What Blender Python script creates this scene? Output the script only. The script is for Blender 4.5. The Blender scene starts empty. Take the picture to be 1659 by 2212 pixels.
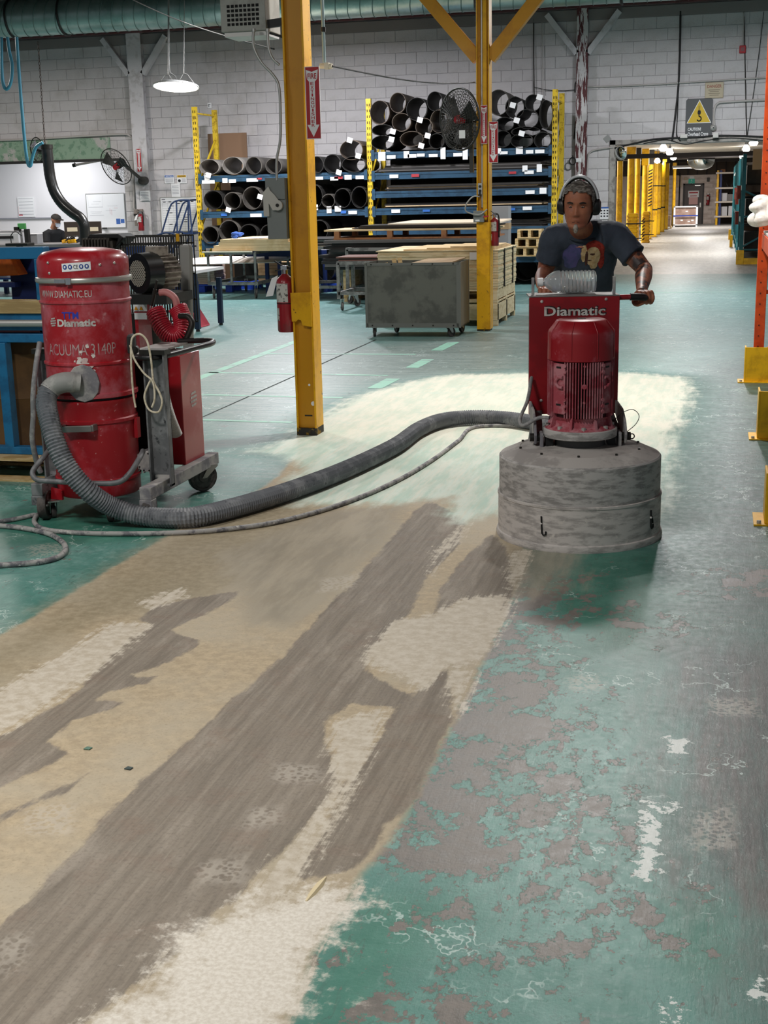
import bpy, bmesh, math, random
import numpy as np
from math import sin, cos, pi, radians, tan, sqrt, atan2
from mathutils import Vector, Matrix, noise
from mathutils.bvhtree import BVHTree
SC = bpy.context.scene
COL = SC.collection
random.seed(7)

# ---------------------------------------------------------------- camera
TH, PSI, RO, CAMH, FPX = radians(13.75), radians(14.4), radians(1.26), 1.62, 2800.0
fw = Vector((-sin(PSI)*cos(TH), cos(PSI)*cos(TH), -sin(TH)))
r0 = Vector((cos(PSI), sin(PSI), 0)); u0 = r0.cross(fw)
rt = cos(RO)*r0 - sin(RO)*u0; up = sin(RO)*r0 + cos(RO)*u0
cd = bpy.data.cameras.new('camera'); cam = bpy.data.objects.new('camera', cd); COL.objects.link(cam)
cam.matrix_world = Matrix(((rt.x, up.x, -fw.x, 0), (rt.y, up.y, -fw.y, 0), (rt.z, up.z, -fw.z, CAMH), (0, 0, 0, 1)))
cd.sensor_fit = 'VERTICAL'; cd.sensor_height = 24.0; cd.lens = FPX/2212*24.0
cd.clip_start = .05; cd.clip_end = 300
SC.camera = cam
# ---------------------------------------------------------------- world, exposure
wd = bpy.data.worlds.new('hall_air'); SC.world = wd; wd.use_nodes = True
bg = wd.node_tree.nodes['Background']
bg.inputs['Color'].default_value = (.86, .93, 1, 1); bg.inputs['Strength'].default_value = .22
SC.view_settings.view_transform = 'Standard'; SC.view_settings.look = 'None'
SC.view_settings.exposure = 0.0; SC.view_settings.gamma = 1.0
try: SC.view_settings.use_curve_mapping = False
except Exception: pass
# ---------------------------------------------------------------- ceiling lamps of the hall (out of frame, hung at 4.2 m), plus added wall fill
def lamp(x, y, z, w, size=.5, col=(1, .97, .93), rot=(0, 0, 0), name='hall_light'):
    l = bpy.data.lights.new(name, 'AREA'); l.shape = 'DISK'; l.size = size; l.energy = w; l.color = col
    o = bpy.data.objects.new(name, l); o.location = (x, y, z); o.rotation_euler = rot; COL.objects.link(o); return o
lamp(-.95, 10.3, 4.3, 205)
lamp(-5.6, 11.5, 4.3, 90)
lamp(-2.4, 2.0, 4.3, 170, .8)
lamp(-5.6, 3.6, 4.3, 75, .8)
lamp(-4.6, 16.2, 4.3, 110, .5, (.95, .98, 1))
lamp(-1.2, 17.5, 4.3, 60)
lamp(-10.5, 15, 4.3, 80, .5, (1, .95, .88))
lamp(-6.9, 21.0, 4.42, 360, .5, (.94, .95, 1))  # lamps along the back wall, added to brighten its blocks
lamp(-.2, 20.8, 4.4, 260, .5, (.96, .97, 1))
lamp(-13.2, 20.5, 4.4, 220, .5, (1, .93, .86))

# ---------------------------------------------------------------- helpers
def s2l(c): return c/12.92 if c <= .04045 else ((c+.055)/1.055)**2.4
def hexc(h):
    h = h.lstrip('#'); return tuple(s2l(int(h[i:i+2], 16)/255) for i in (0, 2, 4)) + (1,)
MATS = {}
def M(name, c, rough=.5, metal=0., c2=None, scale=8., lo=.45, hi=.6, stretch=None, bump=0., bscale=None, c3=None, scale3=30., lo3=.58, hi3=.66, emit=0., trans=0., ior=1.45, coat=0., detail=6., alpha=1.):
    """procedural Principled material: base colour, up to two noise-driven second colours (dust, chips), bump"""
    if name in MATS: return MATS[name]
    m = bpy.data.materials.new(name); m.use_nodes = True; MATS[name] = m
    nt = m.node_tree; N = nt.nodes; L = nt.links; b = N['Principled BSDF']
    b.inputs['Base Color'].default_value = hexc(c); b.inputs['Roughness'].default_value = rough; b.inputs['Metallic'].default_value = metal
    b.inputs['IOR'].default_value = ior
    if trans: b.inputs['Transmission Weight'].default_value = trans
    if coat: b.inputs['Coat Weight'].default_value = coat; b.inputs['Coat Roughness'].default_value = .12
    if alpha < 1: b.inputs['Alpha'].default_value = alpha
    if emit:
        b.inputs['Emission Color'].default_value = hexc(c); b.inputs['Emission Strength'].default_value = emit
    tc = None
    def src(st):
        nonlocal tc
        if tc is None: tc = N.new('ShaderNodeTexCoord')
        if st is None: return tc.outputs['Object']
        mp = N.new('ShaderNodeMapping'); mp.inputs['Scale'].default_value = st; L.new(tc.outputs['Object'], mp.inputs['Vector']); return mp.outputs['Vector']
    cur = None
    for cc, sc, l, h, st in ((c2, scale, lo, hi, stretch), (c3, scale3, lo3, hi3, None)):
        if cc is None: continue
        n = N.new('ShaderNodeTexNoise'); n.inputs['Scale'].default_value = sc; n.inputs['Detail'].default_value = detail; n.inputs['Roughness'].default_value = .65
        L.new(src(st), n.inputs['Vector'])
        mr = N.new('ShaderNodeMapRange'); mr.interpolation_type = 'SMOOTHSTEP'; mr.inputs['From Min'].default_value = l; mr.inputs['From Max'].default_value = h
        L.new(n.outputs['Fac'], mr.inputs['Value'])
        mx = N.new('ShaderNodeMix'); mx.data_type = 'RGBA'
        if cur is None: mx.inputs['A'].default_value = hexc(c)
        else: L.new(cur, mx.inputs['A'])
        mx.inputs['B'].default_value = hexc(cc); L.new(mr.outputs['Result'], mx.inputs['Factor']); cur = mx.outputs['Result']
    if cur is not None: L.new(cur, b.inputs['Base Color'])
    if bump:
        n = N.new('ShaderNodeTexNoise'); n.inputs['Scale'].default_value = bscale or 40; n.inputs['Detail'].default_value = 4
        L.new(src(None), n.inputs['Vector'])
        bp = N.new('ShaderNodeBump'); bp.inputs['Strength'].default_value = bump; bp.inputs['Distance'].default_value = .02
        L.new(n.outputs['Fac'], bp.inputs['Height']); L.new(bp.outputs['Normal'], b.inputs['Normal'])
    return m

class MB:
    """mesh builder: collects solids, links them as ONE mesh object"""
    def __init__(s): s.v = []; s.f = []; s.m = []; s.mi = 0; s.T = None
    def add(s, vs, fs):
        o = len(s.v)
        vs = [Vector(p) for p in vs]
        if s.T is not None: vs = [s.T @ p for p in vs]
        s.v += [tuple(p) for p in vs]; s.f += [tuple(i+o for i in f) for f in fs]; s.m += [s.mi]*len(fs); return s
    def box(s, c, sz, R=None):
        x, y, z = sz[0]/2, sz[1]/2, sz[2]/2
        vs = [Vector(p) for p in ((-x,-y,-z),(x,-y,-z),(x,y,-z),(-x,y,-z),(-x,-y,z),(x,-y,z),(x,y,z),(-x,y,z))]
        if R is not None: vs = [R @ p for p in vs]
        return s.add([p+Vector(c) for p in vs], [(0,3,2,1),(4,5,6,7),(0,1,5,4),(1,2,6,5),(2,3,7,6),(3,0,4,7)])
    def bb(s, a, b):
        return s.box([(p+q)/2 for p, q in zip(a, b)], [abs(q-p) for p, q in zip(a, b)])
    def bar(s, p0, p1, w, h, upv=(0, 0, 1)):
        p0 = Vector(p0); p1 = Vector(p1); d = (p1-p0); n = d.normalized(); u = Vector(upv)
        if abs(n.dot(u)) > .98: u = Vector((0, 1, 0))
        a = n.cross(u).normalized(); b = a.cross(n)
        q = [a*x*w/2+b*y*h/2 for x, y in ((-1,-1),(1,-1),(1,1),(-1,1))]
        return s.add([p0+k for k in q]+[p1+k for k in q], [(3,2,1,0),(4,5,6,7),(0,1,5,4),(1,2,6,5),(2,3,7,6),(3,0,4,7)])
    def cyl(s, p0, p1, r, r1=None, n=16, cap=True):
        p0 = Vector(p0); p1 = Vector(p1); r1 = r if r1 is None else r1
        d = (p1-p0).normalized(); u = Vector((0, 0, 1)) if abs(d.z) < .9 else Vector((1, 0, 0))
        a = d.cross(u).normalized(); b = d.cross(a)
        vs = []
        for p, rr in ((p0, r), (p1, r1)):
            vs += [p+a*cos(2*pi*i/n)*rr+b*sin(2*pi*i/n)*rr for i in range(n)]
        fs = [(i, i+n, (i+1) % n+n, (i+1) % n) for i in range(n)]
        if cap: fs += [tuple(range(n)), tuple(reversed(range(n, 2*n)))]
        return s.add(vs, fs)
    def tube(s, pts, r, n=10, cap=True, closed=False, rf=None):
        """tube along a polyline; rf(i) may scale the radius"""
        P = [Vector(p) for p in pts]; K = len(P); vs = []; a = None
        for i in range(K):
            if closed: d = P[(i+1) % K]-P[i-1]
            else: d = P[min(i+1, K-1)]-P[max(i-1, 0)]
            d.normalize()
            if a is None:
                u = Vector((0, 0, 1)) if abs(d.z) < .9 else Vector((1, 0, 0)); a = d.cross(u).normalized()
            else:
                a = (a-d*a.dot(d)).normalized()
            b = d.cross(a); rr = r[i] if isinstance(r, (list, tuple)) else r
            if rf: rr *= rf(i)
            vs += [P[i]+a*cos(2*pi*j/n)*rr+b*sin(2*pi*j/n)*rr for j in range(n)]
        fs = []
        for i in range(K if closed else K-1):
            k = (i+1) % K
            fs += [(i*n+j, i*n+(j+1) % n, k*n+(j+1) % n, k*n+j) for j in range(n)]
        if cap and not closed: fs += [tuple(reversed(range(n))), tuple(range((K-1)*n, K*n))]
        return s.add(vs, fs)
    def lathe(s, prof, c=(0, 0, 0), n=40, R=None, sx=1., sy=1.):
        """profile [(r,z)...] about Z; R rotates"""
        vs = []; fs = []; K = len(prof)
        for r, z in prof:
            for j in range(n):
                p = Vector((cos(2*pi*j/n)*r*sx, sin(2*pi*j/n)*r*sy, z))
                vs.append((R @ p if R is not None else p)+Vector(c))
        for i in range(K-1):
            fs += [(i*n+j, i*n+(j+1) % n, (i+1)*n+(j+1) % n, (i+1)*n+j) for j in range(n)]
        if prof[0][0] > 1e-5: fs.append(tuple(reversed(range(n))))
        if prof[-1][0] > 1e-5: fs.append(tuple(range((K-1)*n, K*n)))
        return s.add(vs, fs)
    def prism(s, poly, d):
        """extrude a planar 3D polygon by vector d"""
        d = Vector(d); n = len(poly); vs = [Vector(p) for p in poly]
        nn = Vector((0, 0, 0))
        for i in range(n): nn += vs[i].cross(vs[(i+1) % n])
        if nn.dot(d) < 0: vs = vs[::-1]
        return s.add(vs+[p+d for p in vs], [tuple(reversed(range(n))), tuple(range(n, 2*n))]+[(i, (i+1) % n, (i+1) % n+n, i+n) for i in range(n)])
    def quad(s, a, b, c, d): return s.add([a, b, c, d], [(0, 1, 2, 3)])
    def loft(s, rings, cap=True):
        n = len(rings[0]); K = len(rings); vs = [p for r in rings for p in r]; fs = []
        for i in range(K-1):
            fs += [(i*n+j, i*n+(j+1) % n, (i+1)*n+(j+1) % n, (i+1)*n+j) for j in range(n)]
        if cap: fs += [tuple(reversed(range(n))), tuple(range((K-1)*n, K*n))]
        return s.add(vs, fs)
    def ball(s, c, r, n=16, k=10, R=None):
        r = (r, r, r) if not isinstance(r, (tuple, list)) else r
        vs = []; fs = []
        for i in range(1, k):
            t = pi*i/k
            for j in range(n): vs.append(Vector((r[0]*sin(t)*cos(2*pi*j/n), r[1]*sin(t)*sin(2*pi*j/n), r[2]*cos(t))))
        vs += [Vector((0, 0, r[2])), Vector((0, 0, -r[2]))]
        if R is not None: vs = [R @ p for p in vs]
        vs = [p+Vector(c) for p in vs]; a = (k-1)*n
        for i in range(k-2): fs += [(i*n+j, (i+1)*n+j, (i+1)*n+(j+1) % n, i*n+(j+1) % n) for j in range(n)]
        fs += [(a, j, (j+1) % n) for j in range(n)]+[(a+1, (k-2)*n+(j+1) % n, (k-2)*n+j) for j in range(n)]
        return s.add(vs, fs)
    def build(s, name, mat, parent=None, smooth=None, bevel=0., data=False):
        me = bpy.data.meshes.new(name); me.from_pydata(s.v, [], s.f)
        for m in (mat if isinstance(mat, (list, tuple)) else [mat]): me.materials.append(m)
        if any(s.m): me.polygons.foreach_set('material_index', s.m)
        if smooth:
            me.polygons.foreach_set('use_smooth', [True]*len(me.polygons)); me.set_sharp_from_angle(angle=radians(smooth))
        me.update()
        if data: return me
        return link(name, me, parent, bevel)
def link(name, me, parent=None, bevel=0.):
    o = bpy.data.objects.new(name, me); COL.objects.link(o)
    if parent is not None: o.parent = parent
    if bevel:
        b = o.modifiers.new('bevel', 'BEVEL'); b.width = bevel; b.segments = 2; b.limit_method = 'ANGLE'; b.angle_limit = radians(40)
    return o
def tag(o, label=None, cat=None, group=None, kind=None):
    if label: o['label'] = label
    if cat: o['category'] = cat
    if group: o['group'] = group
    if kind: o['kind'] = kind
    return o
def thing(name, label, cat, loc=(0, 0, 0), rz=0., group=None):
    o = bpy.data.objects.new(name, None); COL.objects.link(o); o.location = loc; o.rotation_euler = (0, 0, rz); o.empty_display_size = .1
    return tag(o, label, cat, group)
def struct(name, mb, mat, smooth=None, label=None, bevel=0.):
    o = mb.build(name, mat, None, smooth, bevel); o['kind'] = 'structure'
    if label: o['label'] = label
    return o
def copy_tree(o, parent=None):
    c = o.copy(); COL.objects.link(c)
    if parent is not None: c.parent = parent
    for ch in list(o.children): copy_tree(ch, c)
    return c
_txt = {}
def text_mesh(string, bold=0., ext=.0):
    cu = bpy.data.curves.new('t', 'FONT'); cu.body = string; cu.size = 1; cu.offset = bold; cu.extrude = ext; cu.align_x = 'LEFT'; cu.resolution_u = 3; cu.fill_mode = 'BOTH' if ext else 'FRONT'
    o = bpy.data.objects.new('t', cu); COL.objects.link(o)
    bpy.context.view_layer.update()
    me = bpy.data.meshes.new_from_object(o.evaluated_get(bpy.context.evaluated_depsgraph_get()))
    v = np.array([p.co[:] for p in me.vertices]); f = [tuple(p.vertices) for p in me.polygons]
    bpy.data.objects.remove(o); bpy.data.curves.remove(cu); bpy.data.meshes.remove(me)
    return v, f
def text(mb, string, x0, x1, z0, z1, T=None, warp=None, bold=0., center=False):
    """adds lettering filling the rectangle x0..x1, z0..z1 (local XZ plane facing -Y) to a builder"""
    v, f = text_mesh(string, bold)
    a = v.min(0); b = v.max(0); w = b-a
    sx = (x1-x0)/max(w[0], 1e-6); sz = (z1-z0)/max(w[1], 1e-6)
    if center:
        sx = min(sx, sz*1.1); x0 = (x0+x1)/2-w[0]*sx/2
    P = [Vector((x0+(p[0]-a[0])*sx, 0, z0+(p[1]-a[1])*sz)) for p in v]
    if warp: P = [warp(p) for p in P]
    if T is not None: P = [T @ p for p in P]
    mb.add(P, f)
def catmull(pts, k=8, closed=False):
    P = [Vector(p) for p in pts]; n = len(P); out = []
    for i in range(n if closed else n-1):
        if closed: a, b, c, d = P[i-1], P[i], P[(i+1) % n], P[(i+2) % n]
        else: a, b, c, d = P[max(i-1, 0)], P[i], P[i+1], P[min(i+2, n-1)]
        for j in range(k):
            t = j/k
            out.append(.5*((2*b)+(c-a)*t+(2*a-5*b+4*c-d)*t*t+(3*b-a-3*c+d)*t**3))
    if not closed: out.append(P[-1])
    return out
def mesh_eval(o):
    dg = bpy.context.evaluated_depsgraph_get(); return bpy.data.meshes.new_from_object(o.evaluated_get(dg))
def bake(o):
    bpy.context.view_layer.update(); me = mesh_eval(o); o.modifiers.clear(); o.data = me; return o
RZ = lambda a: Matrix.Rotation(a, 3, 'Z')
RX = lambda a: Matrix.Rotation(a, 3, 'X')
RY = lambda a: Matrix.Rotation(a, 3, 'Y')
def at(x, y, Y):
    """survey point: where the line of sight of a photo pixel meets the upright plane Y = const"""
    d = fw+rt*((x-829.5)/FPX)-up*((y-1106)/FPX); return Vector((0, 0, CAMH))+d*(Y/d.y)
def gd(x, y, z=0.):
    d = fw+rt*((x-829.5)/FPX)-up*((y-1106)/FPX); return Vector((0, 0, CAMH))+d*((z-CAMH)/d.z)
# ================================================================ FLOOR
FP = {
 'bare': [
  [(-1.36,1.66),(-2.55,3.39),(-2.63,4.24),(-2.61,4.60),(-2.61,5.12),(-2.59,5.65),(-2.60,6.02),(-2.48,6.50),(-2.49,7.17),(-2.60,7.87),(-1.65,8.84),(-0.83,5.86),(-0.76,5.48),(-0.76,5.07),(-0.75,4.44),(-0.75,3.98),(-0.75,3.74),(-0.75,3.40),(-0.75,3.10),(-0.77,2.92),(-0.79,2.68),(-0.80,2.48),(-0.77,2.14),(-0.74,1.80)],
 ],
 'olive': [
  [(-2.55,3.51),(-2.58,4.15),(-2.59,4.61),(-2.58,5.61),(-2.46,6.45),(-2.01,6.52),(-1.84,5.52),(-2.00,4.91),(-2.16,4.62),(-2.30,4.48),(-2.38,4.13),(-2.35,3.76),(-2.39,3.27)],
 ],
 'mid': [
  [(-2.19,5.46),(-1.98,6.42),(-1.56,6.59),(-1.48,5.84),(-1.51,5.27),(-1.51,4.87),(-1.53,4.56),(-1.71,4.53),(-1.88,4.87)],
  [(-0.92,5.84),(-0.58,5.90),(-0.55,5.24),(-0.75,5.01),(-0.84,5.32)],
 ],
 'cream': [
  [(-1.19,4.31),(-1.17,4.69),(-1.04,4.77),(-0.96,5.03),(-0.77,5.10),(-0.74,4.83),(-0.75,4.44),(-0.80,4.24),(-0.86,4.23),(-0.89,4.04),(-0.94,3.99),(-1.04,4.14),(-1.15,4.17)],
  [(-0.85,4.18),(-0.77,4.20),(-0.74,3.86),(-0.76,3.78),(-0.81,3.97)],
  [(-1.17,6.25),(-1.16,6.07),(-1.17,5.33),(-1.22,5.71)],
  [(-1.12,3.67),(-0.99,3.81),(-0.94,3.42),(-0.93,3.18),(-0.93,3.06),(-0.93,2.83),(-0.94,2.72),(-0.94,2.58),(-0.85,2.67),(-0.79,2.70),(-0.82,2.51),(-0.81,2.38),(-0.77,2.14),(-0.77,1.91),(-1.13,1.83),(-1.20,2.05),(-1.11,2.25),(-1.05,2.50),(-1.02,2.74),(-0.99,2.95),(-0.98,3.23),(-1.05,3.40)],
  [(-0.86,5.77),(-0.78,5.79),(-0.77,5.40),(-0.78,5.06),(-0.84,5.47)],
  [(-2.31,3.40),(-2.33,3.72),(-2.28,4.10),(-2.27,4.46),(-2.09,4.46),(-2.08,3.99),(-2.10,3.68),(-2.12,3.36)],
  [(-2.25,4.73),(-2.18,4.94),(-2.11,4.82),(-2.18,4.65)],
 ],
 'dark': [
  [(-1.55,2.10),(-1.54,2.36),(-1.54,2.59),(-1.55,2.83),(-1.55,3.11),(-1.52,3.48),(-1.50,3.84),(-1.47,4.25),(-1.48,4.75),(-1.47,5.21),(-1.48,5.92),(-1.49,6.50),(-1.46,6.72),(-1.21,6.34),(-1.13,5.81),(-1.17,5.33),(-1.13,4.75),(-1.18,4.36),(-1.14,4.13),(-0.99,3.98),(-0.92,3.95),(-0.95,3.82),(-1.11,3.83),(-1.15,3.66),(-1.05,3.40),(-0.98,3.23),(-1.00,2.97),(-1.03,2.77),(-1.07,2.52),(-1.12,2.26),(-1.20,2.05),(-1.22,1.81),(-1.39,1.77)],
  [(-1.84,4.32),(-1.83,4.24),(-1.85,4.08),(-1.94,3.95),(-1.90,3.91),(-1.85,3.94),(-1.85,3.88),(-1.94,3.77),(-1.96,3.70),(-1.86,3.69),(-1.87,3.62),(-1.95,3.52),(-1.94,3.36),(-1.91,3.33),(-1.84,3.28),(-1.87,3.19),(-1.93,3.03),(-1.98,2.96),(-2.15,3.25),(-2.12,3.36),(-2.09,3.48),(-2.05,3.69),(-2.08,3.99),(-2.14,4.23),(-2.09,4.46)],
  [(-2.17,4.50),(-2.19,4.68),(-2.05,4.83),(-1.91,4.96),(-1.89,4.80),(-1.95,4.60),(-2.01,4.36),(-2.09,4.46)],
  [(-0.86,4.20),(-0.80,3.97),(-0.76,3.76),(-0.75,3.46),(-0.75,3.21),(-0.76,3.10),(-0.80,3.04),(-0.80,2.86),(-0.81,2.79),(-0.94,2.70),(-0.95,2.76),(-0.95,2.95),(-0.95,3.26),(-0.95,3.52),(-0.95,3.78),(-0.92,3.99),(-0.89,4.13)],
  [(-1.87,2.79),(-1.84,2.88),(-1.75,3.10),(-1.71,3.20),(-1.72,3.05),(-1.82,2.85),(-1.84,2.74)],
  [(-0.87,5.69),(-0.77,5.10),(-0.76,4.82),(-0.96,5.03),(-1.03,4.77),(-1.08,5.14),(-1.06,5.66),(-1.02,6.09)],
 ],
 'powder': [
  [(-2.91,7.90),(-2.81,8.33),(-2.87,9.39),(-2.87,10.19),(-2.67,11.01),(-2.39,11.64),(-1.48,11.87),(-0.69,11.94),(-0.23,11.68),(-0.16,10.99),(-0.19,10.02),(-0.23,9.02),(-0.22,7.91),(-0.22,6.91),(-0.24,6.50),(-1.04,6.47),(-1.20,6.29),(-1.31,6.43),(-1.36,6.85),(-1.49,6.72),(-1.64,6.58),(-2.01,6.52),(-2.16,6.50),(-2.37,6.81),(-2.43,7.45),(-2.69,7.78)],
 ],
 'chip': [
  [(-0.79,5.26),(-0.54,5.31),(-0.60,4.85),(-0.65,4.56),(-0.68,4.21),(-0.53,4.34),(-0.49,4.16),(-0.52,4.03),(-0.44,3.81),(-0.45,3.59),(-0.57,3.31),(-0.48,3.05),(-0.48,2.77),(-0.52,2.70),(-0.63,2.78),(-0.72,2.88),(-0.76,2.89),(-0.75,3.10),(-0.75,3.40),(-0.75,3.74),(-0.75,3.98),(-0.75,4.44)],
  [(-0.39,3.38),(-0.32,3.42),(-0.29,3.20),(-0.30,3.02),(-0.36,3.03),(-0.37,3.18)],
  [(-0.26,4.83),(-0.21,4.89),(-0.17,4.87),(-0.18,4.76),(-0.25,4.74)],
  [(-0.34,2.46),(-0.32,2.51),(-0.30,2.54),(-0.28,2.49),(-0.30,2.44)],
  [(-0.61,2.22),(-0.57,2.35),(-0.47,2.40),(-0.47,2.33),(-0.53,2.24),(-0.58,2.19)],
  [(-0.25,2.76),(-0.17,2.79),(-0.09,2.79),(-0.10,2.75),(-0.16,2.71),(-0.22,2.72)],
  [(-0.50,4.93),(-0.41,4.96),(-0.41,4.83),(-0.46,4.79)],
  [(0.11,5.52),(0.27,5.62),(0.26,5.35),(0.15,5.29)],
 ],
 'worn': [
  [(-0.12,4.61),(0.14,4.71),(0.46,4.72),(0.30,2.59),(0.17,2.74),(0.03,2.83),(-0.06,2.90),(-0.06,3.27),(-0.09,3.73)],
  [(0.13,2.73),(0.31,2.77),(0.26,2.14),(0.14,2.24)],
 ],
 'tread': [
  [(-1.20,3.34),(-1.08,3.36),(-1.03,3.25),(-1.17,3.22)],
  [(-1.18,3.05),(-1.11,3.08),(-1.08,2.98),(-1.16,2.95)],
  [(-1.20,2.75),(-1.10,2.80),(-1.05,2.67),(-1.16,2.65)],
  [(-1.79,2.94),(-1.68,2.98),(-1.59,2.82),(-1.72,2.79)],
  [(-1.61,5.19),(-1.47,5.28),(-1.43,5.08),(-1.57,4.99)],
  [(-0.44,4.22),(-0.33,4.26),(-0.32,4.11),(-0.42,4.09)],
  [(0.04,4.09),(0.19,4.14),(0.18,3.98),(0.04,3.96)],
  [(-0.01,3.28),(0.09,3.33),(0.11,3.10),(0.00,3.05)],
  [(-3.19,5.46),(-3.05,5.57),(-2.93,5.34),(-3.08,5.27)],
  [(-1.52,2.32),(-1.46,2.37),(-1.41,2.25),(-1.44,2.19)],
 ],
 'scuff': [
  [(-0.13,3.29),(-0.10,3.31),(-0.09,2.90),(-0.13,2.90)],
  [(-0.09,3.76),(-0.01,3.75),(-0.07,3.60)],
  [(-0.04,2.40),(-0.03,2.42),(-0.01,2.34),(-0.04,2.33)],
  [(-0.13,3.30),(-0.03,3.31),(-0.04,3.29),(-0.13,3.27)],
  [(0.13,2.50),(0.16,2.51),(0.16,2.46),(0.12,2.46)],
 ],
 'lane_shade': [
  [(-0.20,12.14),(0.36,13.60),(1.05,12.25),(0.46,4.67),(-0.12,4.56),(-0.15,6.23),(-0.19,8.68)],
 ],
 'green': [
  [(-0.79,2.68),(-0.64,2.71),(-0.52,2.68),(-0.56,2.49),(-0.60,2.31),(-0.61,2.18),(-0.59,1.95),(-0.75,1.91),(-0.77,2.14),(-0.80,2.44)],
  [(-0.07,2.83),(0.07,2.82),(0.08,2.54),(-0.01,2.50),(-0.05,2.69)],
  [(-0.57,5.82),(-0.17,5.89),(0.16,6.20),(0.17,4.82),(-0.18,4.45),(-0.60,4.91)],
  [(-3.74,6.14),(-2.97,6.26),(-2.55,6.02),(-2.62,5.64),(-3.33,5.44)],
 ],
 'greyed': [
  [(-5.12,12.07),(-5.31,16.27),(-3.70,13.98),(-2.56,15.24),(-2.60,20.79),(-2.19,25.23),(-1.50,12.03),(-2.67,11.01),(-2.96,9.71),(-2.95,8.14),(-3.80,9.17)],
  [(-2.72,7.85),(-1.65,8.84),(-1.17,6.25),(-2.32,6.37)],
 ],
 'mottle': [
  [(-1.06,2.49),(-0.97,2.60),(-0.86,2.69),(-0.81,2.75),(-0.79,2.60),(-0.79,2.42),(-0.77,2.14),(-0.77,1.91),(-1.13,1.83),(-1.11,2.25)],
 ],
 'flake': [
  [(-0.69,4.08),(-0.46,4.04),(-0.24,3.56),(-0.24,3.10),(-0.27,2.75),(-0.37,2.65),(-0.51,2.64),(-0.50,2.85),(-0.51,3.15),(-0.59,3.37),(-0.71,3.41),(-0.75,3.74)],
  [(-0.75,4.44),(-0.62,5.03),(-0.51,5.05),(-0.54,4.38),(-0.66,4.17)],
  [(-0.63,2.67),(-0.63,3.02),(-0.76,2.87)],
 ],
 'lit': [
  [(-0.42,3.46),(-0.26,4.16),(-0.11,4.19),(-0.08,3.35),(-0.08,2.90),(-0.09,2.50),(-0.25,2.23),(-0.52,2.18),(-0.53,2.50),(-0.45,2.82),(-0.45,3.16)],
 ],
}
def floor_material():
    m = bpy.data.materials.new('painted_concrete_floor'); m.use_nodes = True
    nt = m.node_tree; N = nt.nodes; L = nt.links; b = N['Principled BSDF']
    geo = N.new('ShaderNodeNewGeometry')
    def noise_(scale, detail=6., st=None, rough=.6, rot=0.):
        n = N.new('ShaderNodeTexNoise'); n.inputs['Scale'].default_value = scale; n.inputs['Detail'].default_value = detail; n.inputs['Roughness'].default_value = rough
        if st:
            mp = N.new('ShaderNodeMapping'); mp.inputs['Scale'].default_value = st; mp.inputs['Rotation'].default_value = (0, 0, rot); L.new(geo.outputs['Position'], mp.inputs['Vector']); L.new(mp.outputs['Vector'], n.inputs['Vector'])
        else: L.new(geo.outputs['Position'], n.inputs['Vector'])
        return n.outputs['Fac']
    def mr(v, lo, hi, a=0., bb=1.):
        n = N.new('ShaderNodeMapRange'); n.interpolation_type = 'SMOOTHSTEP'
        for k, x in (('From Min', lo), ('From Max', hi), ('To Min', a), ('To Max', bb)): n.inputs[k].default_value = x
        L.new(v, n.inputs['Value']); return n.outputs['Result']
    def ma(op, a, c):
        n = N.new('ShaderNodeMath'); n.operation = op
        for i, x in enumerate((a, c)):
            if isinstance(x, (int, float)): n.inputs[i].default_value = x
            else: L.new(x, n.inputs[i])
        return n.outputs[0]
    def mix(f, a, c):
        n = N.new('ShaderNodeMix'); n.data_type = 'RGBA'
        if isinstance(f, (int, float)): n.inputs['Factor'].default_value = f
        else: L.new(f, n.inputs['Factor'])
        for k, x in (('A', a), ('B', c)):
            if isinstance(x, str): n.inputs[k].default_value = hexc(x)
            else: L.new(x, n.inputs[k])
        return n.outputs['Result']
    def attr(name):
        n = N.new('ShaderNodeAttribute'); n.attribute_name = name; n.attribute_type = 'GEOMETRY'; return n.outputs['Fac']
    def mask(name, nz, amp, e=.06):
        """soft authored outline, broken up by noise"""
        return mr(ma('ADD', attr(name), ma('MULTIPLY', ma('SUBTRACT', nz, .5), amp)), .5-e, .5+e)
    n1 = noise_(1.3, 5); n6 = noise_(6, 8, None, .7); n25 = noise_(25, 8, None, .7); n90 = noise_(90, 5)
    nst = noise_(3.5, 6, (3., .55, 1), .65, .12); nst2 = noise_(14, 7, (2.6, .3, 1), .75, -.12); nx = noise_(5, 7, (.45, 3, 1), .7)
    # teal paint with tone drift, scuffs, tyre wear and painted shade in the right lane
    c = mix(mr(n1, .35, .65), '#437b6f', '#5f9288')
    c = mix(mr(mix(.5, n6, n25), .45, .62, 0, .6), c, '#7fa69e')
    c = mix(mr(noise_(40, 8, (1, .6, 1), .75), .5, .68, 0, .5), c, '#5c7d78')
    c = mix(mr(nx, .52, .74, 0, .6), c, '#6c8784')
    c = mix(mr(nst2, .56, .76, 0, .55), c, '#a9c4be')
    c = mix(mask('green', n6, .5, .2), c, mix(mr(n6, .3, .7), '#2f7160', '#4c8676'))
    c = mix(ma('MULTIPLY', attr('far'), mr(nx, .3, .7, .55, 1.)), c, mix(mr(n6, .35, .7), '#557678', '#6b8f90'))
    c = mix(ma('MULTIPLY', mask('greyed', nx, 1.0, .35), .8), c, mix(mr(nx, .35, .65), '#6f7976', '#8d9691'))
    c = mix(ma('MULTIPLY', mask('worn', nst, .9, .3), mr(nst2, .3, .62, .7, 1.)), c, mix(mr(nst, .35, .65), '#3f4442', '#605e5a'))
    c = mix(ma('MULTIPLY', attr('lane_shade'), mr(nx, .3, .6, .75, 1.)), c, mix(mr(n6, .35, .65), '#324b45', '#48625b'))  # right lane darkened in the colour, as shade beside the orange rack
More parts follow.
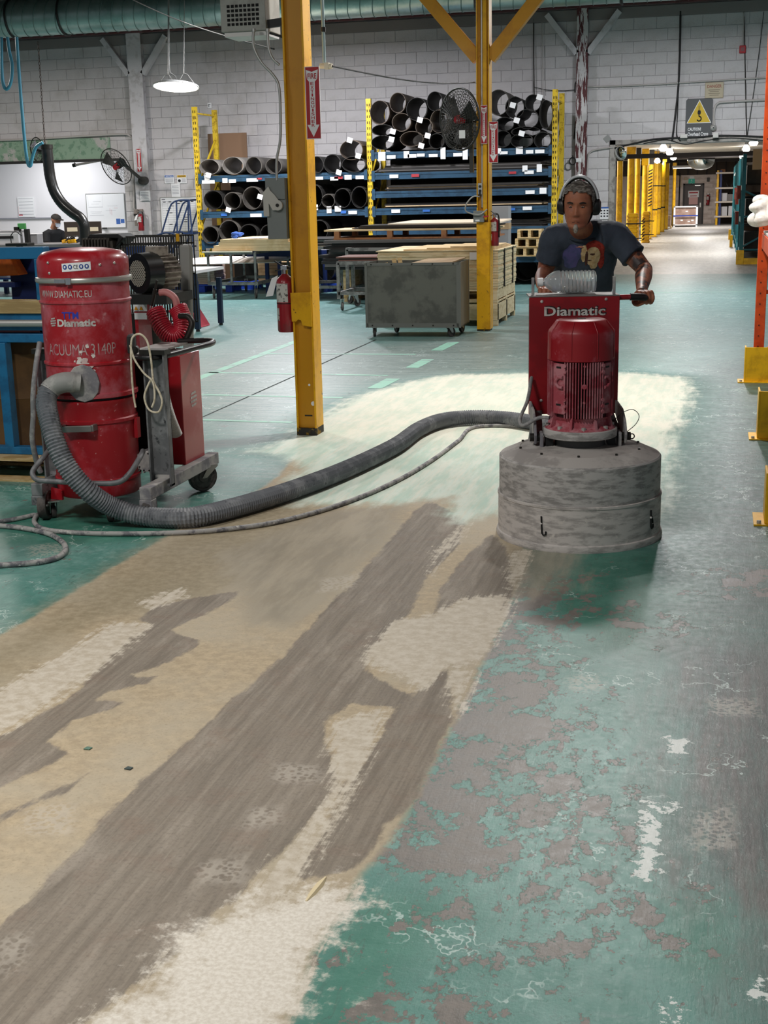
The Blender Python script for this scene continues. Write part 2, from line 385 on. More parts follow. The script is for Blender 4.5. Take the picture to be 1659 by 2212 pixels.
    # chipped paint: bare grey-mauve concrete showing, teal islands left over
    nch = noise_(7.5, 11, (1.1, .8, 1), .72)
    chipf = mask('chip', nch, 3.4, .02)
    small = mr(ma('ADD', noise_(15, 10, (1.2, .75, 1), .72), ma('MULTIPLY', attr('flake'), .2)), .675, .685)
    small2 = mr(ma('MULTIPLY', noise_(22, 9, (1.2, .8, 1), .7), mr(n1, .3, .6, .8, 1.1)), .665, .675)
    chipf = ma('MAXIMUM', chipf, ma('MULTIPLY', ma('MAXIMUM', small, small2), attr('near')))
    # hairline scratches and cracks in the paint
    def hair(nz, w): return mr(ma('ABSOLUTE', ma('SUBTRACT', nz, .5), 0), 0, w, 1, 0)
    hl = ma('MAXIMUM', ma('MULTIPLY', hair(noise_(5, 4, (1.6, .25, 1), .55, .1), .006), mr(n1, .42, .55)), ma('MULTIPLY', hair(noise_(9, 5, (.5, 1.2, 1), .6), .008), mr(n6, .5, .6)))
    c = mix(ma('MULTIPLY', hl, .55), c, '#43564f')
    hw = ma('MULTIPLY', hair(noise_(4, 5, (.8, .7, 1), .6, .8), .009), mr(noise_(2.2, 3), .5, .6))
    c = mix(ma('MULTIPLY', hw, .7), c, '#c9dad4')
    c = mix(ma('MULTIPLY', chipf, 0), c, c)
    edge = mr(ma('ABSOLUTE', ma('SUBTRACT', chipf, .5), 0), .2, .5, 1, 0)
    c = mix(chipf, c, mix(mr(n25, .35, .65), '#69645e', '#7e7770'))
    c = mix(mask('scuff', n25, 2.2, .04), c, '#d8ddd8')
    # ground strip
    tan_ = mix(mr(n25, .35, .68), '#a8977c', '#c0ae90')
    tan_ = mix(mr(n1, .4, .62, 0, .7), tan_, '#b5ab97')
    tan_ = mix(mr(n90, .5, .75, 0, .5), tan_, '#8f8068')
    bare = mask('bare', n6, .35, .1)
    c = mix(bare, c, tan_)
    c = mix(ma('MULTIPLY', mask('olive', n6, .6, .3), .85), c, mix(mr(n25, .35, .65), '#867a60', '#9c9077'))
    c = mix(ma('MULTIPLY', mask('mid', nst, .8, .2), .8), c, mix(mr(nst, .35, .65), '#8b8373', '#a49a87'))
    nsf = noise_(9, 7, (4.2, .16, 1), .7, .006); nsf2 = noise_(26, 6, (3, .13, 1), .7, .004)
    dk = mix(mr(nsf, .3, .7), '#71685d', '#8f8578'); dk = mix(mr(nst, .5, .68, 0, .7), dk, '#a1978a'); dk = mix(mr(n6, .5, .7, 0, .5), dk, '#7f6a5c')
    dk = mix(mr(nsf2, .52, .75, 0, .35), dk, '#aaa193'); dk = mix(mr(n90, .45, .75, 0, .45), dk, '#5d554c')
    c = mix(ma('MULTIPLY', mask('dark', mix(.4, n6, nst2), .7, .05), .93), c, dk)
    c = mix(mask('cream', mix(.55, n25, nsf), 1.9, .12), c, mix(mr(n25, .35, .65), '#b9ad99', '#cfc6b6'))
    c = mix(mask('mottle', mix(.6, n25, n6), 1.6, .12), c, mix(mr(n90, .35, .65), '#d3cbbd', '#e6e0d4'))
    vo = N.new('ShaderNodeTexVoronoi'); vo.inputs['Scale'].default_value = 62; L.new(geo.outputs['Position'], vo.inputs['Vector'])
    c = mix(ma('MULTIPLY', ma('MULTIPLY', mask('tread', n6, .8, .2), mr(vo.outputs['Distance'], .3, .6)), .38), c, '#c9c1b4')
    # white grinding powder
    pw = mix(mr(nst, .35, .62), '#cdd6c4', '#e4e1d0'); pw = mix(mr(n6, .5, .72, 0, .55), pw, '#b9d3c4')
    sep = N.new('ShaderNodeSeparateXYZ'); L.new(geo.outputs['Position'], sep.inputs[0])
    pw = mix(ma('MULTIPLY', mr(sep.outputs['Y'], 8.9, 7.9), mr(nsf, .3, .65, .3, .95)), pw, mix(mr(nst, .4, .6), '#b5d2c3', '#d3e2d6'))
    pw = mix(mr(nst2, .5, .75, 0, .5), pw, '#c9c1a8')
    c = mix(ma('MULTIPLY', mask('powder', mix(.5, n6, nst), .8, .14), .95), c, pw)
    # bare concrete of the aisle beyond the wall
    conc = mix(mr(nst, .3, .7), '#9c9a96', '#b9b6b0')
    c = mix(attr('aisle'), c, conc)
    L.new(c, b.inputs['Base Color'])
    dry = ma('MAXIMUM', bare, attr('powder'))
    rough = ma('ADD', ma('MULTIPLY', dry, .35), mr(n25, .3, .7, .34, .48)); L.new(rough, b.inputs['Roughness'])
    h = ma('ADD', ma('MULTIPLY', chipf, -.5), ma('ADD', ma('MULTIPLY', n90, .25), ma('MULTIPLY', nst2, .45)))
    bp = N.new('ShaderNodeBump'); bp.inputs['Strength'].default_value = .35; bp.inputs['Distance'].default_value = .006
    L.new(h, bp.inputs['Height']); L.new(bp.outputs['Normal'], b.inputs['Normal'])
    return m
SOFT = dict(bare=.10, olive=.3, mid=.25, cream=.10, dark=.10, powder=.35, chip=.26, worn=.3, scuff=.05, green=.22, greyed=.9, mottle=.3, flake=.35, tread=.07, lane_shade=.35)
def sdist(px, py, poly):
    d = np.full(px.shape, 1e9); ins = np.zeros(px.shape, bool); n = len(poly)
    for i in range(n):
        ax, ay = poly[i]; bx, by = poly[(i+1) % n]
        ex, ey = bx-ax, by-ay; wx, wy = px-ax, py-ay
        t = np.clip((wx*ex+wy*ey)/(ex*ex+ey*ey+1e-12), 0, 1)
        d = np.minimum(d, (wx-ex*t)**2+(wy-ey*t)**2)
        cnd = (ay > py) != (by > py)
        with np.errstate(divide='ignore', invalid='ignore'): xi = ax+(py-ay)*(bx-ax)/(by-ay if by != ay else 1e-9)
        ins ^= cnd & (px < xi)
    d = np.sqrt(d); return np.where(ins, -d, d)
xs = np.concatenate([[-26, -18, -12, -9], np.arange(-7, -4.4, .25), np.arange(-4.4, 1.9, .03), np.arange(2, 4, .5), [6, 9]])
ys = np.concatenate([[-6, 0, 1], np.arange(1.6, 8, .03), np.arange(8, 14.5, .06), np.arange(14.6, 18, .3), np.arange(18, 25.9, .6), [26.1, 26.3, 28, 32, 40, 55, 70]])
gx, gy = np.meshgrid(xs, ys); nx_, ny_ = len(xs), len(ys); PX_, PY_ = gx.ravel(), gy.ravel()
fl = bpy.data.meshes.new('floor')
idx = np.arange(nx_*ny_).reshape(ny_, nx_)
q = np.stack([idx[:-1, :-1], idx[:-1, 1:], idx[1:, 1:], idx[1:, :-1]], -1).reshape(-1, 4)
fl.vertices.add(len(PX_)); fl.vertices.foreach_set('co', np.stack([PX_, PY_, np.zeros_like(PX_)], -1).ravel())
fl.loops.add(q.size); fl.loops.foreach_set('vertex_index', q.ravel()); fl.polygons.add(len(q))
fl.polygons.foreach_set('loop_start', np.arange(len(q))*4); fl.polygons.foreach_set('loop_total', np.full(len(q), 4)); fl.update(calc_edges=True)
def fattr(name, val):
    a = fl.attributes.new(name, 'FLOAT', 'POINT'); a.data.foreach_set('value', val.astype(np.float32))
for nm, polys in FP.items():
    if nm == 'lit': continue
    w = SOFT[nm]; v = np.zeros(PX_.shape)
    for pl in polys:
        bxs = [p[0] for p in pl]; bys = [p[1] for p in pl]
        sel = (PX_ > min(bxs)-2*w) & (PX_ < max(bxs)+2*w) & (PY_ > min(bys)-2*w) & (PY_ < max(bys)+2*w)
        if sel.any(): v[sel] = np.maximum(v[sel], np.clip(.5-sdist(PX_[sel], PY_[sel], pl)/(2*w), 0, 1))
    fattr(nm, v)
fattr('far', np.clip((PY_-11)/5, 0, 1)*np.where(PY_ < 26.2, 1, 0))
fattr('near', np.clip((7-PY_)/2.5, 0, 1)*np.clip((PX_+.85)/.3, 0, 1))
fattr('aisle', np.where(PY_ > 26.25, 1., 0.))
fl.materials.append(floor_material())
fo = link('floor', fl); fo['kind'] = 'structure'
# worn marking lines on the far floor (thin paint film)
mint = M('mint_line_paint', '#8fc4ae', .5, c2='#8aa39c', scale=5, lo=.5, hi=.62)
def line(i, p0, p1, w, z=.0015):
    p0 = Vector((p0[0], p0[1], z)); p1 = Vector((p1[0], p1[1], z)); d = (p1-p0).normalized(); a = Vector((-d.y, d.x, 0))*w/2
    b = MB(); b.quad(p0-a, p1-a, p1+a, p0+a); return struct('trim_%d' % i, b, mint)
line(1, (-4.62, 10.6), (-4.67, 14.6), .1); line(2, (-3.0, 13.15), (-4.6, 13.1), .06); line(3, (-2.9, 11.55), (-4.7, 11.6), .06)
line(4, (-2.95, 10.2), (-4.6, 10.25), .06); line(5, (-2.85, 13.5), (-2.82, 14.3), .13); line(6, (-2.8, 12.1), (-2.78, 12.75), .13); line(7, (-2.82, 10.75), (-2.80, 11.35), .13)
line(8, (-3.0, 9.0), (-4.3, 9.05), .06); line(9, (-1.0, 21.5), (.6, 21.6), .05)
dkc = M('floor_saw_cut', '#2c3532', .9)
b = MB(); b.quad((-3.77, 9.0, .001), (-3.755, 9.0, .001), (-3.76, 14.5, .001), (-3.785, 14.5, .001)); o = struct('trim_10', b, dkc)
# ================================================================ WALLS
WY = 25.0
blockp = M('painted_block', '#cdc9ca', .75, c2='#b9b5b3', scale=1.1, lo=.48, hi=.7, c3='#a3a09e', scale3=14, lo3=.66, hi3=.75, bump=.25, bscale=60)
mortar = M('painted_mortar', '#b3b0b4', .85)
whitep = M('white_drywall', '#e6e4e6', .6)
darkst = M('dark_roof_deck', '#3a3430', .8)
wb = MB()
for a, c in (((-22, WY+.012, 0), (-16, WY+.2, 5.7)), ((-16, WY+.012, 2.43), (-11.7, WY+.2, 5.7)), ((-11.7, WY+.012, 0), (-1.9, WY+.2, 5.7)), ((-1.9, WY+.012, 2.45), (4.5, WY+.2, 5.7)), ((4.2, WY+.012, 0), (4.5, WY+.2, 2.45))):
    wb.bb(a, c)
wall = struct('wall_back', wb, mortar)
def block_mesh(w, h):
    b = MB(); c = .004; d = .012
    x, z = w/2, h/2
    vs = [(-x, 0, -z), (x, 0, -z), (x, 0, z), (-x, 0, z), (-x, -d+c, -z), (x, -d+c, -z), (x, -d+c, z), (-x, -d+c, z), (-x+c, -d, -z+c), (x-c, -d, -z+c), (x-c, -d, z-c), (-x+c, -d, z-c)]
    fs = [(8, 9, 10, 11)]+[(4+i, 4+(i+1) % 4, 8+(i+1) % 4, 8+i) for i in range(4)]+[(i, (i+1) % 4, 4+(i+1) % 4, 4+i) for i in range(4)]
    b.add(vs, fs); return b
BW, BH, J = .4, .2, .0055
bcache = {}
cells = []
for r in range(28):
    z0 = r*BH; off = .2 if r % 2 else 0.
    for k in range(-45, 12):
        x0, x1 = k*BW+off, (k+1)*BW+off
        parts = [(x0, x1)]
        for ox0, ox1, oz in ((-16, -11.7, 2.43), (-1.9, 4.2, 2.45)):
            if z0+BH/2 < oz:
                nx = []
                for a, c in parts:
                    if c <= ox0 or a >= ox1: nx.append((a, c))
                    else:
                        if a < ox0-.03: nx.append((a, ox0))
                        if c > ox1+.03: nx.append((ox1, c))
                parts = nx
        for a, c in parts:
            if -16.5 < (a+c)/2 < 4.4: cells.append((a, c, z0))
def seen(c):
    x = (c[0]+c[1])/2; z = c[2]+.1
    if not (-14.6 < x < .9 and .9 < z < 4.75): return 1e6
    if -9.3 < x < -2.8 and z < 2.0: return 1e5+abs(x)
    return abs(x+1.5)+(.0 if z > 2.2 else 2.)
cells.sort(key=seen)
rest = MB(); rr = random.Random(3)
for i, (a, c, z0) in enumerate(cells):
    w, h = c-a-J, BH-J; dy = rr.uniform(-.002, .003)
    if i < 300:
        key = round(w, 3)
        if key not in bcache: bcache[key] = block_mesh(w, h).build('concrete_block', blockp, data=True)
        o = link('concrete_block', bcache[key], wall); o.location = ((a+c)/2, WY+.012+dy, z0+BH/2); o.rotation_euler = (0, 0, rr.uniform(-.003, .003))
    else:
        b = block_mesh(w, h); rest.add([Vector(p)+Vector(((a+c)/2, WY+.012+dy, z0+BH/2)) for p in b.v], b.f)
o = rest.build('block_courses', blockp, wall); o['kind'] = 'stuff'
# left lintel with flaking green paint over the print-room opening
gp = M('flaking_green_paint', '#8ba58f', .8, c2='#b7b4b0', scale=2.2, lo=.52, hi=.6, c3='#6f8f78', scale3=9, lo3=.5, hi3=.6)
struct('trim_11', MB().bb((-16, WY-.03, 2.45), (-11.95, WY-.001, 2.86)), gp)
struct('trim_12', MB().bb((-16, WY-.06, 2.40), (-11.7, WY+.15, 2.45)), M('black_angle_iron', '#2a2826', .6))
# print room behind the opening
struct('wall_left_room', MB().bb((-18, WY+2.6, 0), (-11.0, WY+2.7, 3.0)).bb((-11.2, WY+.2, 0), (-11.1, WY+2.6, 3.0)).bb((-18, WY+.2, 0), (-17.9, WY+2.6, 3.)).bb((-18, WY+.2, 3.0), (-11, WY+2.7, 3.1)), whitep)
lamp(-14.2, WY+1.2, 2.9, 70, 1.2, (.98, .98, 1))
# ceiling of the hall and roof steel
struct('ceiling', MB().bb((-22, -4, 5.7), (9, WY+.2, 5.8)), darkst)
redst = M('oxide_red_steel', '#5a2a2c', .6, c2='#43201f', scale=3)
b = MB()
b.bb((-22, 24.55, 4.93), (6, 24.75, 4.945)).bb((-22, 24.55, 4.78), (6, 24.75, 4.795)).bb((-22, 24.64, 4.79), (6, 24.66, 4.94)).bb((-22, 24.7, 4.95), (6, 24.95, 5.4))
o = struct('roof_beam', b, redst)
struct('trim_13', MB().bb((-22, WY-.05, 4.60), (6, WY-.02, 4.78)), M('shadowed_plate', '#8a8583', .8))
b = MB()
for z in (5.05, 4.62): b.bb((-22, 18.55, z), (6, 18.67, z+.06))
for k in range(34):
    x = -22+k*.8; b.bar((x, 18.61, 4.66), (x+.4, 18.61, 5.06), .03, .03); b.bar((x+.4, 18.61, 5.06), (x+.8, 18.61, 4.66), .03, .03)
b.T = Matrix.Translation((0, 0, .33)); 
struct('roof_truss', b, M('roof_steel_brown', '#4a3f39', .7))
# wall columns with Y braces
wcol = M('white_column_paint', '#d8d5d8', .55, c2='#bcb8b8', scale=4, lo=.5, hi=.65)
peel = M('peeling_column_paint', '#d0cdcd', .6, c2='#5b2d30', scale=3.2, lo=.49, hi=.50, stretch=(6, 6, .7), c3='#3b3432', scale3=22, lo3=.64, hi3=.66)
def wall_column(x, w, m, dx):
    b = MB(); b.bb((x-w/2, WY-.14, 0), (x+w/2, WY-.12, 4.9)).bb((x-w/2, WY-.03, 0), (x+w/2, WY-.012, 4.9)).bb((x-.015, WY-.12, 0), (x+.015, WY-.03, 4.9))
    o = struct('wall_column', b, m)
    for s in (-1, 1):
        MB().bar((x+s*w/2, WY-.08, 4.03), (x+s*(w/2+dx), WY-.08, 4.72), .1, .12, (0, 1, 0)).build('brace', wcol, o)
    return o
wall_column(-11.25, .3, wcol, .52); wall_column(-2.5, .2, peel, .55)
# frame of the aisle opening
struct('trim_14', MB().bb((-1.98, WY-.03, 0), (-1.88, WY+.22, 2.5)).bb((-1.98, WY-.03, 2.42), (4.3, WY+.22, 2.5)), M('opening_steel', '#aaa59f', .6, c2='#7c7772', scale=6))
# ================================================================ AISLE BEYOND
deck = M('white_roof_deck', '#d9d3c8', .6)
b = MB()
for k in range(95):
    y = 25.2+k*.4; b.bb((-9, y, 2.86), (7, y+.2, 2.9)).bb((-9, y+.2, 2.90), (7, y+.4, 2.94))
struct('ceiling_aisle', b, deck)
b = MB()
for y, z in ((38.5, 2.46), (47, 2.6), (55, 2.62)): b.bb((-9, y, z), (7, y+.14, z+.015)).bb((-9, y+.06, z), (7, y+.08, z+.12)).bb((-9, y, z+.105), (7, y+.14, z+.12))
struct('aisle_beam', b, M('dark_beam', '#241d1b', .6))
endw = M('cream_block_wall', '#dccfc6', .7, c2='#c5b5ab', scale=2)
b = MB(); b.bb((-9, 63, 0), (-1.6, 63.2, 2.2)).bb((-.7, 63, 0), (-.15, 63.2, 2.2)).bb((-1.6, 63, 1.79), (-.7, 63.2, 2.2))
wf = struct('wall_far', b, endw)
for r in range(11):
    for k in range(16):
        x0 = -2.3+k*.4-(.2 if r % 2 else 0); x1 = x0+.4; z0 = r*.2
        if x0 > -.3 or (x1 > -1.6 and x0 < -.7 and z0 < 1.8): continue
        o = link('concrete_block', bcache.setdefault('far%.3f' % (x1-x0), block_mesh(.388, .188).build('concrete_block', endw, data=True)), wf); o.location = ((x0+x1)/2, 63, z0+.1)
b = MB(); b.bb((-9, 63, 2.2), (7, 63.2, 3)).bb((-.15, 63.5, 0), (7, 63.6, 3))
struct('wall_far_upper', b, M('dim_upper_wall', '#4b4138', .8))
b = MB()
for k in range(9): b.bb((-2.3+k*.42, 62.9, 2.2), (-2.24+k*.42, 63, 2.9))
struct('trim_15', b, M('dark_stud', '#2b2522', .7))
struct('wall_right_aisle', MB().bb((6.9, 25.2, 0), (7, 63, 3)), whitep)
struct('wall_left_aisle', MB().bb((-9, 25.2, 0), (-8.9, 63, 3)), whitep)
d = struct('door_1', MB().bb((-1.56, 63.02, .0), (-.74, 63.07, 1.76)), M('charcoal_door', '#5a5250', .5), bevel=.004)
fr = MB().bb((-1.62, 62.95, 0), (-1.55, 63.1, 1.82)).bb((-.75, 62.95, 0), (-.68, 63.1, 1.82)).bb((-1.62, 62.95, 1.76), (-.68, 63.1, 1.82)); fr.build('door_frame', M('dark_frame', '#2f2a29', .5), d)
MB().bb((-.86, 62.98, .75), (-.8, 63.02, .95)).build('door_handle', M('satin_steel', '#b5b5b2', .3, 1.), d)
MB().bb((-1.1, 62.98, 1.70), (-.85, 63.02, 1.75)).build('door_closer', M('satin_steel'  , '#b5b5b2'), d)
lamp(-.8, 34, 2.8, 110, .6, (1, .97, .94)); lamp(.2, 46, 2.8, 160, .6, (1, .96, .92)); lamp(-.8, 57, 2.8, 200, .6, (1, .95, .92)); lamp(-5, 42, 2.8, 500, 1.5)
# ================================================================ OVERHEAD
galv = M('galvanised_duct', '#a9bdb9', .38, .75, c2='#86a09b', scale=2, lo=.4, hi=.65)
dk = M('black_steel', '#1c1b1a', .5); dkm = M('dark_metal', '#33312e', .45, .6); alu = M('grey_conduit', '#b9b8b4', .4, .5); blk = M('black_rubber', '#161616', .55)
whitem = M('white_card', '#efeff0', .6); ink = M('dark_ink', '#222226', .7); redi = M('sign_red', '#b3202b', .5); chrome = M('chrome', '#d8d8d8', .15, 1.)
dt = thing('spiral_duct', 'galvanised spiral ventilation duct running under the roof along the back wall', 'duct', (0, 22, 4.78))
MB().cyl((-17, 0, 0), (4, 0, 0), .31, n=40).build('duct_tube', galv, dt, 50)
b = MB()
for k in range(100):
    x = -16.9+k*.21
    pts = [(x+.06*cos(a), sin(a)*.314, cos(a)*.314) for a in [2*pi*i/28 for i in range(28)]]
    b.tube(pts, .0075, 5, closed=True)
o = b.build('spiral_seam', M('duct_seam', '#66807c', .45, .6), dt, 60); o['kind'] = 'stuff'
for x in (-12.2, -11.2, -3.9, -1.6):
    MB().tube([(x, sin(a)*.325, cos(a)*.325) for a in [2*pi*i/32 for i in range(32)]], .02, 6, closed=True).bar((x, 0, .3), (x, 0, .95), .05, .01).build('hanger_strap', dk, dt, 60)

ledm = M('led_white', '#fffaf0', .5, emit=9.); housing = M('lamp_housing', '#c9c9c6', .4, .3)
def high_bay(p, label):
    t = thing('high_bay_lamp', label, 'lamp', p)
    MB().lathe([(0, .03), (.1, .035), (.3, .02), (.375, -.005), (.385, -.03), (.37, -.034), (.36, -.02), (0, -.02)], n=40).build('lamp_body', housing, t, 40)
    b = MB(); b.lathe([(0, -.075), (.12, -.07), (.26, -.055), (.355, -.03), (.358, -.021)], n=40); b.build('lens', ledm, t, 60)
    MB().box((0, 0, .055), (.22, .08, .04)).build('driver_box', dkm, t)
    for s in (-1, 1):
        MB().tube([(s*.32, 0, .02), (s*.32+.12*-s, 0, .17), (s*.14, 0, .19)], .006, 6).tube([(s*.05, 0, .06), (s*.13, 0, .18)], .006, 6).tube([(s*.14, 0, .18), (s*.145, 0, 1.75)], .006, 6).build('hanging_chain', alu, t)
    MB().tube([(.03, 0, .06), (-.02, .02, .15), (-.12, .02, .22), (-.13, .01, .5), (-.13, 0, 1.75)], .009, 6).build('power_cord', M('grey_cord', '#8b8b88'), t, 60)
    lamp(p[0], p[1], p[2]-.07, 130, .4, (1, .97, .9), name='high_bay_light')
    return t
hb = high_bay(at(380, 184, 21), 'round white LED high bay lamp hanging on chains before the block wall')

# ================================================================ YELLOW COLUMNS
yel = M('shaded_column_yellow', '#c98c0c', .42, c2='#b3770c', scale=2.5, lo=.5, hi=.7, c3='#3a2c1c', scale3=38, lo3=.715, hi3=.73, coat=.2)  # darker yellow: shade on the column web put into the paint colour
yel2 = M('lit_worn_yellow', '#e8ac08', .42, c2='#cf940a', scale=5, lo=.45, hi=.65, c3='#4a3018', scale3=24, lo3=.655, hi3=.67)  # brighter yellow: light on the flanges put into the colour; chips are wear
charb = M('charred_foot_paint', '#2e2a24', .7, c2='#8a6a14', scale=20, lo=.55, hi=.6)
def h_column(loc, W, D, label, hgt=5.68, wy=.5):
    t = thing('steel_column', label, 'column', loc)
    f = .014
    b = MB(); b.bb((-W/2, -D/2, 0.05), (-W/2+f, D/2, hgt)).bb((W/2-f, -D/2, 0.05), (W/2, D/2, hgt)); b.build('flange', yel2, t, bevel=.003)
    MB().bb((-W/2+f, -D/2+D*wy-.006, 0.05), (W/2-f, -D/2+D*wy+.006, hgt)).build('web', yel, t)
    MB().bb((-W/2, -D/2, 0), (W/2, D/2, .05)).build('column_foot', charb, t)
    return t
c1 = h_column((-2.728, 8.595, 0), .145, .17, 'nearest yellow steel column with a guard plate and hanging extinguisher', wy=.22)
b = MB(); b.prism([(-.075, -.1, .79), (-.045, -.1, .79), (-.03, -.1, .805), (-.01, -.1, .80), (.0, -.1, .765), (.067, -.1, .755), (.067, -.1, .99), (-.078, -.1, .985)], (0, .012, 0)); b.build('guard_plate', yel2, c1, bevel=.002)
MB().bb((-.02, -.055, .13), (.035, -.048, .14)).build('weld_seam', charb, c1)
for x, z, r in ((.045, .22, .016), (.02, .35, .008)): MB().cyl((x, -.051, z), (x, -.056, z), r, n=16).build('paint_sticker', whitem, c1)
c2 = h_column((-2.695, 15.6, 0), .15, .2, 'second yellow steel column with roof braces behind the grey bin', wy=.3)
for s in (-1, 1):
    MB().bar((s*.07, 0, 3.12), (s*1.32, 0, 4.56), .14, .12, (0, 1, 0)).build('roof_brace', yel, c2, bevel=.004)
b = MB(); b.bb((-.076, -.112, .02), (.078, -.1, 1.28)).bb((.076, -.1, .02), (.086, .1, 1.28)); b.build('guard_plate', yel2, c2, bevel=.003)
MB().bb((.0, -.085, 1.3), (.045, -.04, 5.6)).build('cover_strip', yel2, c2)
MB().cyl((-.015, -.06, 1.45), (-.015, -.06, 5.6), .012, n=10).build('conduit', alu, c2, 60)
# ---------------------------------------------------------------- extinguisher signs
def fire_sign(loc, w, h, label, rz=0.):
    t = thing('fire_extinguisher_sign', label, 'sign', loc, rz)
    MB().bb((-w/2, -.004, 0), (w/2, .004, h)).build('sign_plate', whitem, t)
    MB().bb((-w/2+.06*w, -.006, .012*h), (w/2-.03*w, -.004, .99*h)).build('red_field', redi, t)
    a = MB(); y = -.0075
    a.prism([(-.40*w, y, .955*h), (-.34*w, y, .83*h), (-.19*w, y, .79*h), (-.19*w, y, .20*h), (-.40*w, y, .20*h), (0, y, .03*h), (.42*w, y, .20*h), (.19*w, y, .20*h), (.19*w, y, .79*h), (.36*w, y, .83*h), (.42*w, y, .955*h), (0, y, .925*h)], (0, .0015, 0))
    a.build('white_arrow', whitem, t)
    l = MB(); T = Matrix.Translation((0, -.0088, 0))
    text(l, 'FIRE', -.29*w, .31*w, .83*h, .905*h, T, bold=.02)
    n = 'EXTINGUISHER'
    for i, ch in enumerate(n):
        z1 = .785*h-i*.052*h; ww = (.05 if ch == 'I' else .11)*w
        text(l, ch, -ww, ww, z1-.04*h, z1, T, bold=.015)
    o = l.build('lettering', redi, t); o['kind'] = 'stuff'
    return t
fire_sign((-2.60, 8.495, 1.985), .1, .455, 'large red and white FIRE EXTINGUISHER arrow sign on the nearest yellow column')
fire_sign((-2.678, 15.49, 2.17), .075, .43, 'FIRE EXTINGUISHER sign inside the recess of the second yellow column')
fire_sign((-2.565, 15.47, 1.955), .108, .46, 'FIRE EXTINGUISHER arrow sign at the right edge of the second yellow column')
fire_sign((-11.27, WY-.16, 2.17), .1, .45, 'small FIRE EXTINGUISHER sign on the white wall column')
# ---------------------------------------------------------------- extinguishers
exred = M('extinguisher_red', '#9c1f2a', .35, c2='#84242c', scale=8, coat=.3)
stickm = M('extinguisher_sticker', '#c9c6c0', .6, c2='#5b5a58', scale=45, lo=.55, hi=.6)
def extinguisher(loc, h, r, label, rz=0., card=True):
    t = thing('fire_extinguisher', label, 'fire extinguisher', loc, rz)
    MB().lathe([(0, 0), (r*.9, 0), (r, .012), (r, h*.84), (r*.86, h*.92), (r*.45, h*.975), (r*.32, h)], n=24).build('cylinder', exred, t, 40)
    MB().cyl((0, 0, h), (0, 0, h+.03), r*.35, n=12).box((0, 0, h+.04), (r*.7, r*.6, .03)).build('valve', chrome, t, 40)
    MB().bar((-.01, 0, h+.05), (-r*1.1, 0, h+.085), .02, .008).bar((-.01, 0, h+.035), (-r*1.05, 0, h+.02), .02, .008).build('lever_handle', dk, t)
    MB().tube(catmull([(r*.3, 0, h+.04), (r*.9, -.02, h+.03), (r*1.12, -.02, h*.85), (r*1.1, -.02, h*.5), (r*1.12, -.02, h*.3)], 5), .009, 8).build('discharge_hose', blk, t, 60)
    def wrap(a0, a1, z0, z1, nm, m, rr=1.01):
        b = MB(); K = 8; vs = []
        for i in range(K+1):
            a = a0+(a1-a0)*i/K; vs += [(cos(a)*r*rr, sin(a)*r*rr, z0), (cos(a)*r*rr, sin(a)*r*rr, z1)]
        b.add(vs, [(2*i, 2*i+2, 2*i+3, 2*i+1) for i in range(K)]); return b.build(nm, m, t, 60)
    wrap(-2.6, -1.0, h*.52, h*.84, 'instruction_sticker', stickm); wrap(-2.7, -2.1, h*.2, h*.42, 'inspection_sticker', stickm)
    MB().cyl((0, 0, h*.49), (0, 0, h*.505), r*1.015, n=24).build('retaining_band', blk, t, 40)
    if card:
        b = MB(); b.prism([(-r*.5, -r*.9, h*.98), (-r*1.2, -r*1.0, h*.93), (-r*1.9, -r*1.2, h*.62), (-r*1.05, -r*1.2, h*.64)], (0, .002, 0)); b.build('inspection_tag', whitem, t)
    MB().bb((-.02, r, h*.3), (.02, r+.03, h*.9)).build('wall_bracket', dk, t)
    return t
extinguisher((-2.862, 8.56, .715), .395, .062, 'red fire extinguisher with white tag hanging on the nearest yellow column')
extinguisher((-2.575, 15.62, 1.0), .33, .05, 'red fire extinguisher strapped to the second yellow column', card=False)
extinguisher((-11.28, WY-.24, 1.02), .33, .06, 'red fire extinguisher with white tag at the foot of the white wall column')
extinguisher((-.5, 62.9, .85), .45, .08, 'red fire extinguisher on the far aisle wall beside the charcoal door', card=False)
# ---------------------------------------------------------------- unit heater, conduits and switch at column 1
beige = M('beige_sheet_metal', '#a9a9a2', .5, c2='#97968f', scale=6)
t = thing('unit_heater', 'grey electric unit heater with square grille bracketed to the nearest yellow column', 'heater', (-3.06, 8.5, 2.68))
MB().bb((-.155, 0, 0), (.155, .3, .42)).build('casing', beige, t, bevel=.004)
g = MB()
for i in range(8):
    for j in range(5):
        x = -.108+i*.0285; z = .035+j*.028; g.bb((x, -.004, z), (x+.019, .001, z+.017))
g.build('grille_openings', M('grille_dark', '#121212', .8), t)
MB().bb((-.14, .02, -.03), (.15, .28, 0)).build('base_tray', alu, t)
MB().bar((.15, .05, .04), (.27, .05, .05), .035, .05).bar((.15, .05, -.01), (.27, .05, -.05), .02, .015).build('wall_bracket', dk, t)
for nm, pts in (('steel_conduit', [(548, 62), (548, 100), (565, 135), (590, 162), (603, 190), (606, 260), (605, 305), (598, 345), (598, 390)]), ('steel_conduit', [(578, 62), (580, 100), (588, 125), (603, 140)])):
    P = [at(x, y, 8.46) for x, y in pts]; base = P[-1]
    t2 = thing(nm, 'grey bent conduit from unit heater down to the switch box' if len(pts) > 5 else 'short grey bent conduit from unit heater into the column', 'conduit', base)
    MB().tube([p-base for p in catmull(P, 6)], .009, 10).build('pipe', alu, t2, 60)
    MB().cyl(P[0]-base, P[0]-base+Vector((0, 0, -.02)), .014, n=12).build('coupling', alu, t2, 60)
t = thing('switch_box', 'grey disconnect switch box with large lever beside the nearest yellow column', 'switch box', (-2.873, 8.47, 1.345))
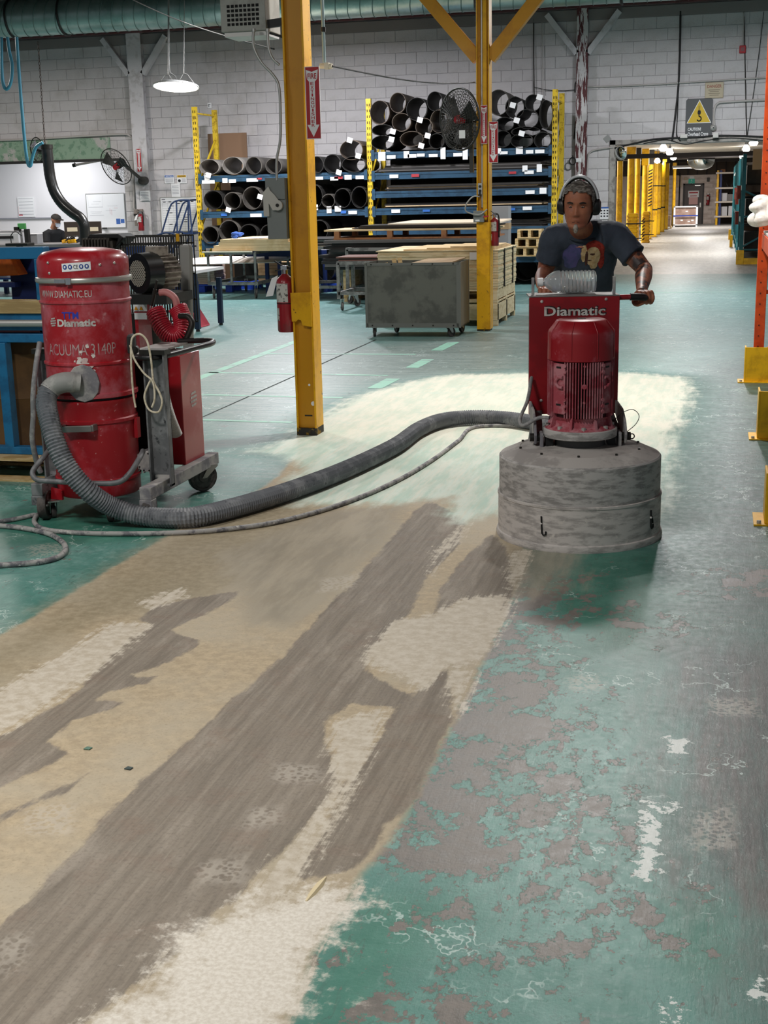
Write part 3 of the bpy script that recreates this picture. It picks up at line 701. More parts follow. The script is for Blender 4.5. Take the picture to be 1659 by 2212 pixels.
swg = M('switch_grey', '#7f8482', .5)
MB().bb((-.068, 0, 0), (.068, .12, .4)).build('enclosure', swg, t, bevel=.004)
MB().bb((-.068, -.012, .26), (.068, .0, .4)).build('top_cover', swg, t, bevel=.003)
lv = MB(); y = -.03
lv.prism([(-.085, y, .30), (-.04, y, .345), (-.03, y, .32), (.0, y, .29), (.03, y, .25), (.045, y, .22), (.02, y, .19), (-.015, y, .19), (-.045, y, .24)], (0, .014, 0)); lv.cyl((.02, -.034, .222), (.02, -.01, .222), .034, n=20)
lv.build('switch_lever', M('cast_aluminium', '#c6c2b8', .4, .5), t, 40)
MB().cyl((.02, -.038, .222), (.02, -.034, .222), .012, n=12).build('pivot_bolt', dkm, t)
MB().bb((-.085, -.02, .15), (-.045, -.004, .29)).build('hasp', M('cast_aluminium', '#c6c2b8'), t, bevel=.003)
t = thing('riser_pipe', 'pale blue pipe rising beside the nearest yellow column to a white fitting', 'pipe', (-2.545, 8.6, 2.45))
MB().cyl((0, 0, .02), (-.012, 0, 3.2), .011, n=12).build('pipe', M('pale_blue_pipe', '#a9c0c2', .4), t, 60)
MB().cyl((-.03, 0, 0), (.055, -.01, -.005), .017, n=12).box((.02, -.005, -.002), (.03, .04, .04)).build('fitting', M('ivory_fitting', '#d9d3bf', .5), t, 60)
MB().cyl((0, 0, .21), (0, 0, .24), .016, n=10).build('pipe_clamp', dkm, t, 60)
P0 = Vector((-2.488, 8.59, 2.445)); P1 = Vector((-2.785, 15.52, 2.86)); cable = []
for i in range(25):
    u = i/24; p = P0.lerp(P1, u); p.z -= .05*sin(pi*u); cable.append(p-P0)
o = MB().tube(cable, .006, 6).build('sagging_cable', blk, None, 60); o.location = P0; tag(o, 'black cable slung between the two yellow columns above the big fan', 'cable')
P0 = at(592, 106, 8.6); P1 = at(280, -4, 13); cable = [P0.lerp(P1, i/20)-P0-Vector((0, 0, .04*sin(pi*i/20))) for i in range(21)]
o = MB().tube(cable, .005, 6).build('sagging_cable', blk, None, 60); o.location = P0; tag(o, 'black cable running up left from the unit heater past the duct', 'cable')
# ---------------------------------------------------------------- fans
guardm = M('fan_guard_wire', '#3b3a36', .5, .4); bladem = M('fan_blade', '#2b2a28', .5)
def fan(loc, nrm, R, label, rings=9, spokes=28, bladem_=None, wr=.0022, depth=.16):
    t = thing('industrial_fan', label, 'fan', loc)
    n = Vector(nrm).normalized(); u = Vector((0, 0, 1)); a = u.cross(n).normalized(); c = n.cross(a)
    Q = lambda r, ang, d: a*cos(ang)*r+c*sin(ang)*r+n*d
    g = MB()
    for sgn in (1, -1):
        for i in range(1, rings+1):
            r = R*i/rings; d = sgn*depth/2*(1-(i/rings)**4)
            g.tube([Q(r, 2*pi*k/28, d) for k in range(28)], wr, 4, closed=True)
        for k in range(spokes):
            an = 2*pi*k/spokes
            g.tube([Q(R*q, an+.25*q, sgn*depth/2*(1-q**4)) for q in (.12, .5, .8, 1)], wr, 4)
    o = g.build('wire_guard', guardm, t, 60); 
    MB().tube([Q(R, 2*pi*k/40, 0) for k in range(40)], wr*4.5, 8, closed=True).build('guard_rim', guardm, t, 60)
    for k in range(3):
        b = MB(); a0 = 2*pi*k/3+.3; vs = []
        for i in range(6):
            q = .14+.74*i/5
            for s in (-1, 1): vs.append(Q(R*q, a0+s*(.32+.12*q), s*.035))
        b.add(vs+[v+n*.004 for v in vs], [(2*i, 2*i+1, 2*i+3, 2*i+2) for i in range(5)]+[(12+2*i, 12+2*i+2, 12+2*i+3, 12+2*i+1) for i in range(5)]); b.build('fan_blade', bladem_ or bladem, t, 60)
    MB().cyl(n*.05, n*-.05, R*.14, n=20).build('hub', redi if R > .33 and bladem_ is None else dkm, t, 50)
    MB().cyl(n*-.05, n*-.22, R*.2, n=20).build('motor', dk, t, 50)
    return t, n
f, n = fan(at(993, 258, 15.45), (-.62, -.78, -.05), .345, 'large dark pedestal fan mounted on the second yellow column', rings=11, spokes=44, wr=.0026)
MB().bar(n*-.2, Vector((.2, .13, .0)), .05, .05).bar((.12, .05, -.02), (.135, .03, -.6), .045, .05).build('mounting_arm', guardm, f)
MB().bb((.03, -.2, -.22), (.1, -.195, -.13)).build('sticker', whitem, f)
f, n = fan(at(251, 360, 24.2), (-.3, -.85, -.42), .37, 'dark wall fan on an arm by the white wall column', rings=6, spokes=20)
MB().bar(n*-.18, Vector((.3, .55, -.27)), .05, .05).cyl((.3, .48, -.27), (.3, .66, -.27), .08, n=16).build('mounting_arm', guardm, f)
f, n = fan(at(80, 323, 24.72), (-.5, -.85, -.05), .235, 'pale round fan behind the black extraction hose', rings=5, spokes=20, bladem_=M('pale_blade', '#a9a9b4', .4))
MB().bar(n*-.2, Vector((.05, .24, 0)), .04, .04).build('mounting_arm', guardm, f)
# outlets and switch on column 2
t = thing('outlet_box', 'small grey double socket box on the second yellow column', 'outlet', at(1037, 420, 15.46))
MB().bb((-.025, 0, 0), (.025, .04, .13)).build('box', alu, t, bevel=.003)
for z in (.04, .09): MB().cyl((0, -.002, z), (0, 0.004, z), .017, n=14).build('socket', dk, t)
MB().bar((.0, -.01, .03), (.0, -.01, -.02), .02, .02).build('plug', blk, t)
t = thing('isolator_switch', 'grey square switch with red lever lower on the second yellow column', 'switch', at(1036, 480, 15.44))
MB().bb((-.075, 0, 0), (.05, .05, .13)).build('box', swg, t, bevel=.003)
MB().bar((.05, -.01, .06), (.11, -.01, .07), .02, .015).build('red_lever', redi, t)
MB().bb((-.05, -.002, .01), (.0, 0, .03)).build('label_plate', whitem, t)
P = [at(x, y, 15.4) for x, y in ((1036, 425), (1022, 425), (1008, 440), (1006, 455), (1020, 462), (1038, 463), (1052, 452))]
o = MB().tube([p-P[0] for p in catmull(P, 6)], .008, 8).build('looped_cord', M('grey_flex', '#9a9a94', .5), None, 60); o.location = P[0]; tag(o, 'grey flex looping out of the socket on the second yellow column', 'cord')
hb.rotation_euler = (radians(-9), 0, 0)
# ================================================================ PALLET RACK WITH ROLLS
rackY = M('rack_yellow', '#d4b32a', .5, c2='#a98a1d', scale=14, lo=.52, hi=.6)
rackB = M('rack_blue_beam', '#284a63', .45, c2='#203d53', scale=6)
slot = M('slot_dark', '#4b3d12', .8)
rack = thing('pallet_rack', 'long yellow and blue two-bay pallet rack along the block wall', 'rack', (-6.1, 23.8, 0))
def rel(p, o): return Vector(p)-o.location
for x, h in ((-9.41, 3.26), (-6.1, 3.28), (-2.79, 3.31)):
    for y in (23.3, 24.3):
        p = rel((x, y, 0), rack); b = MB(); b.bb((p.x-.045, p.y-.035, .01), (p.x+.045, p.y+.035, h))
        o = b.build('upright_post', rackY, rack)
        if y < 24:
            b = MB()
            for k in range(30):
                z = .25+k*.1; b.bb((p.x-.028, p.y-.037, z), (p.x-.012, p.y-.034, z+.045)).bb((p.x+.012, p.y-.037, z), (p.x+.028, p.y-.034, z+.045))
            s = b.build('slot_row', slot, o); s['kind'] = 'stuff'
    b = MB()
    for z0, z1 in ((.3, 1.1), (1.1, .3+1.6), (1.9, 2.7), (3.15, 3.15)):
        b.bar(rel((x, 23.33, z0), rack), rel((x, 24.27, z1), rack), .03, .03)
    b.build('frame_brace', rackY, rack)
def beam(x0, x1, z, h=.115, y=23.27):
    for yy in (y, 24.33):
        b = MB(); a = rel((x0, yy, z), rack); c = rel((x1, yy, z), rack)
        b.bb((a.x, a.y-.025, z-h), (c.x, a.y+.025, z)).bb((a.x, a.y-.032, z-h), (c.x, a.y-.025, z-h*.62)).bb((a.x, a.y-.032, z-h*.35), (c.x, a.y-.025, z))
        b.build('beam', rackB, rack)
        if yy == y:
            for xx in (a.x+.02, c.x-.02): MB().bb((xx-.03, a.y-.04, z-h-.03), (xx+.03, a.y-.034, z+.04)).build('beam_bracket', rackB, rack)
dkwood = M('dim_deck_board', '#3f342a', .8, c2='#30271f', scale=4)
def deck_(x0, x1, z):
    b = MB()
    for k in range(3): b.bb((rel((x0+.06, 0, 0), rack).x, -.5+k*.34, z-.012), (rel((x1-.06, 0, 0), rack).x, -.5+k*.34+.3, z+.003))
    b.build('shelf_deck', dkwood, rack)
LB = [2.03, 1.38, .83]; RB = [2.36, 2.0, 1.68, 1.38, 1.03, .52]
for z in LB: beam(-9.37, -6.15, z); deck_(-9.37, -6.15, z)
for z in RB: beam(-6.05, -2.84, z); deck_(-6.05, -2.84, z)
tagr = random.Random(5)
def rtag(px, py, w, h, m=whitem):
    p = rel(at(px, py, 23.225), rack); MB().bb((p.x-w/2, p.y-.004, p.z-h/2), (p.x+w/2, p.y-.001, p.z+h/2)).build('price_tag', m, rack)
redt = M('red_tag', '#a8323a', .6); bluet = M('blue_tag', '#2f66b5', .6)
for px, py, w, h in ((447, 382, .1, .13), (450, 393, .25, .06), (486, 390, .1, .08), (502, 391, .14, .06), (545, 389, .22, .06), (690, 385, .14, .05), (722, 386, .15, .06), (752, 383, .13, .08), (777, 383, .15, .06), (553, 465, .22, .06), (711, 453, .09, .12), (730, 451, .12, .1), (762, 459, .16, .06), (683, 448, .07, .1),
    (825, 338, .13, .15), (845, 339, .16, .06), (878, 334, .1, .12), (890, 337, .16, .06), (909, 335, .14, .05), (936, 336, .16, .05), (957, 331, .09, .2), (989, 334, .16, .06), (1005, 332, .09, .2), (1077, 326, .09, .09), (1088, 330, .14, .05), (1122, 325, .12, .12), (1144, 328, .13, .06), (1166, 327, .16, .06), (851, 381, .16, .06), (1134, 364, .09, .1), (1143, 372, .16, .06), (1165, 363, .09, .13), (1145, 415, .16, .06), (1173, 412, .12, .1), (855, 456, .16, .06), (1139, 450, .16, .06)):
    rtag(px, py, w, h)
for px, py, w, h, m in ((560, 386, .1, .03, redt), (731, 384, .16, .04, redt), (897, 379, .14, .05, redt), (1107, 373, .13, .04, redt), (484, 464, .12, .05, bluet), (742, 458, .1, .05, bluet), (921, 455, .13, .04, bluet), (1105, 452, .13, .04, bluet)): rtag(px, py, w, h, m)
# ---------------------------------------------------------------- rolls
rollm = [M('grey_roll_sheet', '#56524d', .6, c2='#46423e', scale=3), M('black_roll_sheet', '#262422', .65, c2='#1b1a19', scale=3), M('brown_roll_sheet', '#5f5348', .6, c2='#483d34', scale=3), M('pale_roll_sheet', '#8a857f', .6, c2='#736e69', scale=3)]
def roll(px, py, rx, rz, label, m=0, L=1.0, Y=23.2, turns=1.25, group=None, tagat=None, ang=0., thick=.008):
    """rolled sheet lying with its open end to the front, spiral section"""
    c = at(px, py, Y); k = .0093*Y/25.*1.0
    rx = rx*Y*1.02/2800; rz = rz*Y*1.02/2800
    n = int(30*turns); o = MB(); K = n+1; sec = []
    for i in range(K):
        a = ang+2*pi*turns*i/n; s = 1-.11*max(0, i/n*turns-(turns-1)*0)*(turns-1)/turns*2
        sec.append((cos(a)*rx*s, sin(a)*rz*s))
    def ring(y, off):
        out = []
        for i in range(K):
            a = sec[i]; q = sqrt(a[0]**2+a[1]**2); out.append((a[0]*(q-off)/q, y, a[1]*(q-off)/q))
        return out
    vs = ring(0, 0)+ring(L, 0)+ring(0, thick)+ring(L, thick); fs = []
    for i in range(n):
        fs += [(i, i+1, K+i+1, K+i), (2*K+i+1, 2*K+i, 3*K+i, 3*K+i+1), (i+1, i, 2*K+i, 2*K+i+1), (K+i, K+i+1, 3*K+i+1, 3*K+i)]
    fs += [(0, K, 3*K, 2*K), (n, 2*K+n, 3*K+n, K+n)]
    o.add(vs, fs); ob = o.build('rubber_roll', rollm[m], None, 50); ob.location = c; tag(ob, label, 'roll', group)
    if tagat:
        b = MB(); x, z = tagat; b.box((x*rx, -.012, z*rz), (.1, .003, .09), RY(.3)); b.build('price_tag', whitem, ob)
    return ob
O = ['first', 'second', 'third', 'fourth', 'fifth', 'sixth', 'seventh', 'eighth', 'ninth']
g1, g2, g3, g4 = 'rolls on the upper left shelf', 'rolls on the middle left shelf', 'rolls on the low left shelf', 'rolls heaped on the top right shelf'
for i, (px, py, rx, rz, m, tg) in enumerate(((452, 361, 24, 17, 3, (-.1, -1.0)), (503, 358, 25, 19, 3, None), (548, 358, 19, 19, 0, None), (591, 359, 19, 17, 0, None), (684, 356, 16, 18, 1, None), (718, 354, 20, 20, 1, (.7, -.9)), (764, 355, 27, 17, 1, (.4, 1.))), 0):
    roll(px, py, rx, rz, 'rolled sheet on the upper left rack shelf, %s from the left' % O[i], m, group=g1, tagat=tg, ang=-.6)
roll(759, 324, 26, 21, 'brown roll lying on top of the other rolls of the upper left shelf', 2, group=g1, tagat=(-.1, .95), ang=.4)
for i, (px, py, rx, rz, m, tg) in enumerate(((461, 432, 23, 21, 1, None), (502, 434, 20, 19, 0, (-.5, -1.)), (545, 428, 23, 25, 0, (.8, .1)), (584, 430, 15, 20, 1, None), (681, 424, 17, 25, 1, (-.6, -.9)), (709, 434, 15, 15, 0, None), (740, 428, 19, 21, 1, None), (776, 426, 18, 23, 1, None))):
    roll(px, py, rx, rz, 'rolled sheet on the middle left rack shelf, %s from the left' % O[i], m, group=g2, tagat=tg, ang=.8)
for i, (px, py, rx, rz, m) in enumerate(((454, 508, 20, 20, 0), (495, 500, 24, 25, 0), (537, 504, 21, 20, 1), (580, 505, 19, 20, 1), (690, 497, 20, 22, 1))):
    roll(px, py, rx, rz, 'rolled sheet on the low left rack shelf, %s from the left' % O[i], m, group=g3, ang=1.2)
for px, py, rx, rz, m, tg, w in ((820, 243, 22, 25, 2, None, 'leftmost in the upper layer, pale rim'), (859, 222, 18, 21, 2, None, 'high second roll with rusty inside'), (900, 236, 23, 24, 1, (.3, -.9), 'wide third roll with tag below'), (939, 219, 17, 20, 1, None, 'high fourth roll beside the fan'), (867, 264, 21, 19, 2, None, 'tilted roll under the second one'), (916, 274, 19, 18, 2, (.4, -1.), 'round roll in the middle layer'), (948, 262, 19, 24, 2, None, 'half hidden behind the fan edge'), (826, 281, 24, 12, 1, (.95, -.3), 'flattened roll in the left middle'), (826, 308, 25, 15, 1, (.8, .4), 'flattened bottom roll at the left post'), (889, 300, 26, 16, 2, (.8, -.9), 'brown bottom roll with hanging tags'), (943, 305, 17, 16, 1, None, 'small round bottom roll left of the fan'), (976, 303, 14, 16, 1, None, 'bottom roll under the fan')):
    roll(px, py, rx, rz, 'sheet roll on the top right rack shelf, '+w, m, group=g4, tagat=tg, ang=tagr.uniform(0, 6))
for px, py, rx, rz, m, tg, w in ((1076, 221, 23, 26, 0, None, 'grey open roll right of the second column'), (1112, 232, 20, 22, 1, (-.2, .2), 'high black roll with a white reflection'), (1151, 222, 17, 17, 1, (.8, .6), 'high black roll with a corner tag'), (1179, 247, 14, 29, 1, None, 'upright squashed roll at the right post'), (1139, 257, 24, 20, 1, (-.9, -.1), 'wide black roll in the middle'), (1090, 268, 20, 14, 1, None, 'squashed roll under the grey open roll'), (1136, 284, 31, 10, 1, None, 'flat roll pressed under the wide one'), (1127, 304, 24, 15, 1, (0, .95), 'oval bottom roll with a rim sticker'), (1086, 300, 18, 17, 1, None, 'bottom roll right of the second column'), (1172, 303, 18, 17, 1, None, 'bottom roll at the right post')):  # white card inside the high black roll stands in for its reflection
    roll(px, py, rx, rz, 'sheet roll on the top right rack shelf, '+w, m, group=g4, tagat=tg, ang=tagr.uniform(0, 6))
roll(1135, 581, 27, 25, 'big black roll on the floor under the right rack bay', 1, Y=23.5, group='rolls on the floor', L=.7)
roll(1187, 582, 24, 24, 'black roll on the floor behind the man, at right', 1, Y=23.5, group='rolls on the floor', L=.7)
# ---------------------------------------------------------------- sheets on the right shelves
shb = M('black_sheet', '#201e1d', .55, c2='#2c2826', scale=2); shg = M('grey_sheet', '#575452', .5); sht = M('tan_sheet', '#c8ae8a', .6, c2='#b39a78', scale=3); shw = M('pale_sheet', '#d9cfc8', .6)
def sheets(x0, x1, z, n, th, label, mats, y0=23.35, y1=24.2, jit=.06, group='sheet stacks'):
    t = thing('sheet_stack', label, 'sheets', ((x0+x1)/2, (y0+y1)/2, z))
    for i in range(n):
        a = tagr.uniform(-jit, jit); c = tagr.uniform(-jit, jit); w = (x1-x0)/2+tagr.uniform(-jit, 0); d = (y1-y0)/2
        MB().bb((-w+a, -d+min(c, .04), i*th+.001), (w+a, d, (i+1)*th)).build('sheet', mats[i % len(mats)], t)
    t['group'] = group
    return t
sheets(-5.9, -3.0, 2.005, 6, .02, 'dark sheets on the second shelf of the right rack bay', [shb, shg, shb])
sheets(-5.85, -3.0, 1.685, 5, .02, 'sheets with a tan edge on the third shelf of the right rack bay', [shb, shb, sht, shb, shg])
sheets(-5.9, -3.05, 1.385, 4, .02, 'dark and tan sheets on the fourth shelf of the right rack bay', [shb, sht, shb])
sheets(-5.8, -2.95, 1.035, 7, .016, 'dark mixed sheets on the fifth shelf of the right rack bay', [shb, shg, shb, shb])
for x0, x1, w in ((-6.0, -4.45, 'left'), (-4.4, -2.9, 'right')):
    ob = MB().bb((x0, 24.42, .0), (x1, 24.46, 2.42)).build('backing_board', M('dark_board', '#211f1e', .6, c2='#292523', scale=2), None); tag(ob, 'tall dark board standing behind the %s half of the right rack bay' % w, 'board')
ob = MB().bb((-9.2, 24.42, 0), (-6.2, 24.46, 1.95)).build('backing_board', M('dark_board', '#2f2b29'), None); tag(ob, 'dark board standing behind the left rack bay', 'board')
ob = MB().bb((-9.75, 24.55, 0), (-8.95, 24.58, 2.85)).build('brown_board', M('brown_hardboard', '#8a6c55', .7), None); ob.location = (0, .2, 0); tag(ob, 'brown hardboard standing behind the left rack end', 'board')
# crates on the lowest right shelf
pine = M('pine', '#cdb284', .7, c2='#b2945f', scale=6, stretch=(1, 1, 6)); pine2 = M('pale_pine', '#dccba6', .65, c2='#c9b48a', scale=5, stretch=(1, 1, 5))
def pallet(loc, w, d, h, label, rz=0., m=None, nb=7, group='wooden pallets'):
    t = thing('wooden_pallet', label, 'pallet', loc, rz, group); m = m or pine
    for k in range(nb):
        y = -d/2+(k+.5)*d/nb; MB().bb((-w/2, y-d/nb*.4, h-.018), (w/2, y+d/nb*.4, h)).build('deck_board', m, t)
    for k in range(3):
        x = (-.5+.5*k)*(w-.05); MB().bb((x-.025, -d/2, .016), (x+.025, d/2, h-.018)).build('stringer', m, t)
    for k in (-1, 0, 1): MB().bb((-w/2, k*(d/2-.05)-.05, 0), (w/2, k*(d/2-.05)+.05, .016)).build('bottom_board', m, t)
    return t
p = at(1137, 556, 22.9)
for k in range(3): pallet((p.x+.04*k-.03, 23.35, .523+k*.155), .42, .9, .15, 'small wooden pallet in the stack by the right rack post, %s' % ('lowest', 'middle', 'topmost')[k], nb=5, group='small stacked pallets')
# ================================================================ MIDDLE GROUND
steelg = M('bare_steel_frame', '#8d8b87', .45, .5, c2='#6b6966', scale=9); navy = M('navy_paint', '#1c2f66', .5); ply = M('plywood', '#d8bd93', .6, c2='#c6a87b', scale=2, stretch=(1, 6, 1)); plye = M('plywood_edges', '#c9a877', .7, c2='#a9885a', scale=30, stretch=(.3, .3, 4)); wheelm = M('caster_rubber', '#3a3533', .6, c2='#5a5450', scale=10); forkm = M('caster_fork', '#b9b8b4', .35, .8)
whitesh = M('white_laminate', '#ece8e8', .5); kraft = M('kraft_card', '#a98e6c', .75, c2='#977c5b', scale=4); blueplastic = M('blue_plastic', '#1d3fa0', .5)
def caster(p, x, y, z0, r, name='caster', ang=.4, w=.03, off=.03):
    """swivel caster: fork part with a wheel sub-part; z0 = underside it hangs from"""
    R = RZ(ang); b = MB(); T = Matrix.Translation((x, y, 0)) @ R.to_4x4(); b.T = T
    b.bb((-.03, -.03, z0-.008), (.03, .03, z0))
    for s in (-1, 1): b.prism([(s*(w/2+.004), -.03, z0-.008), (s*(w/2+.004), .03, z0-.008), (s*(w/2+.004), off+.014, r-.005), (s*(w/2+.004), off-.014, r-.005)], (s*.004, 0, 0))
    b.cyl((-w/2-.008, off, r), (w/2+.008, off, r), .007, n=8)
    o = b.build(name, forkm, p)
    b = MB(); b.T = T; b.lathe([(0, -w/2), (r*.35, -w/2), (r*.4, -w*.35), (r*.75, -w*.35), (r*.8, -w/2), (r*.95, -w/2), (r, -w*.3), (r, w*.3), (r*.95, w/2), (r*.8, w/2), (r*.75, w*.35), (r*.4, w*.35), (r*.35, w/2), (0, w/2)], (0, off, r), n=22, R=RY(pi/2)); b.build('wheel', wheelm, o, 40)
    return o
def sq(p, q, w, mat, parent, nm='frame_tube', h=None): return MB().bar(p, q, w, h or w).build(nm, mat, parent)
# --- steel panel cart with boards
t = thing('panel_cart', 'grey tubular steel cart carrying plywood before the left rack bay', 'cart', (-7.72, 20.4, 0))
for x in (-.42, -.02, .4):
    sq((x, 0, .24), (x, 0, .74), .035, steelg, t, 'post')
sq((-.46, 0, .74), (.36, 0, .74), .04, steelg, t, 'top_rail'); sq((-.44, 0, .25), (.44, 0, .25), .05, steelg, t, 'base_rail'); sq((-.44, 1.7, .25), (.44, 1.7, .25), .05, steelg, t, 'base_rail')
for x in (-.42, .4): sq((x, 0, .25), (x, 1.7, .25), .05, steelg, t, 'base_rail'); sq((x, 1.7, .24), (x, 1.7, .74), .035, steelg, t, 'post'); sq((x, 0, .74), (x, 1.7, .74), .035, steelg, t, 'top_rail')
for x, y in ((-.36, .05), (.38, .05), (-.36, 1.6), (.38, 1.6)): caster(t, x, y, .225, .085, ang=.5, off=.05)
MB().bar((-.5, -.03, .765), (.36, -.03, .765), .06, .02).build('edge_strip', M('cream_strip', '#e9dfc8', .6), t)
ps = thing('plywood_stack', 'stepped stack of plywood sheets on the grey cart', 'plywood', (-7.55, 21.2, .77))
for i in range(4):
    MB().bb((-.52+.12*(i//2)+.03*(i % 2), -.78, .002+i*.048), (.95-.05*i, .85, (i+1)*.048)).build('board', ply, ps)
o = MB().prism([(-.2, -.75, .195), (.35, -.7, .2), (.55, .5, .2), (0, .5, .195)], (0, 0, .006)).build('white_sheet', whitesh, None); o.location = ps.location; tag(o, 'white sheets lying on top of the plywood stack', 'sheets')
o = MB()
for i in range(9): o.ball((tagr.uniform(-.09, .09), tagr.uniform(-.08, .08), .03+tagr.uniform(0, .05)), (tagr.uniform(.03, .07), .05, tagr.uniform(.02, .04)), 8, 6)
o = o.build('blue_rag', M('blue_cloth', '#31508f', .9), None, 50); o.location = ps.location+Vector((-.12, -.55, .2)); tag(o, 'crumpled blue rag lying on the plywood stack', 'rag')
# --- navy workbench behind
t = thing('navy_table', 'navy steel work table behind the plywood cart', 'table', (-7.0, 22.1, 0))
MB().bb((-.95, -.35, .72), (.5, .4, .75)).build('table_top', whitesh, t); MB().bb((-.95, -.36, .62), (.5, -.33, .72)).build('apron', navy, t)
for x in (-.6, .45):
    for y in (-.32, .36): sq((x, y, 0), (x, y, .72), .06, navy, t, 'leg')
# --- big white panel
o = MB().prism([(-1.25, -.4, 0), (1.0, -.55, .03), (1.1, .3, .08), (-.4, .4, .1), (-1.3, .1, .05)], (0, 0, .012)).build('laminate_sheet', whitesh, None)
o.location = (-8.3, 21.9, .5); tag(o, 'large white curved panel lying across brown boxes behind the grey cart', 'panel')
def box_stack(loc, w, d, h, n, label, m, group=None, gap=.004):
    t = thing('carton_stack', label, 'boxes', loc, 0, group)
    for i in range(n): MB().bb((-w/2+tagr.uniform(0, .01), -d/2, i*h/n+gap), (w/2-tagr.uniform(0, .01), d/2, (i+1)*h/n)).build('flat_carton', m, t)
    return t
def plastic_pallet(loc, w, d, label):
    t = thing('plastic_pallet', label, 'pallet', loc, 0, 'blue plastic pallets')
    for k in range(6): MB().bb((-w/2, -d/2+k*d/6, .11), (w/2, -d/2+k*d/6+d/8, .135)).build('deck_slat', blueplastic, t)
    for x in (-.43, 0, .43):
        for y in (-.42, 0, .42): MB().bb((x*w-.06, y*d-.05, 0), (x*w+.06, y*d+.05, .11)).build('foot_block', blueplastic, t)
    return t
plastic_pallet((-8.9, 22.35, 0), 1.2, .9, 'blue plastic pallet under the pinkish carton stack'); box_stack((-9.0, 22.2, .137), .72, .55, .33, 9, 'stack of flat pinkish cartons under the white panel', M('pinkish_card', '#b59c8d', .75, c2='#a08877', scale=20, stretch=(.2, .2, 3)))
plastic_pallet((-7.75, 22.75, 0), 1., .5, 'blue plastic pallet under the boards behind the cart wheels'); box_stack((-7.75, 22.75, .137), .6, .4, .34, 6, 'stack of brown boards on blue pallet behind the cart', kraft)
plastic_pallet((-5.8, 22.3, 0), 1.7, .9, 'blue plastic pallet behind the grey trolleys')
o = roll(703, 577, 22, 30, 'grey curled sheet standing on the blue pallet behind the trolley', 0, Y=22.05, group='curled sheets on the blue pallet', L=.6, ang=2.)
o = roll(752, 590, 17, 18, 'dark curled sheet with white tag on the blue pallet', 1, Y=22.05, group='curled sheets on the blue pallet', L=.6, tagat=(-.2, -.3))
# --- grey trolleys
def trolley(loc, w, d, h, label, sh, m=steelg, wheels=True, r=.06):
    t = thing('steel_trolley', label, 'trolley', loc, 0)
    for x in (-w/2, w/2):
        for y in (0, d): sq((x, y, .17), (x, y, h), .045, m, t, 'post')
    for z in (sh, h):
        for y in (0, d): sq((-w/2, y, z), (w/2, y, z), .045, m, t, 'rail')
        for x in (-w/2, w/2): sq((x, 0, z), (x, d, z), .045, m, t, 'rail')
    if wheels:
        for x in (-w/2+.04, w/2-.04):
            for y in (.04, d-.04): caster(t, x, y, .17, r, ang=tagr.uniform(-1, 1))
    return t
trolley((-6.2, 20.2, 0), .82, 1.3, .82, 'grey square-tube trolley stacked with dark sheets', .2)
t2 = sheets(-6.65, -5.55, .85, 5, .022, 'black and white sheets on the grey trolley', [shb, shw, shb, shw, shb], 20.2, 21.4, .1)
trolley((-5.1, 19.4, 0), .75, 1.0, .82, 'slim grey trolley with an open top rail left of the grey bin', .22)
trolley((-4.85, 18.2, 0), .85, .8, .68, 'low grey trolley frame half hidden by the grey bin', .25)
sheets(-5.3, -4.45, .705, 3, .02, 'brown boards on the low grey trolley', [M('red_brown_board', '#6b4a42', .6), shb], 18.25, 18.95, .03)
# --- pallet with pale boards above dark sheets
sheets(-6.0, -3.5, .5, 10, .045, 'high stack of dark sheets under the long pallet', [shb, shg, shb, shb], 19.75, 21.3, .12)
for x in (-5.6, -4.7, -3.9): 
    o = MB().bb((x-.06, 19.8, 0.0), (x+.06, 21.2, .498)).build('timber_bearer', pine, None); tag(o, 'timber bearer under the dark sheets, at %s' % {-5.6: 'the left end', -4.7: 'the middle', -3.9: 'the right end'}[x], 'timber', 'timber bearers under the dark sheets')
lp = thing('long_pallet', 'long wooden pallet with blocks carrying pale boards in mid hall', 'pallet', (-4.65, 20.4, .955))
reds = M('reddish_timber', '#9c6b45', .7, c2='#85573a', scale=6)
MB().bb((-1.3, -.6, .125), (1.35, .6, .15)).build('top_board', ply, lp); MB().bb((-1.15, -.6, 0), (1.35, .6, .025)).build('bottom_board', reds, lp)
for x in (-1.1, -.25, .6, 1.25):
    for y in (-.55, .5): MB().bb((x-.04, y-.05, .025), (x+.04, y+.05, .125)).build('block', reds, lp)
sheets(-5.5, -3.3, 1.108, 3, .018, 'black rubber sheets sagging on the long pallet', [shb], 19.9, 20.8, .1)
o = MB().prism([(-.55, -.45, 0), (1.2, -.45, .0), (1.25, .4, .03), (-.35, .4, .03)], (0, 0, .02)).build('pale_board', M('pale_ply', '#d8c6ae', .6), None); o.location = (-4.4, 20.35, 1.165); tag(o, 'pale board lying on the black sheets of the long pallet', 'board')
# --- big plywood stack on two pallets
bs = thing('plywood_bundle', 'big strapped bundle of pale plywood behind the second yellow column', 'plywood', (-3.42, 16.85, .455))
for i in range(14):
    q = .004*((i*7) % 5)
    o = MB().bb((-.72-q, -.72-q, i*.033+.0004), (.8+q*.5, .78, (i+1)*.033-.0004)).build('board', pine2 if i != 8 else ply, bs)
MB().bb((-.75, -.74, .464), (.815, .8, .476)).build('cover_board', pine2, bs)
for i in range(3): MB().bb((-.4+.3*i, -.7, .478+i*.016), (.75, .7-.2*i, .492+i*.016)).build('top_board', ply, bs)
for y in (-.28, .42): MB().bb((.803, y-.008, -.0), (.822, y+.008, .478)).build('strap', M('black_strap', '#2b2b2a', .5), bs)
MB().bb((.45, -.743, .36), (.62, -.741, .45)).build('stencil_label', whitem, bs)
pallet((-3.4, 16.85, .31), 1.55, 1.5, .142, 'wooden pallet directly under the plywood bundle', m=pine2)
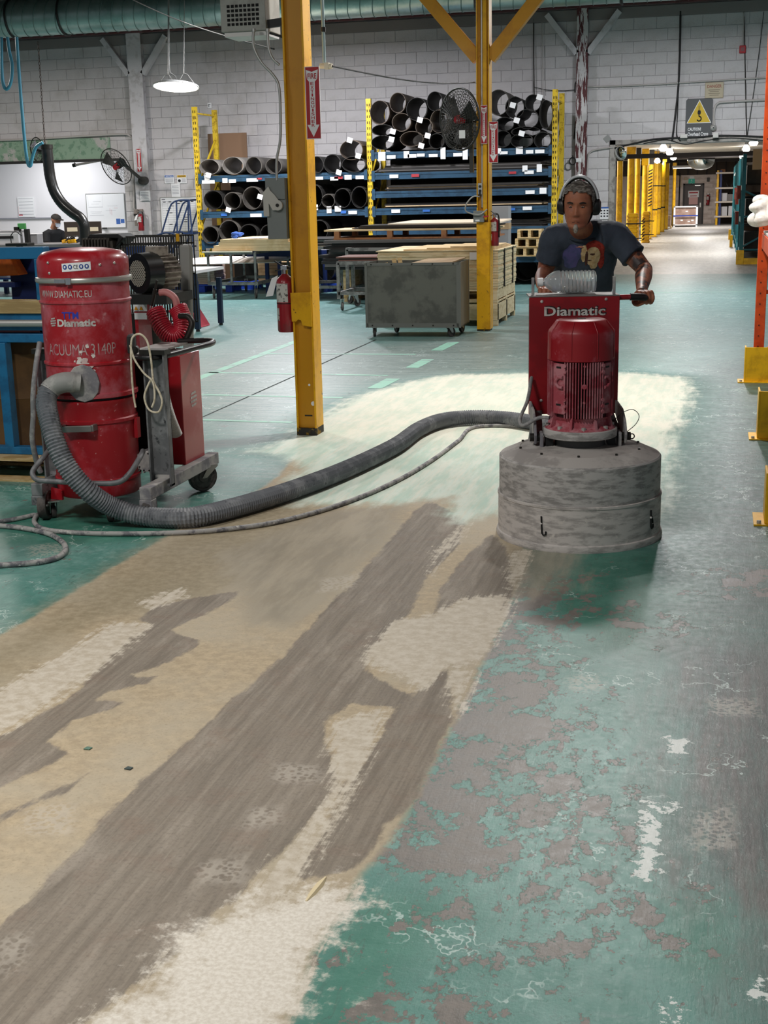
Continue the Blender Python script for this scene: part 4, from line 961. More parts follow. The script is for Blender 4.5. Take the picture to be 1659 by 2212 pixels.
pc = thing('pallet_crate', 'lowest boxed wooden pallet under the plywood bundle', 'pallet', (-3.4, 16.85, 0))
MB().bb((-.77, -.75, .29), (.78, .75, .308)).build('deck', pine2, pc)
for a, c in (((-.77, -.75, .07), (.78, -.73, .27)), ((-.77, .73, .07), (.78, .75, .27)), ((.76, -.73, .07), (.78, .73, .27)), ((-.77, -.73, .07), (-.75, .73, .27))): MB().bb(a, c).build('side_board', pine2, pc)
for x in (-.74, 0, .75):
    for y in (-.7, 0, .7): MB().bb((x-.03, y-.04, 0), (x+.03, y+.04, .29)).build('post_block', pine2, pc)
# --- grey translucent bin on casters
bn = thing('panel_bin', 'dark grey see-through bin on casters full of offcuts', 'bin', (-3.40, 15.06, 0), .03)
pc_ = M('smoked_polycarbonate', '#62635c', .35, c2='#4d4e49', scale=3, alpha=.9); angle = M('grey_angle_iron', '#6f706b', .45, .5)
w, d, z0, z1 = .56, .32, .115, .855
MB().bb((-w, -d, z0), (w, -d+.006, z1)).build('front_panel', pc_, bn); MB().bb((-w, d-.006, z0), (w, d, z1)).build('back_panel', pc_, bn)
MB().bb((-w, -d, z0), (-w+.006, d, z1)).build('side_panel', pc_, bn); MB().bb((w-.006, -d, z0), (w, d, z1)).build('side_panel', M('brown_panel_inside', '#6f6350', .6), bn); MB().bb((-w, -d, z0), (w, d, z0+.015)).build('bin_floor', angle, bn)
b = MB()
for x in (-w, w):
    for y in (-d, d): b.bb((x-.016*(1 if x > 0 else -.3), y-.006, z0), (x+.016*(1 if x < 0 else .3), y+.006, z1))
for y in (-d-.004, d): b.bb((-w, y, z0), (w, y+.004, z0+.05)).bb((-w, y, z1-.03), (w, y+.004, z1)).bb((-w, y, z0), (-w+.03, y+.004, z1)).bb((w-.045, y, z0), (w, y+.004, z1))
b.build('angle_frame', angle, bn)['kind'] = 'stuff'
for i in range(5):
    for z in (z0+.025, z1-.015): MB().cyl((-.48+.24*i, -d-.009, z), (-.48+.24*i, -d-.003, z), .009, n=8).build('bolt', dkm, bn)
for x, y, a in ((-.47, -.25, .3), (.42, -.25, -.6), (-.3, .25, .6), (.47, .25, -.3)): caster(bn, x, y, z0, .055, ang=a, w=.03)
for i, (x, z, a, l) in enumerate(((-.34, .58, -.42, .42), (-.27, .66, -.3, .4), (-.2, .7, -.2, .4), (-.15, .72, -.16, .38), (-.38, .7, .9, .3))):
    o = MB().box((0, 0, 0), (.05, .012, l), RY(a)).build('wood_offcut', pine, None); o.location = (-3.40+x, 14.82+.035*i, z); tag(o, 'plywood offcut strip poking out of the grey bin, %s from the left' % O[i], 'offcut', 'offcuts in the grey bin')
o = MB().prism([(-.12, -.2, 0), (.42, -.25, .02), (.5, .2, .05), (.05, .15, .04)], (0, 0, .014)).build('cardboard_sheet', kraft, None); o.location = (-3.35, 15.05, .825); tag(o, 'cardboard sheet lying across the top of the grey bin', 'cardboard')
# --- tall grey carton
t = thing('tall_carton', 'tall grey carton with a brown tape band behind the plywood bundle', 'carton', (-3.46, 21.6, 0))
MB().bb((-.15, -.14, 0), (.15, .14, 1.4)).build('carton_body', M('grey_carton', '#8f8f90', .7), t, bevel=.004); MB().bb((-.153, -.143, 1.03), (.153, .143, 1.13)).build('tape_band', kraft, t)
# --- navy table at the left
t = thing('machine_table', 'dark navy steel table with a diagonal brace behind the vacuum', 'table', (-6.75, 15.3, 0))
dn = M('dark_navy_paint', '#16243c', .5)
MB().bb((-.6, -.1, .72), (.5, .9, .755)).build('table_top', M('pale_table_top', '#d7d5d6', .5), t); MB().bb((-.6, -.06, .6), (.5, -.02, .72)).build('apron', dn, t)
for x, y in ((.46, 0), (-.5, 0), (.46, .8), (-.5, .8)):
    sq((x, y, .03), (x, y, .62), .06, dn, t, 'leg'); MB().cyl((x, y, 0), (x, y, .03), .025, n=12).build('foot', blk, t)
sq((.28, 0, .6), (.45, 0, .27), .07, dn, t, 'brace'); sq((-.45, 0, .25), (.45, 0, .25), .03, dn, t, 'stretcher')
o = MB().prism([(-.1, 0, .12), (.18, 0, 0), (.16, .02, .02), (-.02, .02, .32)], (0, .3, 0)).build('red_bag', M('red_fabric', '#a02335', .7), None, bevel=.01); o.location = (-6.6, 15.75, .002); tag(o, 'red fabric bag lying under the dark navy table', 'bag')
# --- blue rolling ladder
t = thing('rolling_ladder', 'dark blue tubular rolling ladder before the wall chart', 'ladder', (-9.75, 22.9, 0))
lb = M('ladder_blue', '#1d2f4f', .45)
def tb(pts, nm, r=.016): return MB().tube(catmull(pts, 4) if len(pts) > 2 else pts, r, 8).build(nm, lb, t, 60)
for y in (0, .55):
    tb([(-.42, y, .55), (-.3, y, .95), (-.1, y, 1.45), (-.02, y, 1.56), (.1, y, 1.6), (.3, y, 1.6)], 'hand_rail'); tb([(.3, y, 1.6), (.33, y, .9), (.38, y, .02)], 'rear_post')
    tb([(-.35, y, .02), (.05, y, .98), (.3, y, 1.58)], 'side_rail'); tb([(.05, y, 1.58), (.03, y, .95)], 'rail_post')
    tb([(-.38, y, .98), (-.2, y, 1.02), (-.02, y, .98), (.02, y, .85), (-.2, y, .6)], 'loop_rail')
for k, (x, z) in enumerate(((-.28, .22), (-.16, .48), (-.05, .74), (.12, .99))):
    b = MB(); b.bb((x, -.0, z), (x+.02, .55, z+.025)).bb((x+.2, 0, z), (x+.22, .55, z+.025)).bb((x, 0, z), (x+.22, .02, z+.025)).bb((x, .53, z), (x+.22, .55, z+.025))
    for j in range(4): b.bb((x, .1+.11*j, z+.005), (x+.22, .115+.11*j, z+.02))
    b.build('tread', lb, t)
for y in (0, .55): tb([(-.35, y, .03), (.38, y, .03)], 'base_rail')
# ================================================================ INDUSTRIAL VACUUM
vred = M('dusty_red_enamel', '#a3131f', .38, c2='#b4525c', scale=4.5, lo=.5, hi=.72, c3='#c9898c', scale3=16, lo3=.66, hi3=.76, coat=.35)
vred2 = M('scratched_red_enamel', '#a01822', .42, c2='#b04a54', scale=5, lo=.5, hi=.72, c3='#d3a0a0', scale3=40, lo3=.64, hi3=.72)
vgrey = M('dusty_grey_steel', '#6d6e70', .55, .3, c2='#8f9091', scale=6, lo=.45, hi=.65, c3='#4d4e50', scale3=20)
silver = M('silver_lettering', '#c9c5c0', .5, c2='#a79a97', scale=12)
dusty = M('dust_caked_metal', '#a9a6a2', .8, c2='#77757a', scale=7, lo=.42, hi=.62)
VR = .24
vac = thing('industrial_vacuum', 'tall red dust-covered vacuum with two drums in a grey wheeled frame', 'vacuum', (-3.16, 6.195, .057))
VK = .965; vac.scale = (VK, VK, VK)
W = lambda x, y, z: Vector(((x+3.16)/VK, (y-6.195)/VK, (z-.057)/VK))
MB().lathe([(VR-.004, 1.225), (VR, 1.235), (VR, 1.32), (VR-.012, 1.342), (VR*.86, 1.362), (VR*.5, 1.379), (0, 1.385)], n=64).build('lid', vred, vac, 35)
MB().lathe([(VR+.004, 1.205), (VR+.013, 1.212), (VR+.015, 1.222), (VR+.011, 1.232), (VR, 1.236), (VR, 1.205)], n=64).build('clamp_ring', M('clamp_ring_steel', '#b9bab2', .35, .7), vac, 40)
def arcp(al, r, z): al += radians(27); return Vector((r*sin(al), -r*cos(al), z))
b = MB(); b.prism([arcp(a, VR+.017, 1.212) for a in (-.62, -.5, -.38)]+[arcp(a, VR+.017, 1.232) for a in (-.38, -.5, -.62)], (.0, -.006, 0)); b.prism([arcp(a, VR+.017, 1.205) for a in (-.36, -.26)]+[arcp(a, VR+.017, 1.237) for a in (-.26, -.36)], (0, -.008, 0)); b.build('clamp_latch', chrome, vac)['kind'] = 'stuff'
MB().lathe([(VR-.012, .60), (VR+.006, .605), (VR+.006, .625), (VR-.004, .632), (VR-.004, .775), (VR+.003, .78), (VR+.003, .79), (VR-.004, .797), (VR-.004, 1.098), (VR+.003, 1.104), (VR+.003, 1.112), (VR-.004, 1.118), (VR-.004, 1.206)], n=64).build('upper_drum', M('hazy_red_enamel', '#a3131f', .42, c2='#b8606a', scale=5, lo=.42, hi=.7, c3='#c98d90', scale3=14, lo3=.6, hi3=.74, coat=.25), vac, 40)
MB().lathe([(VR-.02, .57), (VR-.02, .60)], n=48).build('gasket', blk, vac, 40)
MB().lathe([(0, .06), (VR-.02, .06), (VR-.012, .07), (VR-.012, .14), (VR-.006, .146), (VR-.006, .158), (VR-.012, .164), (VR-.012, .46), (VR-.004, .466), (VR-.004, .482), (VR-.012, .488), (VR-.012, .56), (VR-.004, .572), (VR-.004, .588), (VR-.03, .59)], n=64).build('dust_bin', vred2, vac, 40)
for al, z in ((-.82, 1.315), (-.8, 1.262), (.36, 1.3), (.72, 1.305)): MB().ball(arcp(al, VR, z), (.008, .008, .008), 10, 8).build('rivet', M('rivet_head', '#c9c3bd', .35, .7), vac, 60)
def wrap_text(s, a0, a1, z0, z1, m, nm, bold=0., r=VR-.0025):
    b = MB(); text(b, s, a0, a1, z0, z1, None, lambda p: arcp(p.x, r, p.z), bold); o = b.build(nm, m, vac); o['kind'] = 'stuff'; return o
wrap_text('WWW.DIAMATIC.EU', -1.18, .14, 1.136, 1.172, silver, 'web_lettering')
wrap_text('Diamatic', -.7, .18, .985, 1.025, silver, 'brand_lettering', .045)
wrap_text('TTM', -.56, -.18, 1.027, 1.062, M('blue_letter', '#2a3aa5', .5), 'blue_lettering', .02)
wrap_text('ACUUMA 3140P', -1.05, .62, .835, .895, M('worn_silver', '#b59a98', .6, c2='#a86a70', scale=20), 'model_lettering', .0)
b = MB()
for k in range(4):
    z0 = .985+k*.012; w = (.06, .085, .085, .06)[k]
    b.add([arcp(-.82-w, VR-.002, z0), arcp(-.82+w, VR-.002, z0+.004), arcp(-.82+w, VR-.002, z0+.012), arcp(-.82-w, VR-.002, z0+.008)], [(0, 1, 2, 3)])
b.build('emblem', silver, vac)['kind'] = 'stuff'
b = MB(); K = 8; b.add([arcp(-.46+.62*i/K, VR+.002, z) for i in range(K+1) for z in (1.268+.004*i/K*2, 1.31+.004*i/K*2)], [(2*i, 2*i+2, 2*i+3, 2*i+1) for i in range(K)]); st = b.build('safety_sticker', whitem, vac, 60)
b = MB(); bs_ = MB()
for i, al in enumerate((-.39, -.275, -.04, .075)):
    c = lambda a, k=1.: arcp(al+cos(a)*.045*k, VR+.003, 1.292+.005*(al+.4)+sin(a)*.0125*k)
    b.add([c(2*pi*j/16) for j in range(16)], [tuple(range(16))])
    w = (lambda a, k=1.: arcp(al+cos(a)*.022, VR+.004, 1.292+.005*(al+.4)+sin(a)*.008))
    bs_.add([w(j) for j in (0.3, 1.2, 2.4, 3.6, 5.2)], [tuple(range(5))])
b.build('blue_discs', M('sticker_blue', '#1f3f8f', .5), st)['kind'] = 'stuff'; bs_.build('white_pictograms', whitem, st)['kind'] = 'stuff'
b = MB(); text(b, 'CE', -.205, -.11, 1.283, 1.303, None, lambda p: arcp(p.x, VR+.004, p.z)); b.build('mark_lettering', ink, st)['kind'] = 'stuff'
# inlet, powder spill below the lettering
b = MB(); ial = -.18; rad = arcp(ial, 1, 0); ic = arcp(ial, VR-.01, .69); tx = Vector((cos(ial+radians(27)), sin(ial+radians(27)), 0)); up_ = Vector((0, 0, 1))
pl = [ic+rad*.016+tx*cos(a)*.085*(1.15 if abs(cos(a)) < .4 else 1)+up_*sin(a)*.1 for a in [2*pi*k/12 for k in range(12)]]
b.prism(pl, rad*-.012); b.build('inlet_flange', dusty, vac, bevel=.004)
rp = random.Random(12); b = MB()
for k in range(46):
    al, z = ial+rp.gauss(.03, .1), .73+abs(rp.gauss(0, .055)); r_ = rp.uniform(.006, .022)*(1.2 if z < .8 else .7); n_ = 7
    b.add([arcp(al+cos(2*pi*j/n_)*r_/VR*rp.uniform(.5, 1.2), VR+.0008+.0001*k/4 if .776 < z < .797 else VR-.0024+.0001*k/4, z+sin(2*pi*j/n_)*r_*rp.uniform(.6, 1.5)) for j in range(n_)], [tuple(range(n_))])
b.build('powder_spill', M('white_powder', '#ded6d0', .9, c2='#cdb4b0', scale=30), vac)['kind'] = 'stuff'
# grab handle on the dust bin
b = MB(); h0, h1 = arcp(-.75, VR-.012, .45), arcp(.02, VR-.012, .455); o0, o1 = arcp(-.66, VR+.045, .45), arcp(-.07, VR+.045, .455)
b.bar(h0, o0, .02, .035).bar(o0, o1, .014, .035).bar(o1, h1, .02, .035); b.build('grab_handle', M('worn_grey_handle', '#8a8a86', .4, .6), vac, bevel=.004)
MB().bar(arcp(1.2, VR, .36), arcp(1.2, VR, .47), .02, .04).build('clamp_catch', vred2, vac)
# wheeled frame: rails run straight back, cabinet and push handle on the right
RX_, LX_ = -2.775, -3.385
for X, m in ((RX_, dusty), (LX_, vgrey)):
    MB().bb(W(X-.032, 5.93, .135), W(X+.032, 6.88, .2)).build('base_rail', m, vac, bevel=.004)
    MB().bb(W(X-.034, 5.925, .085), W(X+.034, 5.99, .135)).build('foot_block', m, vac, bevel=.004)
    b = MB(); y0 = 6.14; xa, xb = X-.065, X+.055
    b.bb(W(xa, y0+.04, .16), W(xb, y0+.05, .86)).bb(W(xa, y0, .16), W(xa+.01, y0+.05, .86)).bb(W(xb-.01, y0, .16), W(xb, y0+.05, .86)).bb(W(xa, y0, .16), W(xb, y0+.05, .175))
    b.build('frame_upright', vgrey, vac, bevel=.003)
    MB().bb(W(xa-.01, y0-.01, .85), W(xb+.01, y0+.07, .875)).build('upright_cap', dkm, vac)
    MB().bb(W(xa+.02, y0+.025, .2), W(xb-.02, y0+.04, .215)).build('weld_plate', dusty, vac)
def vcaster(X, Y, z0, r, nm, ang, w, off):
    p = W(X, Y, 0); caster(vac, p.x, p.y, (z0-.057)/VK, 0, nm, ang, w, off)
def vwheel(nm, X, Y, z0, r, ang, w, off):
    t0 = MB()
    hold = bpy.data.objects.new('tmp', None); COL.objects.link(hold)
    caster(hold, 0, 0, z0, r, nm, ang, w, off)
    for o in list(hold.children):
        o.parent = vac; T = Matrix.Translation(W(X, Y, 0)) @ Matrix.Scale(1/VK, 4)
        o.data.transform(T)
        for c in o.children: c.data.transform(T)
    bpy.data.objects.remove(hold)
vwheel('front_caster', LX_+.02, 5.955, .09, .078, .15, .045, .03); vwheel('front_caster', RX_, 5.96, .088, .078, .2, .045, .03)
vwheel('rear_caster', -2.755, 6.78, .15, .085, 2.4, .045, .055); vwheel('rear_caster', LX_, 6.78, .135, .08, 2.8, .045, .05)
b = MB(); b.prism([W(-3.37, 6.03, .16), W(-3.27, 5.98, .155), W(-3.27, 5.98, .105), W(-3.385, 6.03, .1)], (0, .02, .0)); b.build('bin_foot', vred2, vac)
vwheel('bin_caster', -3.335, 6.0, .1, .032, .6, .025, .018); vwheel('bin_caster', -3.0, 5.97, .1, .032, .2, .025, .018)
tb_ = [at(x, y, Y)-Vector((0, 0, 0)) for x, y, Y in ((112, 966, 6.02), (92, 990, 5.93), (71, 1018, 5.86), (78, 1035, 5.83), (105, 1039, 5.82), (180, 1043, 5.82), (250, 1043, 5.83), (278, 1025, 5.86), (300, 992, 5.94), (309, 974, 6.02))]
MB().tube([W(*p) for p in catmull(tb_, 6)], .0145, 10).build('bumper_tube', vgrey, vac, 60)
MB().bb(W(-3.36, 6.42, .2), W(-3.1, 6.8, .5)).build('pump_housing', dkm, vac); MB().bb(W(-3.1, 6.45, .2), W(-2.9, 6.85, .8)).build('rear_cabinet', dk, vac)
MB().bb(W(-2.92, 6.5, .2), W(-2.787, 6.78, .80)).build('side_cabinet', vred, vac, bevel=.004)
b = MB(); cc = at(409, 862, 6.66); cc.x = -2.7855
for k in range(4):
    z = -.04+k*.022; w0 = sqrt(max(0, .05**2-z*z))*.9; w1 = sqrt(max(0, .05**2-(z+.014)**2))*.9
    b.add([W(*(cc+Vector((0, -w0, z)))), W(*(cc+Vector((0, w0, z+.006)))), W(*(cc+Vector((0, w1, z+.018)))), W(*(cc+Vector((0, -w1, z+.014))))], [(0, 1, 2, 3)])
b.build('emblem', silver, vac)['kind'] = 'stuff'
MB().bb(W(-3.0, 6.2, .835), W(-2.84, 6.75, .845)).build('tray', M('scuffed_tray', '#8c8784', .5, .3), vac)
hb = [(-2.9, 6.14, .838), (-2.8, 6.13, .836), (-2.74, 6.2, .838), (-2.68, 6.5, .848), (-2.66, 6.66, .852), (-2.72, 6.76, .855), (-2.9, 6.76, .85)]
MB().tube([W(*p) for p in catmull(hb, 6)], .016, 10).build('push_handle', M('black_handle', '#2b2b2c', .35, .3), vac, 60)
MB().tube([W(*p) for p in catmull([(-2.86, 6.78, .86), (-2.83, 6.8, .94), (-2.86, 6.82, .98), (-2.92, 6.85, .98)], 6)], .018, 10).build('hose_stub', dkm, vac, 60)
b = MB(); p = W(-2.97, 6.22, .85); b.lathe([(.055, 0), (.062, .005), (.062, .09), (.05, .1), (0, .102)], p, 24); b.build('filter_pot', M('black_pot', '#3a3a3a', .5), vac, 40)
MB().cyl(W(-2.9, 6.2, .87), W(-2.89, 6.16, .87), .022, n=16).build('pressure_gauge', dkm, vac, 40)
pts = [W(*p) for p in catmull([at(352, 840, 6.3), at(358, 872, 6.3), at(368, 905, 6.32), at(382, 940, 6.36)], 26)]; MB().tube(pts, .03, 14, rf=lambda i: 1+.1*(i % 2)).build('ribbed_hose', M('pale_ribbed_hose', '#bdbab2', .5), vac, 60)
b = MB(); c_ = W(-2.895, 6.32, .27); b.cyl(c_-Vector((0, .1, 0)), c_+Vector((0, .1, 0)), .055, n=20)
for k in range(10): b.box(c_+Vector((cos(k*pi/5)*.055, 0, sin(k*pi/5)*.055)), (.02, .2, .008), RY(-k*pi/5))
b.build('finned_motor', dusty, vac)
MB().tube([W(*p) for p in catmull([at(86, 740, 6.12), at(78, 790, 6.05), at(72, 850, 6.02), at(72, 900, 6.02), at(70, 950, 6.02), at(80, 1000, 6.06), at(88, 1020, 6.08)], 6)], .015, 10).build('hanging_cable', M('grey_cable', '#7d7d7e', .6, c2='#9d9c9a', scale=20), vac, 60)
rope = M('cream_rope', '#ddd3bd', .8, c2='#c3b79c', scale=60)
R0 = Vector((-2.83, 6.16, .0)); o = MB()
def pth(P, Y): return [at(x, y, Y)-R0 for x, y in P]
o.tube(catmull(pth([(284, 800), (283, 750), (287, 728), (303, 722), (318, 738), (326, 775), (329, 805), (332, 825), (345, 850), (350, 870), (342, 890), (322, 885), (312, 858), (320, 832), (327, 820)], 6.09), 6), .0055, 8)
o.tube(catmull(pth([(281, 745), (290, 775), (310, 805), (330, 825), (334, 860), (328, 880)], 6.08), 6), .0055, 8); o.tube(catmull(pth([(284, 800), (288, 850), (293, 880)], 6.09), 4), .0055, 8)
o = o.build('rope_loop', rope, None, 60); o.location = R0; tag(o, 'cream rope looped over the grey upright of the vacuum frame', 'rope')
# ---------------------------------------------------------------- suction hose to the grinder
hosem = M('ribbed_grey_hose', '#6b6e73', .55, c2='#8d8f92', scale=9, lo=.45, hi=.65, c3='#54575c', scale3=30)
iw = Matrix.Translation(vac.location) @ Matrix.Scale(VK, 4); ip = iw @ (ic+rad*.02); idr = (iw.to_3x3() @ rad)
hp = [ip+idr*.0, ip+idr*.06]
cuff_end = at(112, 838, 5.9)
hp = [ip, at(140, 826, 5.92), cuff_end, at(100, 865, 5.86), at(106, 905, 5.8), at(120, 955, 5.76), at(146, 1010, 5.75), at(190, 1060, 5.78), at(245, 1096, 5.87)]
hp += [gd(x, y, .055) for x, y in ((320, 1116), (410, 1117), (500, 1098), (620, 1062), (740, 1017), (850, 965), (905, 927), (955, 908), (1020, 901), (1090, 904), (1160, 914))]
hp += [Vector((-.78, 8.55, .06)), Vector((-.68, 7.9, .1)), Vector((-.62, 7.3, .2)), Vector((-.56, 6.62, .3))]
P = catmull(hp, 30)
acc = [P[0]]; step = .008; carry = 0.
for i in range(1, len(P)):
    seg = (P[i]-P[i-1]).length; d = step-carry
    while d <= seg: acc.append(P[i-1].lerp(P[i], d/seg)); d += step
    carry = seg-(d-step)
H0 = gd(320, 1116, 0); k0 = int(.17/step)
ht = thing('suction_hose', 'long grey ribbed suction hose arching from the red vacuum to the grinder', 'hose', H0)
MB().tube([p-H0 for p in acc[k0:]], .05, 14, rf=lambda i: 1.06 if i % 2 else .93).build('ribbed_tube', hosem, ht, 20)
MB().tube([p-H0 for p in acc[2:k0+3]], [.047]*4+[.052]*(k0-3), 20).build('rubber_cuff', M('grey_cuff', '#8f8f8c', .6, c2='#a8a6a2', scale=8), ht, 50)
# ---------------------------------------------------------------- power cables on the floor
cabm = M('dusty_cable', '#a3a19e', .7, c2='#66656a', scale=16, lo=.45, hi=.6, c3='#c9c6c0', scale3=30, lo3=.6, hi3=.66)
def floor_cable(pix, r, label, pre=(), post=()):
    P = list(pre)+[gd(x, y, r) for x, y in pix]+list(post); b0 = P[0].copy(); b0.z = 0
    o = MB().tube([p-b0 for p in catmull(P, 8)], r, 10).build('power_cable', cabm, None, 60); o.location = b0; return tag(o, label, 'cable')
floor_cable([(1028, 922), (990, 952), (930, 996), (850, 1042), (740, 1088), (610, 1125), (500, 1142), (380, 1151), (240, 1153), (150, 1150), (95, 1143), (74, 1128), (80, 1112)], .0125, 'dusty grey cable running below the hose from the vacuum towards the grinder', pre=[Vector((-.75, 8.6, .0125)), Vector((-1.2, 8.95, .0125))])
floor_cable([(-60, 1138), (0, 1136), (62, 1143), (112, 1156), (140, 1178), (132, 1200), (85, 1214), (0, 1221), (-60, 1223)], .0135, 'dusty grey cable loop on the green floor at the left edge')
floor_cable([(-60, 1142), (0, 1127), (35, 1121), (75, 1112)], .012, 'short dusty cable from the left edge to the vacuum wheel')
# ---------------------------------------------------------------- compressor standing behind
ac = thing('air_compressor', 'black and grey piston compressor with wire belt guard behind the vacuum', 'compressor', (-3.72, 8.0, 0))
def al_(x, y, Y): return at(x, y, Y)-ac.location
mc = al_(299, 591, 7.55); md = Vector((.28, .5, 0)).normalized()
MB().cyl(mc-md*.0, mc+md*.11, .125, .13, 32).build('fan_cover', M('gloss_black', '#1b1b1c', .3, coat=.4), ac, 40)
b = MB(); a_ = md.cross(Vector((0, 0, 1))); 
b.cyl(mc-md*.003, mc-md*.001, .08, n=28); b.build('grille_face', dk, ac)
b = MB()
for k in range(-5, 6):
    w = sqrt(max(0, .08**2-(k*.015)**2)); e1 = (a_+Vector((0, 0, 1))).normalized(); e2 = (a_-Vector((0, 0, 1))).normalized(); f0 = mc-md*.006
    if w > .01: b.bar(f0+e1*k*.015-e2*w, f0+e1*k*.015+e2*w, .004, .004, md).bar(f0+e2*k*.015-e1*w, f0+e2*k*.015+e1*w, .004, .004, md)
g_ = b.build('grille_bars', M('pale_grille', '#b5aea2', .5), ac); g_['kind'] = 'stuff'
b = MB(); b.cyl(mc+md*.11, mc+md*.26, .095, n=24)
for k in range(20):
    a = 2*pi*k/20; r_ = a_*cos(a)+Vector((0, 0, 1))*sin(a); b.bar(mc+md*.115+r_*.1, mc+md*.25+r_*.1, .007, .03, r_)
b.build('finned_motor', M('dusty_motor', '#a59c90', .7, c2='#6f675e', scale=9), ac)
MB().box(mc+md*.15+Vector((0, 0, .13)), (.11, .1, .06), RZ(-.5)).build('terminal_box', M('dusty_motor', '#a59c90'), ac, bevel=.006)
MB().box(mc+md*.17+Vector((-.03, .05, -.16)), (.26, .42, .06)).build('motor_shelf', dk, ac)
MB().bb(al_(288, 640, 7.75), al_(330, 745, 7.95)).build('red_housing', vred, ac)
MB().cyl(Vector((-.05, .05, .0)), Vector((-.05, .05, .9)), .2, n=28).build('tank', dk, ac, 40)
st = MB().bb(al_(288, 657, 7.74), al_(318, 672, 7.745)).build('warning_sticker', whitem, ac)
p0 = al_(288, 672, 7.735); b = MB()
for k in range(2):
    x = p0.x+.02+k*.035; b.prism([(x-.014, p0.y, p0.z+.006), (x+.014, p0.y, p0.z+.006), (x, p0.y, p0.z+.032)], (0, -.001, 0))
b.build('warning_triangles', M('warn_orange', '#e09a1a', .5), st)['kind'] = 'stuff'
MB().bb(al_(290, 676, 7.74), al_(318, 690, 7.745)).build('rating_sticker', whitem, ac)
gp0 = al_(248, 512, 8.0); gp1 = al_(392, 505, 8.0); zt, zb = gp0.z, al_(300, 700, 8.0).z
b = MB(); n_ = 26
for i in range(n_+1):
    x = gp0.x+(gp1.x-gp0.x)*i/n_; b.bb((x-.003, -.003, zb), (x+.003, .003, zt))
    b.bb((x-.003, .197, zb), (x+.003, .203, zt))
for z in (zt, zt-.05, zt-.25, zt-.42, zb): b.bb((gp0.x, -.005, z-.005), (gp1.x, .003, z+.005)).bb((gp0.x, .197, z-.005), (gp1.x, .205, z+.005))
b.build('belt_guard', M('guard_wire_black', '#3b3935', .45, .5), ac)['kind'] = 'stuff'
q0 = al_(388, 528, 8.0); q1 = al_(412, 528, 8.0)
b = MB(); b.prism([(q0.x-.03, -.02, .0), (q0.x+.02, -.02, .0), (q1.x, -.02, q0.z), (q0.x, -.02, q0.z)], (0, .06, 0)); b.build('guard_edge', M('grey_guard_edge', '#9b9a96', .5), ac, bevel=.015)
MB().bb((q0.x-.01, -.03, q0.z+.02), (q0.x+.01, -.02, q0.z+.07)).build('yellow_tag', yel2, ac)
# pump head with intake ducting
b = MB(); h_ = al_(225, 530, 8.0)
for k in range(9): b.bb((h_.x-.11+k*.022, -.1, h_.z-.06), (h_.x-.098+k*.022, .12, h_.z+.05))
b.bb((h_.x-.12, -.08, h_.z-.05), (h_.x+.1, .1, h_.z+.03)); b.build('pump_head', M('dark_cast_iron', '#4d4840', .7, c2='#38332d', scale=12), ac)
MB().prism([(h_.x-.09, -.06, h_.z+.05), (h_.x+.13, -.06, h_.z+.045), (h_.x+.1, -.06, h_.z-.02), (h_.x+.12, -.06, h_.z+.0), (h_.x+.17, -.06, h_.z+.05), (h_.x+.13, -.06, h_.z+.075), (h_.x-.07, -.06, h_.z+.075)], (0, .2, 0)).build('pump_cover', dk, ac, bevel=.006)
MB().bb((h_.x-.1, -.08, .3), (h_.x+.1, .12, h_.z-.06)).build('pump_crankcase', dk, ac)
b = MB()
for k in range(3): b.tube(catmull([(h_.x+.1, -.1, h_.z-.03-.02*k), (h_.x+.2, -.13, h_.z-.06-.03*k), (h_.x+.26, -.1, h_.z-.16-.03*k), (h_.x+.28, -.05, h_.z-.3)], 6), .012, 8)
b.build('pipe_bundle', blk, ac, 60)['kind'] = 'stuff'
# red coiled air hose
cp = [at(x, y, Y) for x, y, Y in ((336, 672, 6.95), (350, 705, 6.92), (372, 728, 6.9), (392, 722, 6.92), (394, 690, 6.98), (384, 665, 7.0))]
C0 = cp[0].copy(); path = catmull(cp, 40); co = []; a = None; turns = 34
for i, p in enumerate(path):
    d = (path[min(i+1, len(path)-1)]-path[max(i-1, 0)]).normalized()
    if a is None: a = d.cross(Vector((0, 1, 0))).normalized()
    a = (a-d*a.dot(d)).normalized(); c = d.cross(a)
    for s in range(2):
        t_ = 2*pi*turns*(i+s/2)/len(path); q = p.lerp(path[min(i+1, len(path)-1)], s/2)
        co.append(q+(a*cos(t_)+c*sin(t_))*.05-C0)
ch = thing('coil_hose', 'red coiled air hose hanging beside the vacuum and compressor', 'hose', C0)
coilm = M('red_coil_plastic', '#a92334', .3, coat=.3)
MB().tube(co, .0065, 8).build('coil', coilm, ch, 60)
MB().tube(catmull([at(x, y, 6.98)-C0 for x, y in ((383, 670), (378, 645), (360, 632), (345, 632))], 8), .02, 10).build('lead_hose', M('pale_red_hose', '#bb7a78', .5), ch, 60)
MB().cyl(at(327, 660, 6.95)-C0, at(335, 625, 6.95)-C0, .012, n=12).cyl(at(335, 625, 6.95)-C0, at(339, 605, 6.95)-C0, .007, n=10).build('air_gun', dkm, ch, 60)
MB().tube([at(x, y, 6.95)-C0 for x, y in ((327, 660), (323, 680), (328, 690))], .008, 8).build('hose_tail', chrome, ch, 60)
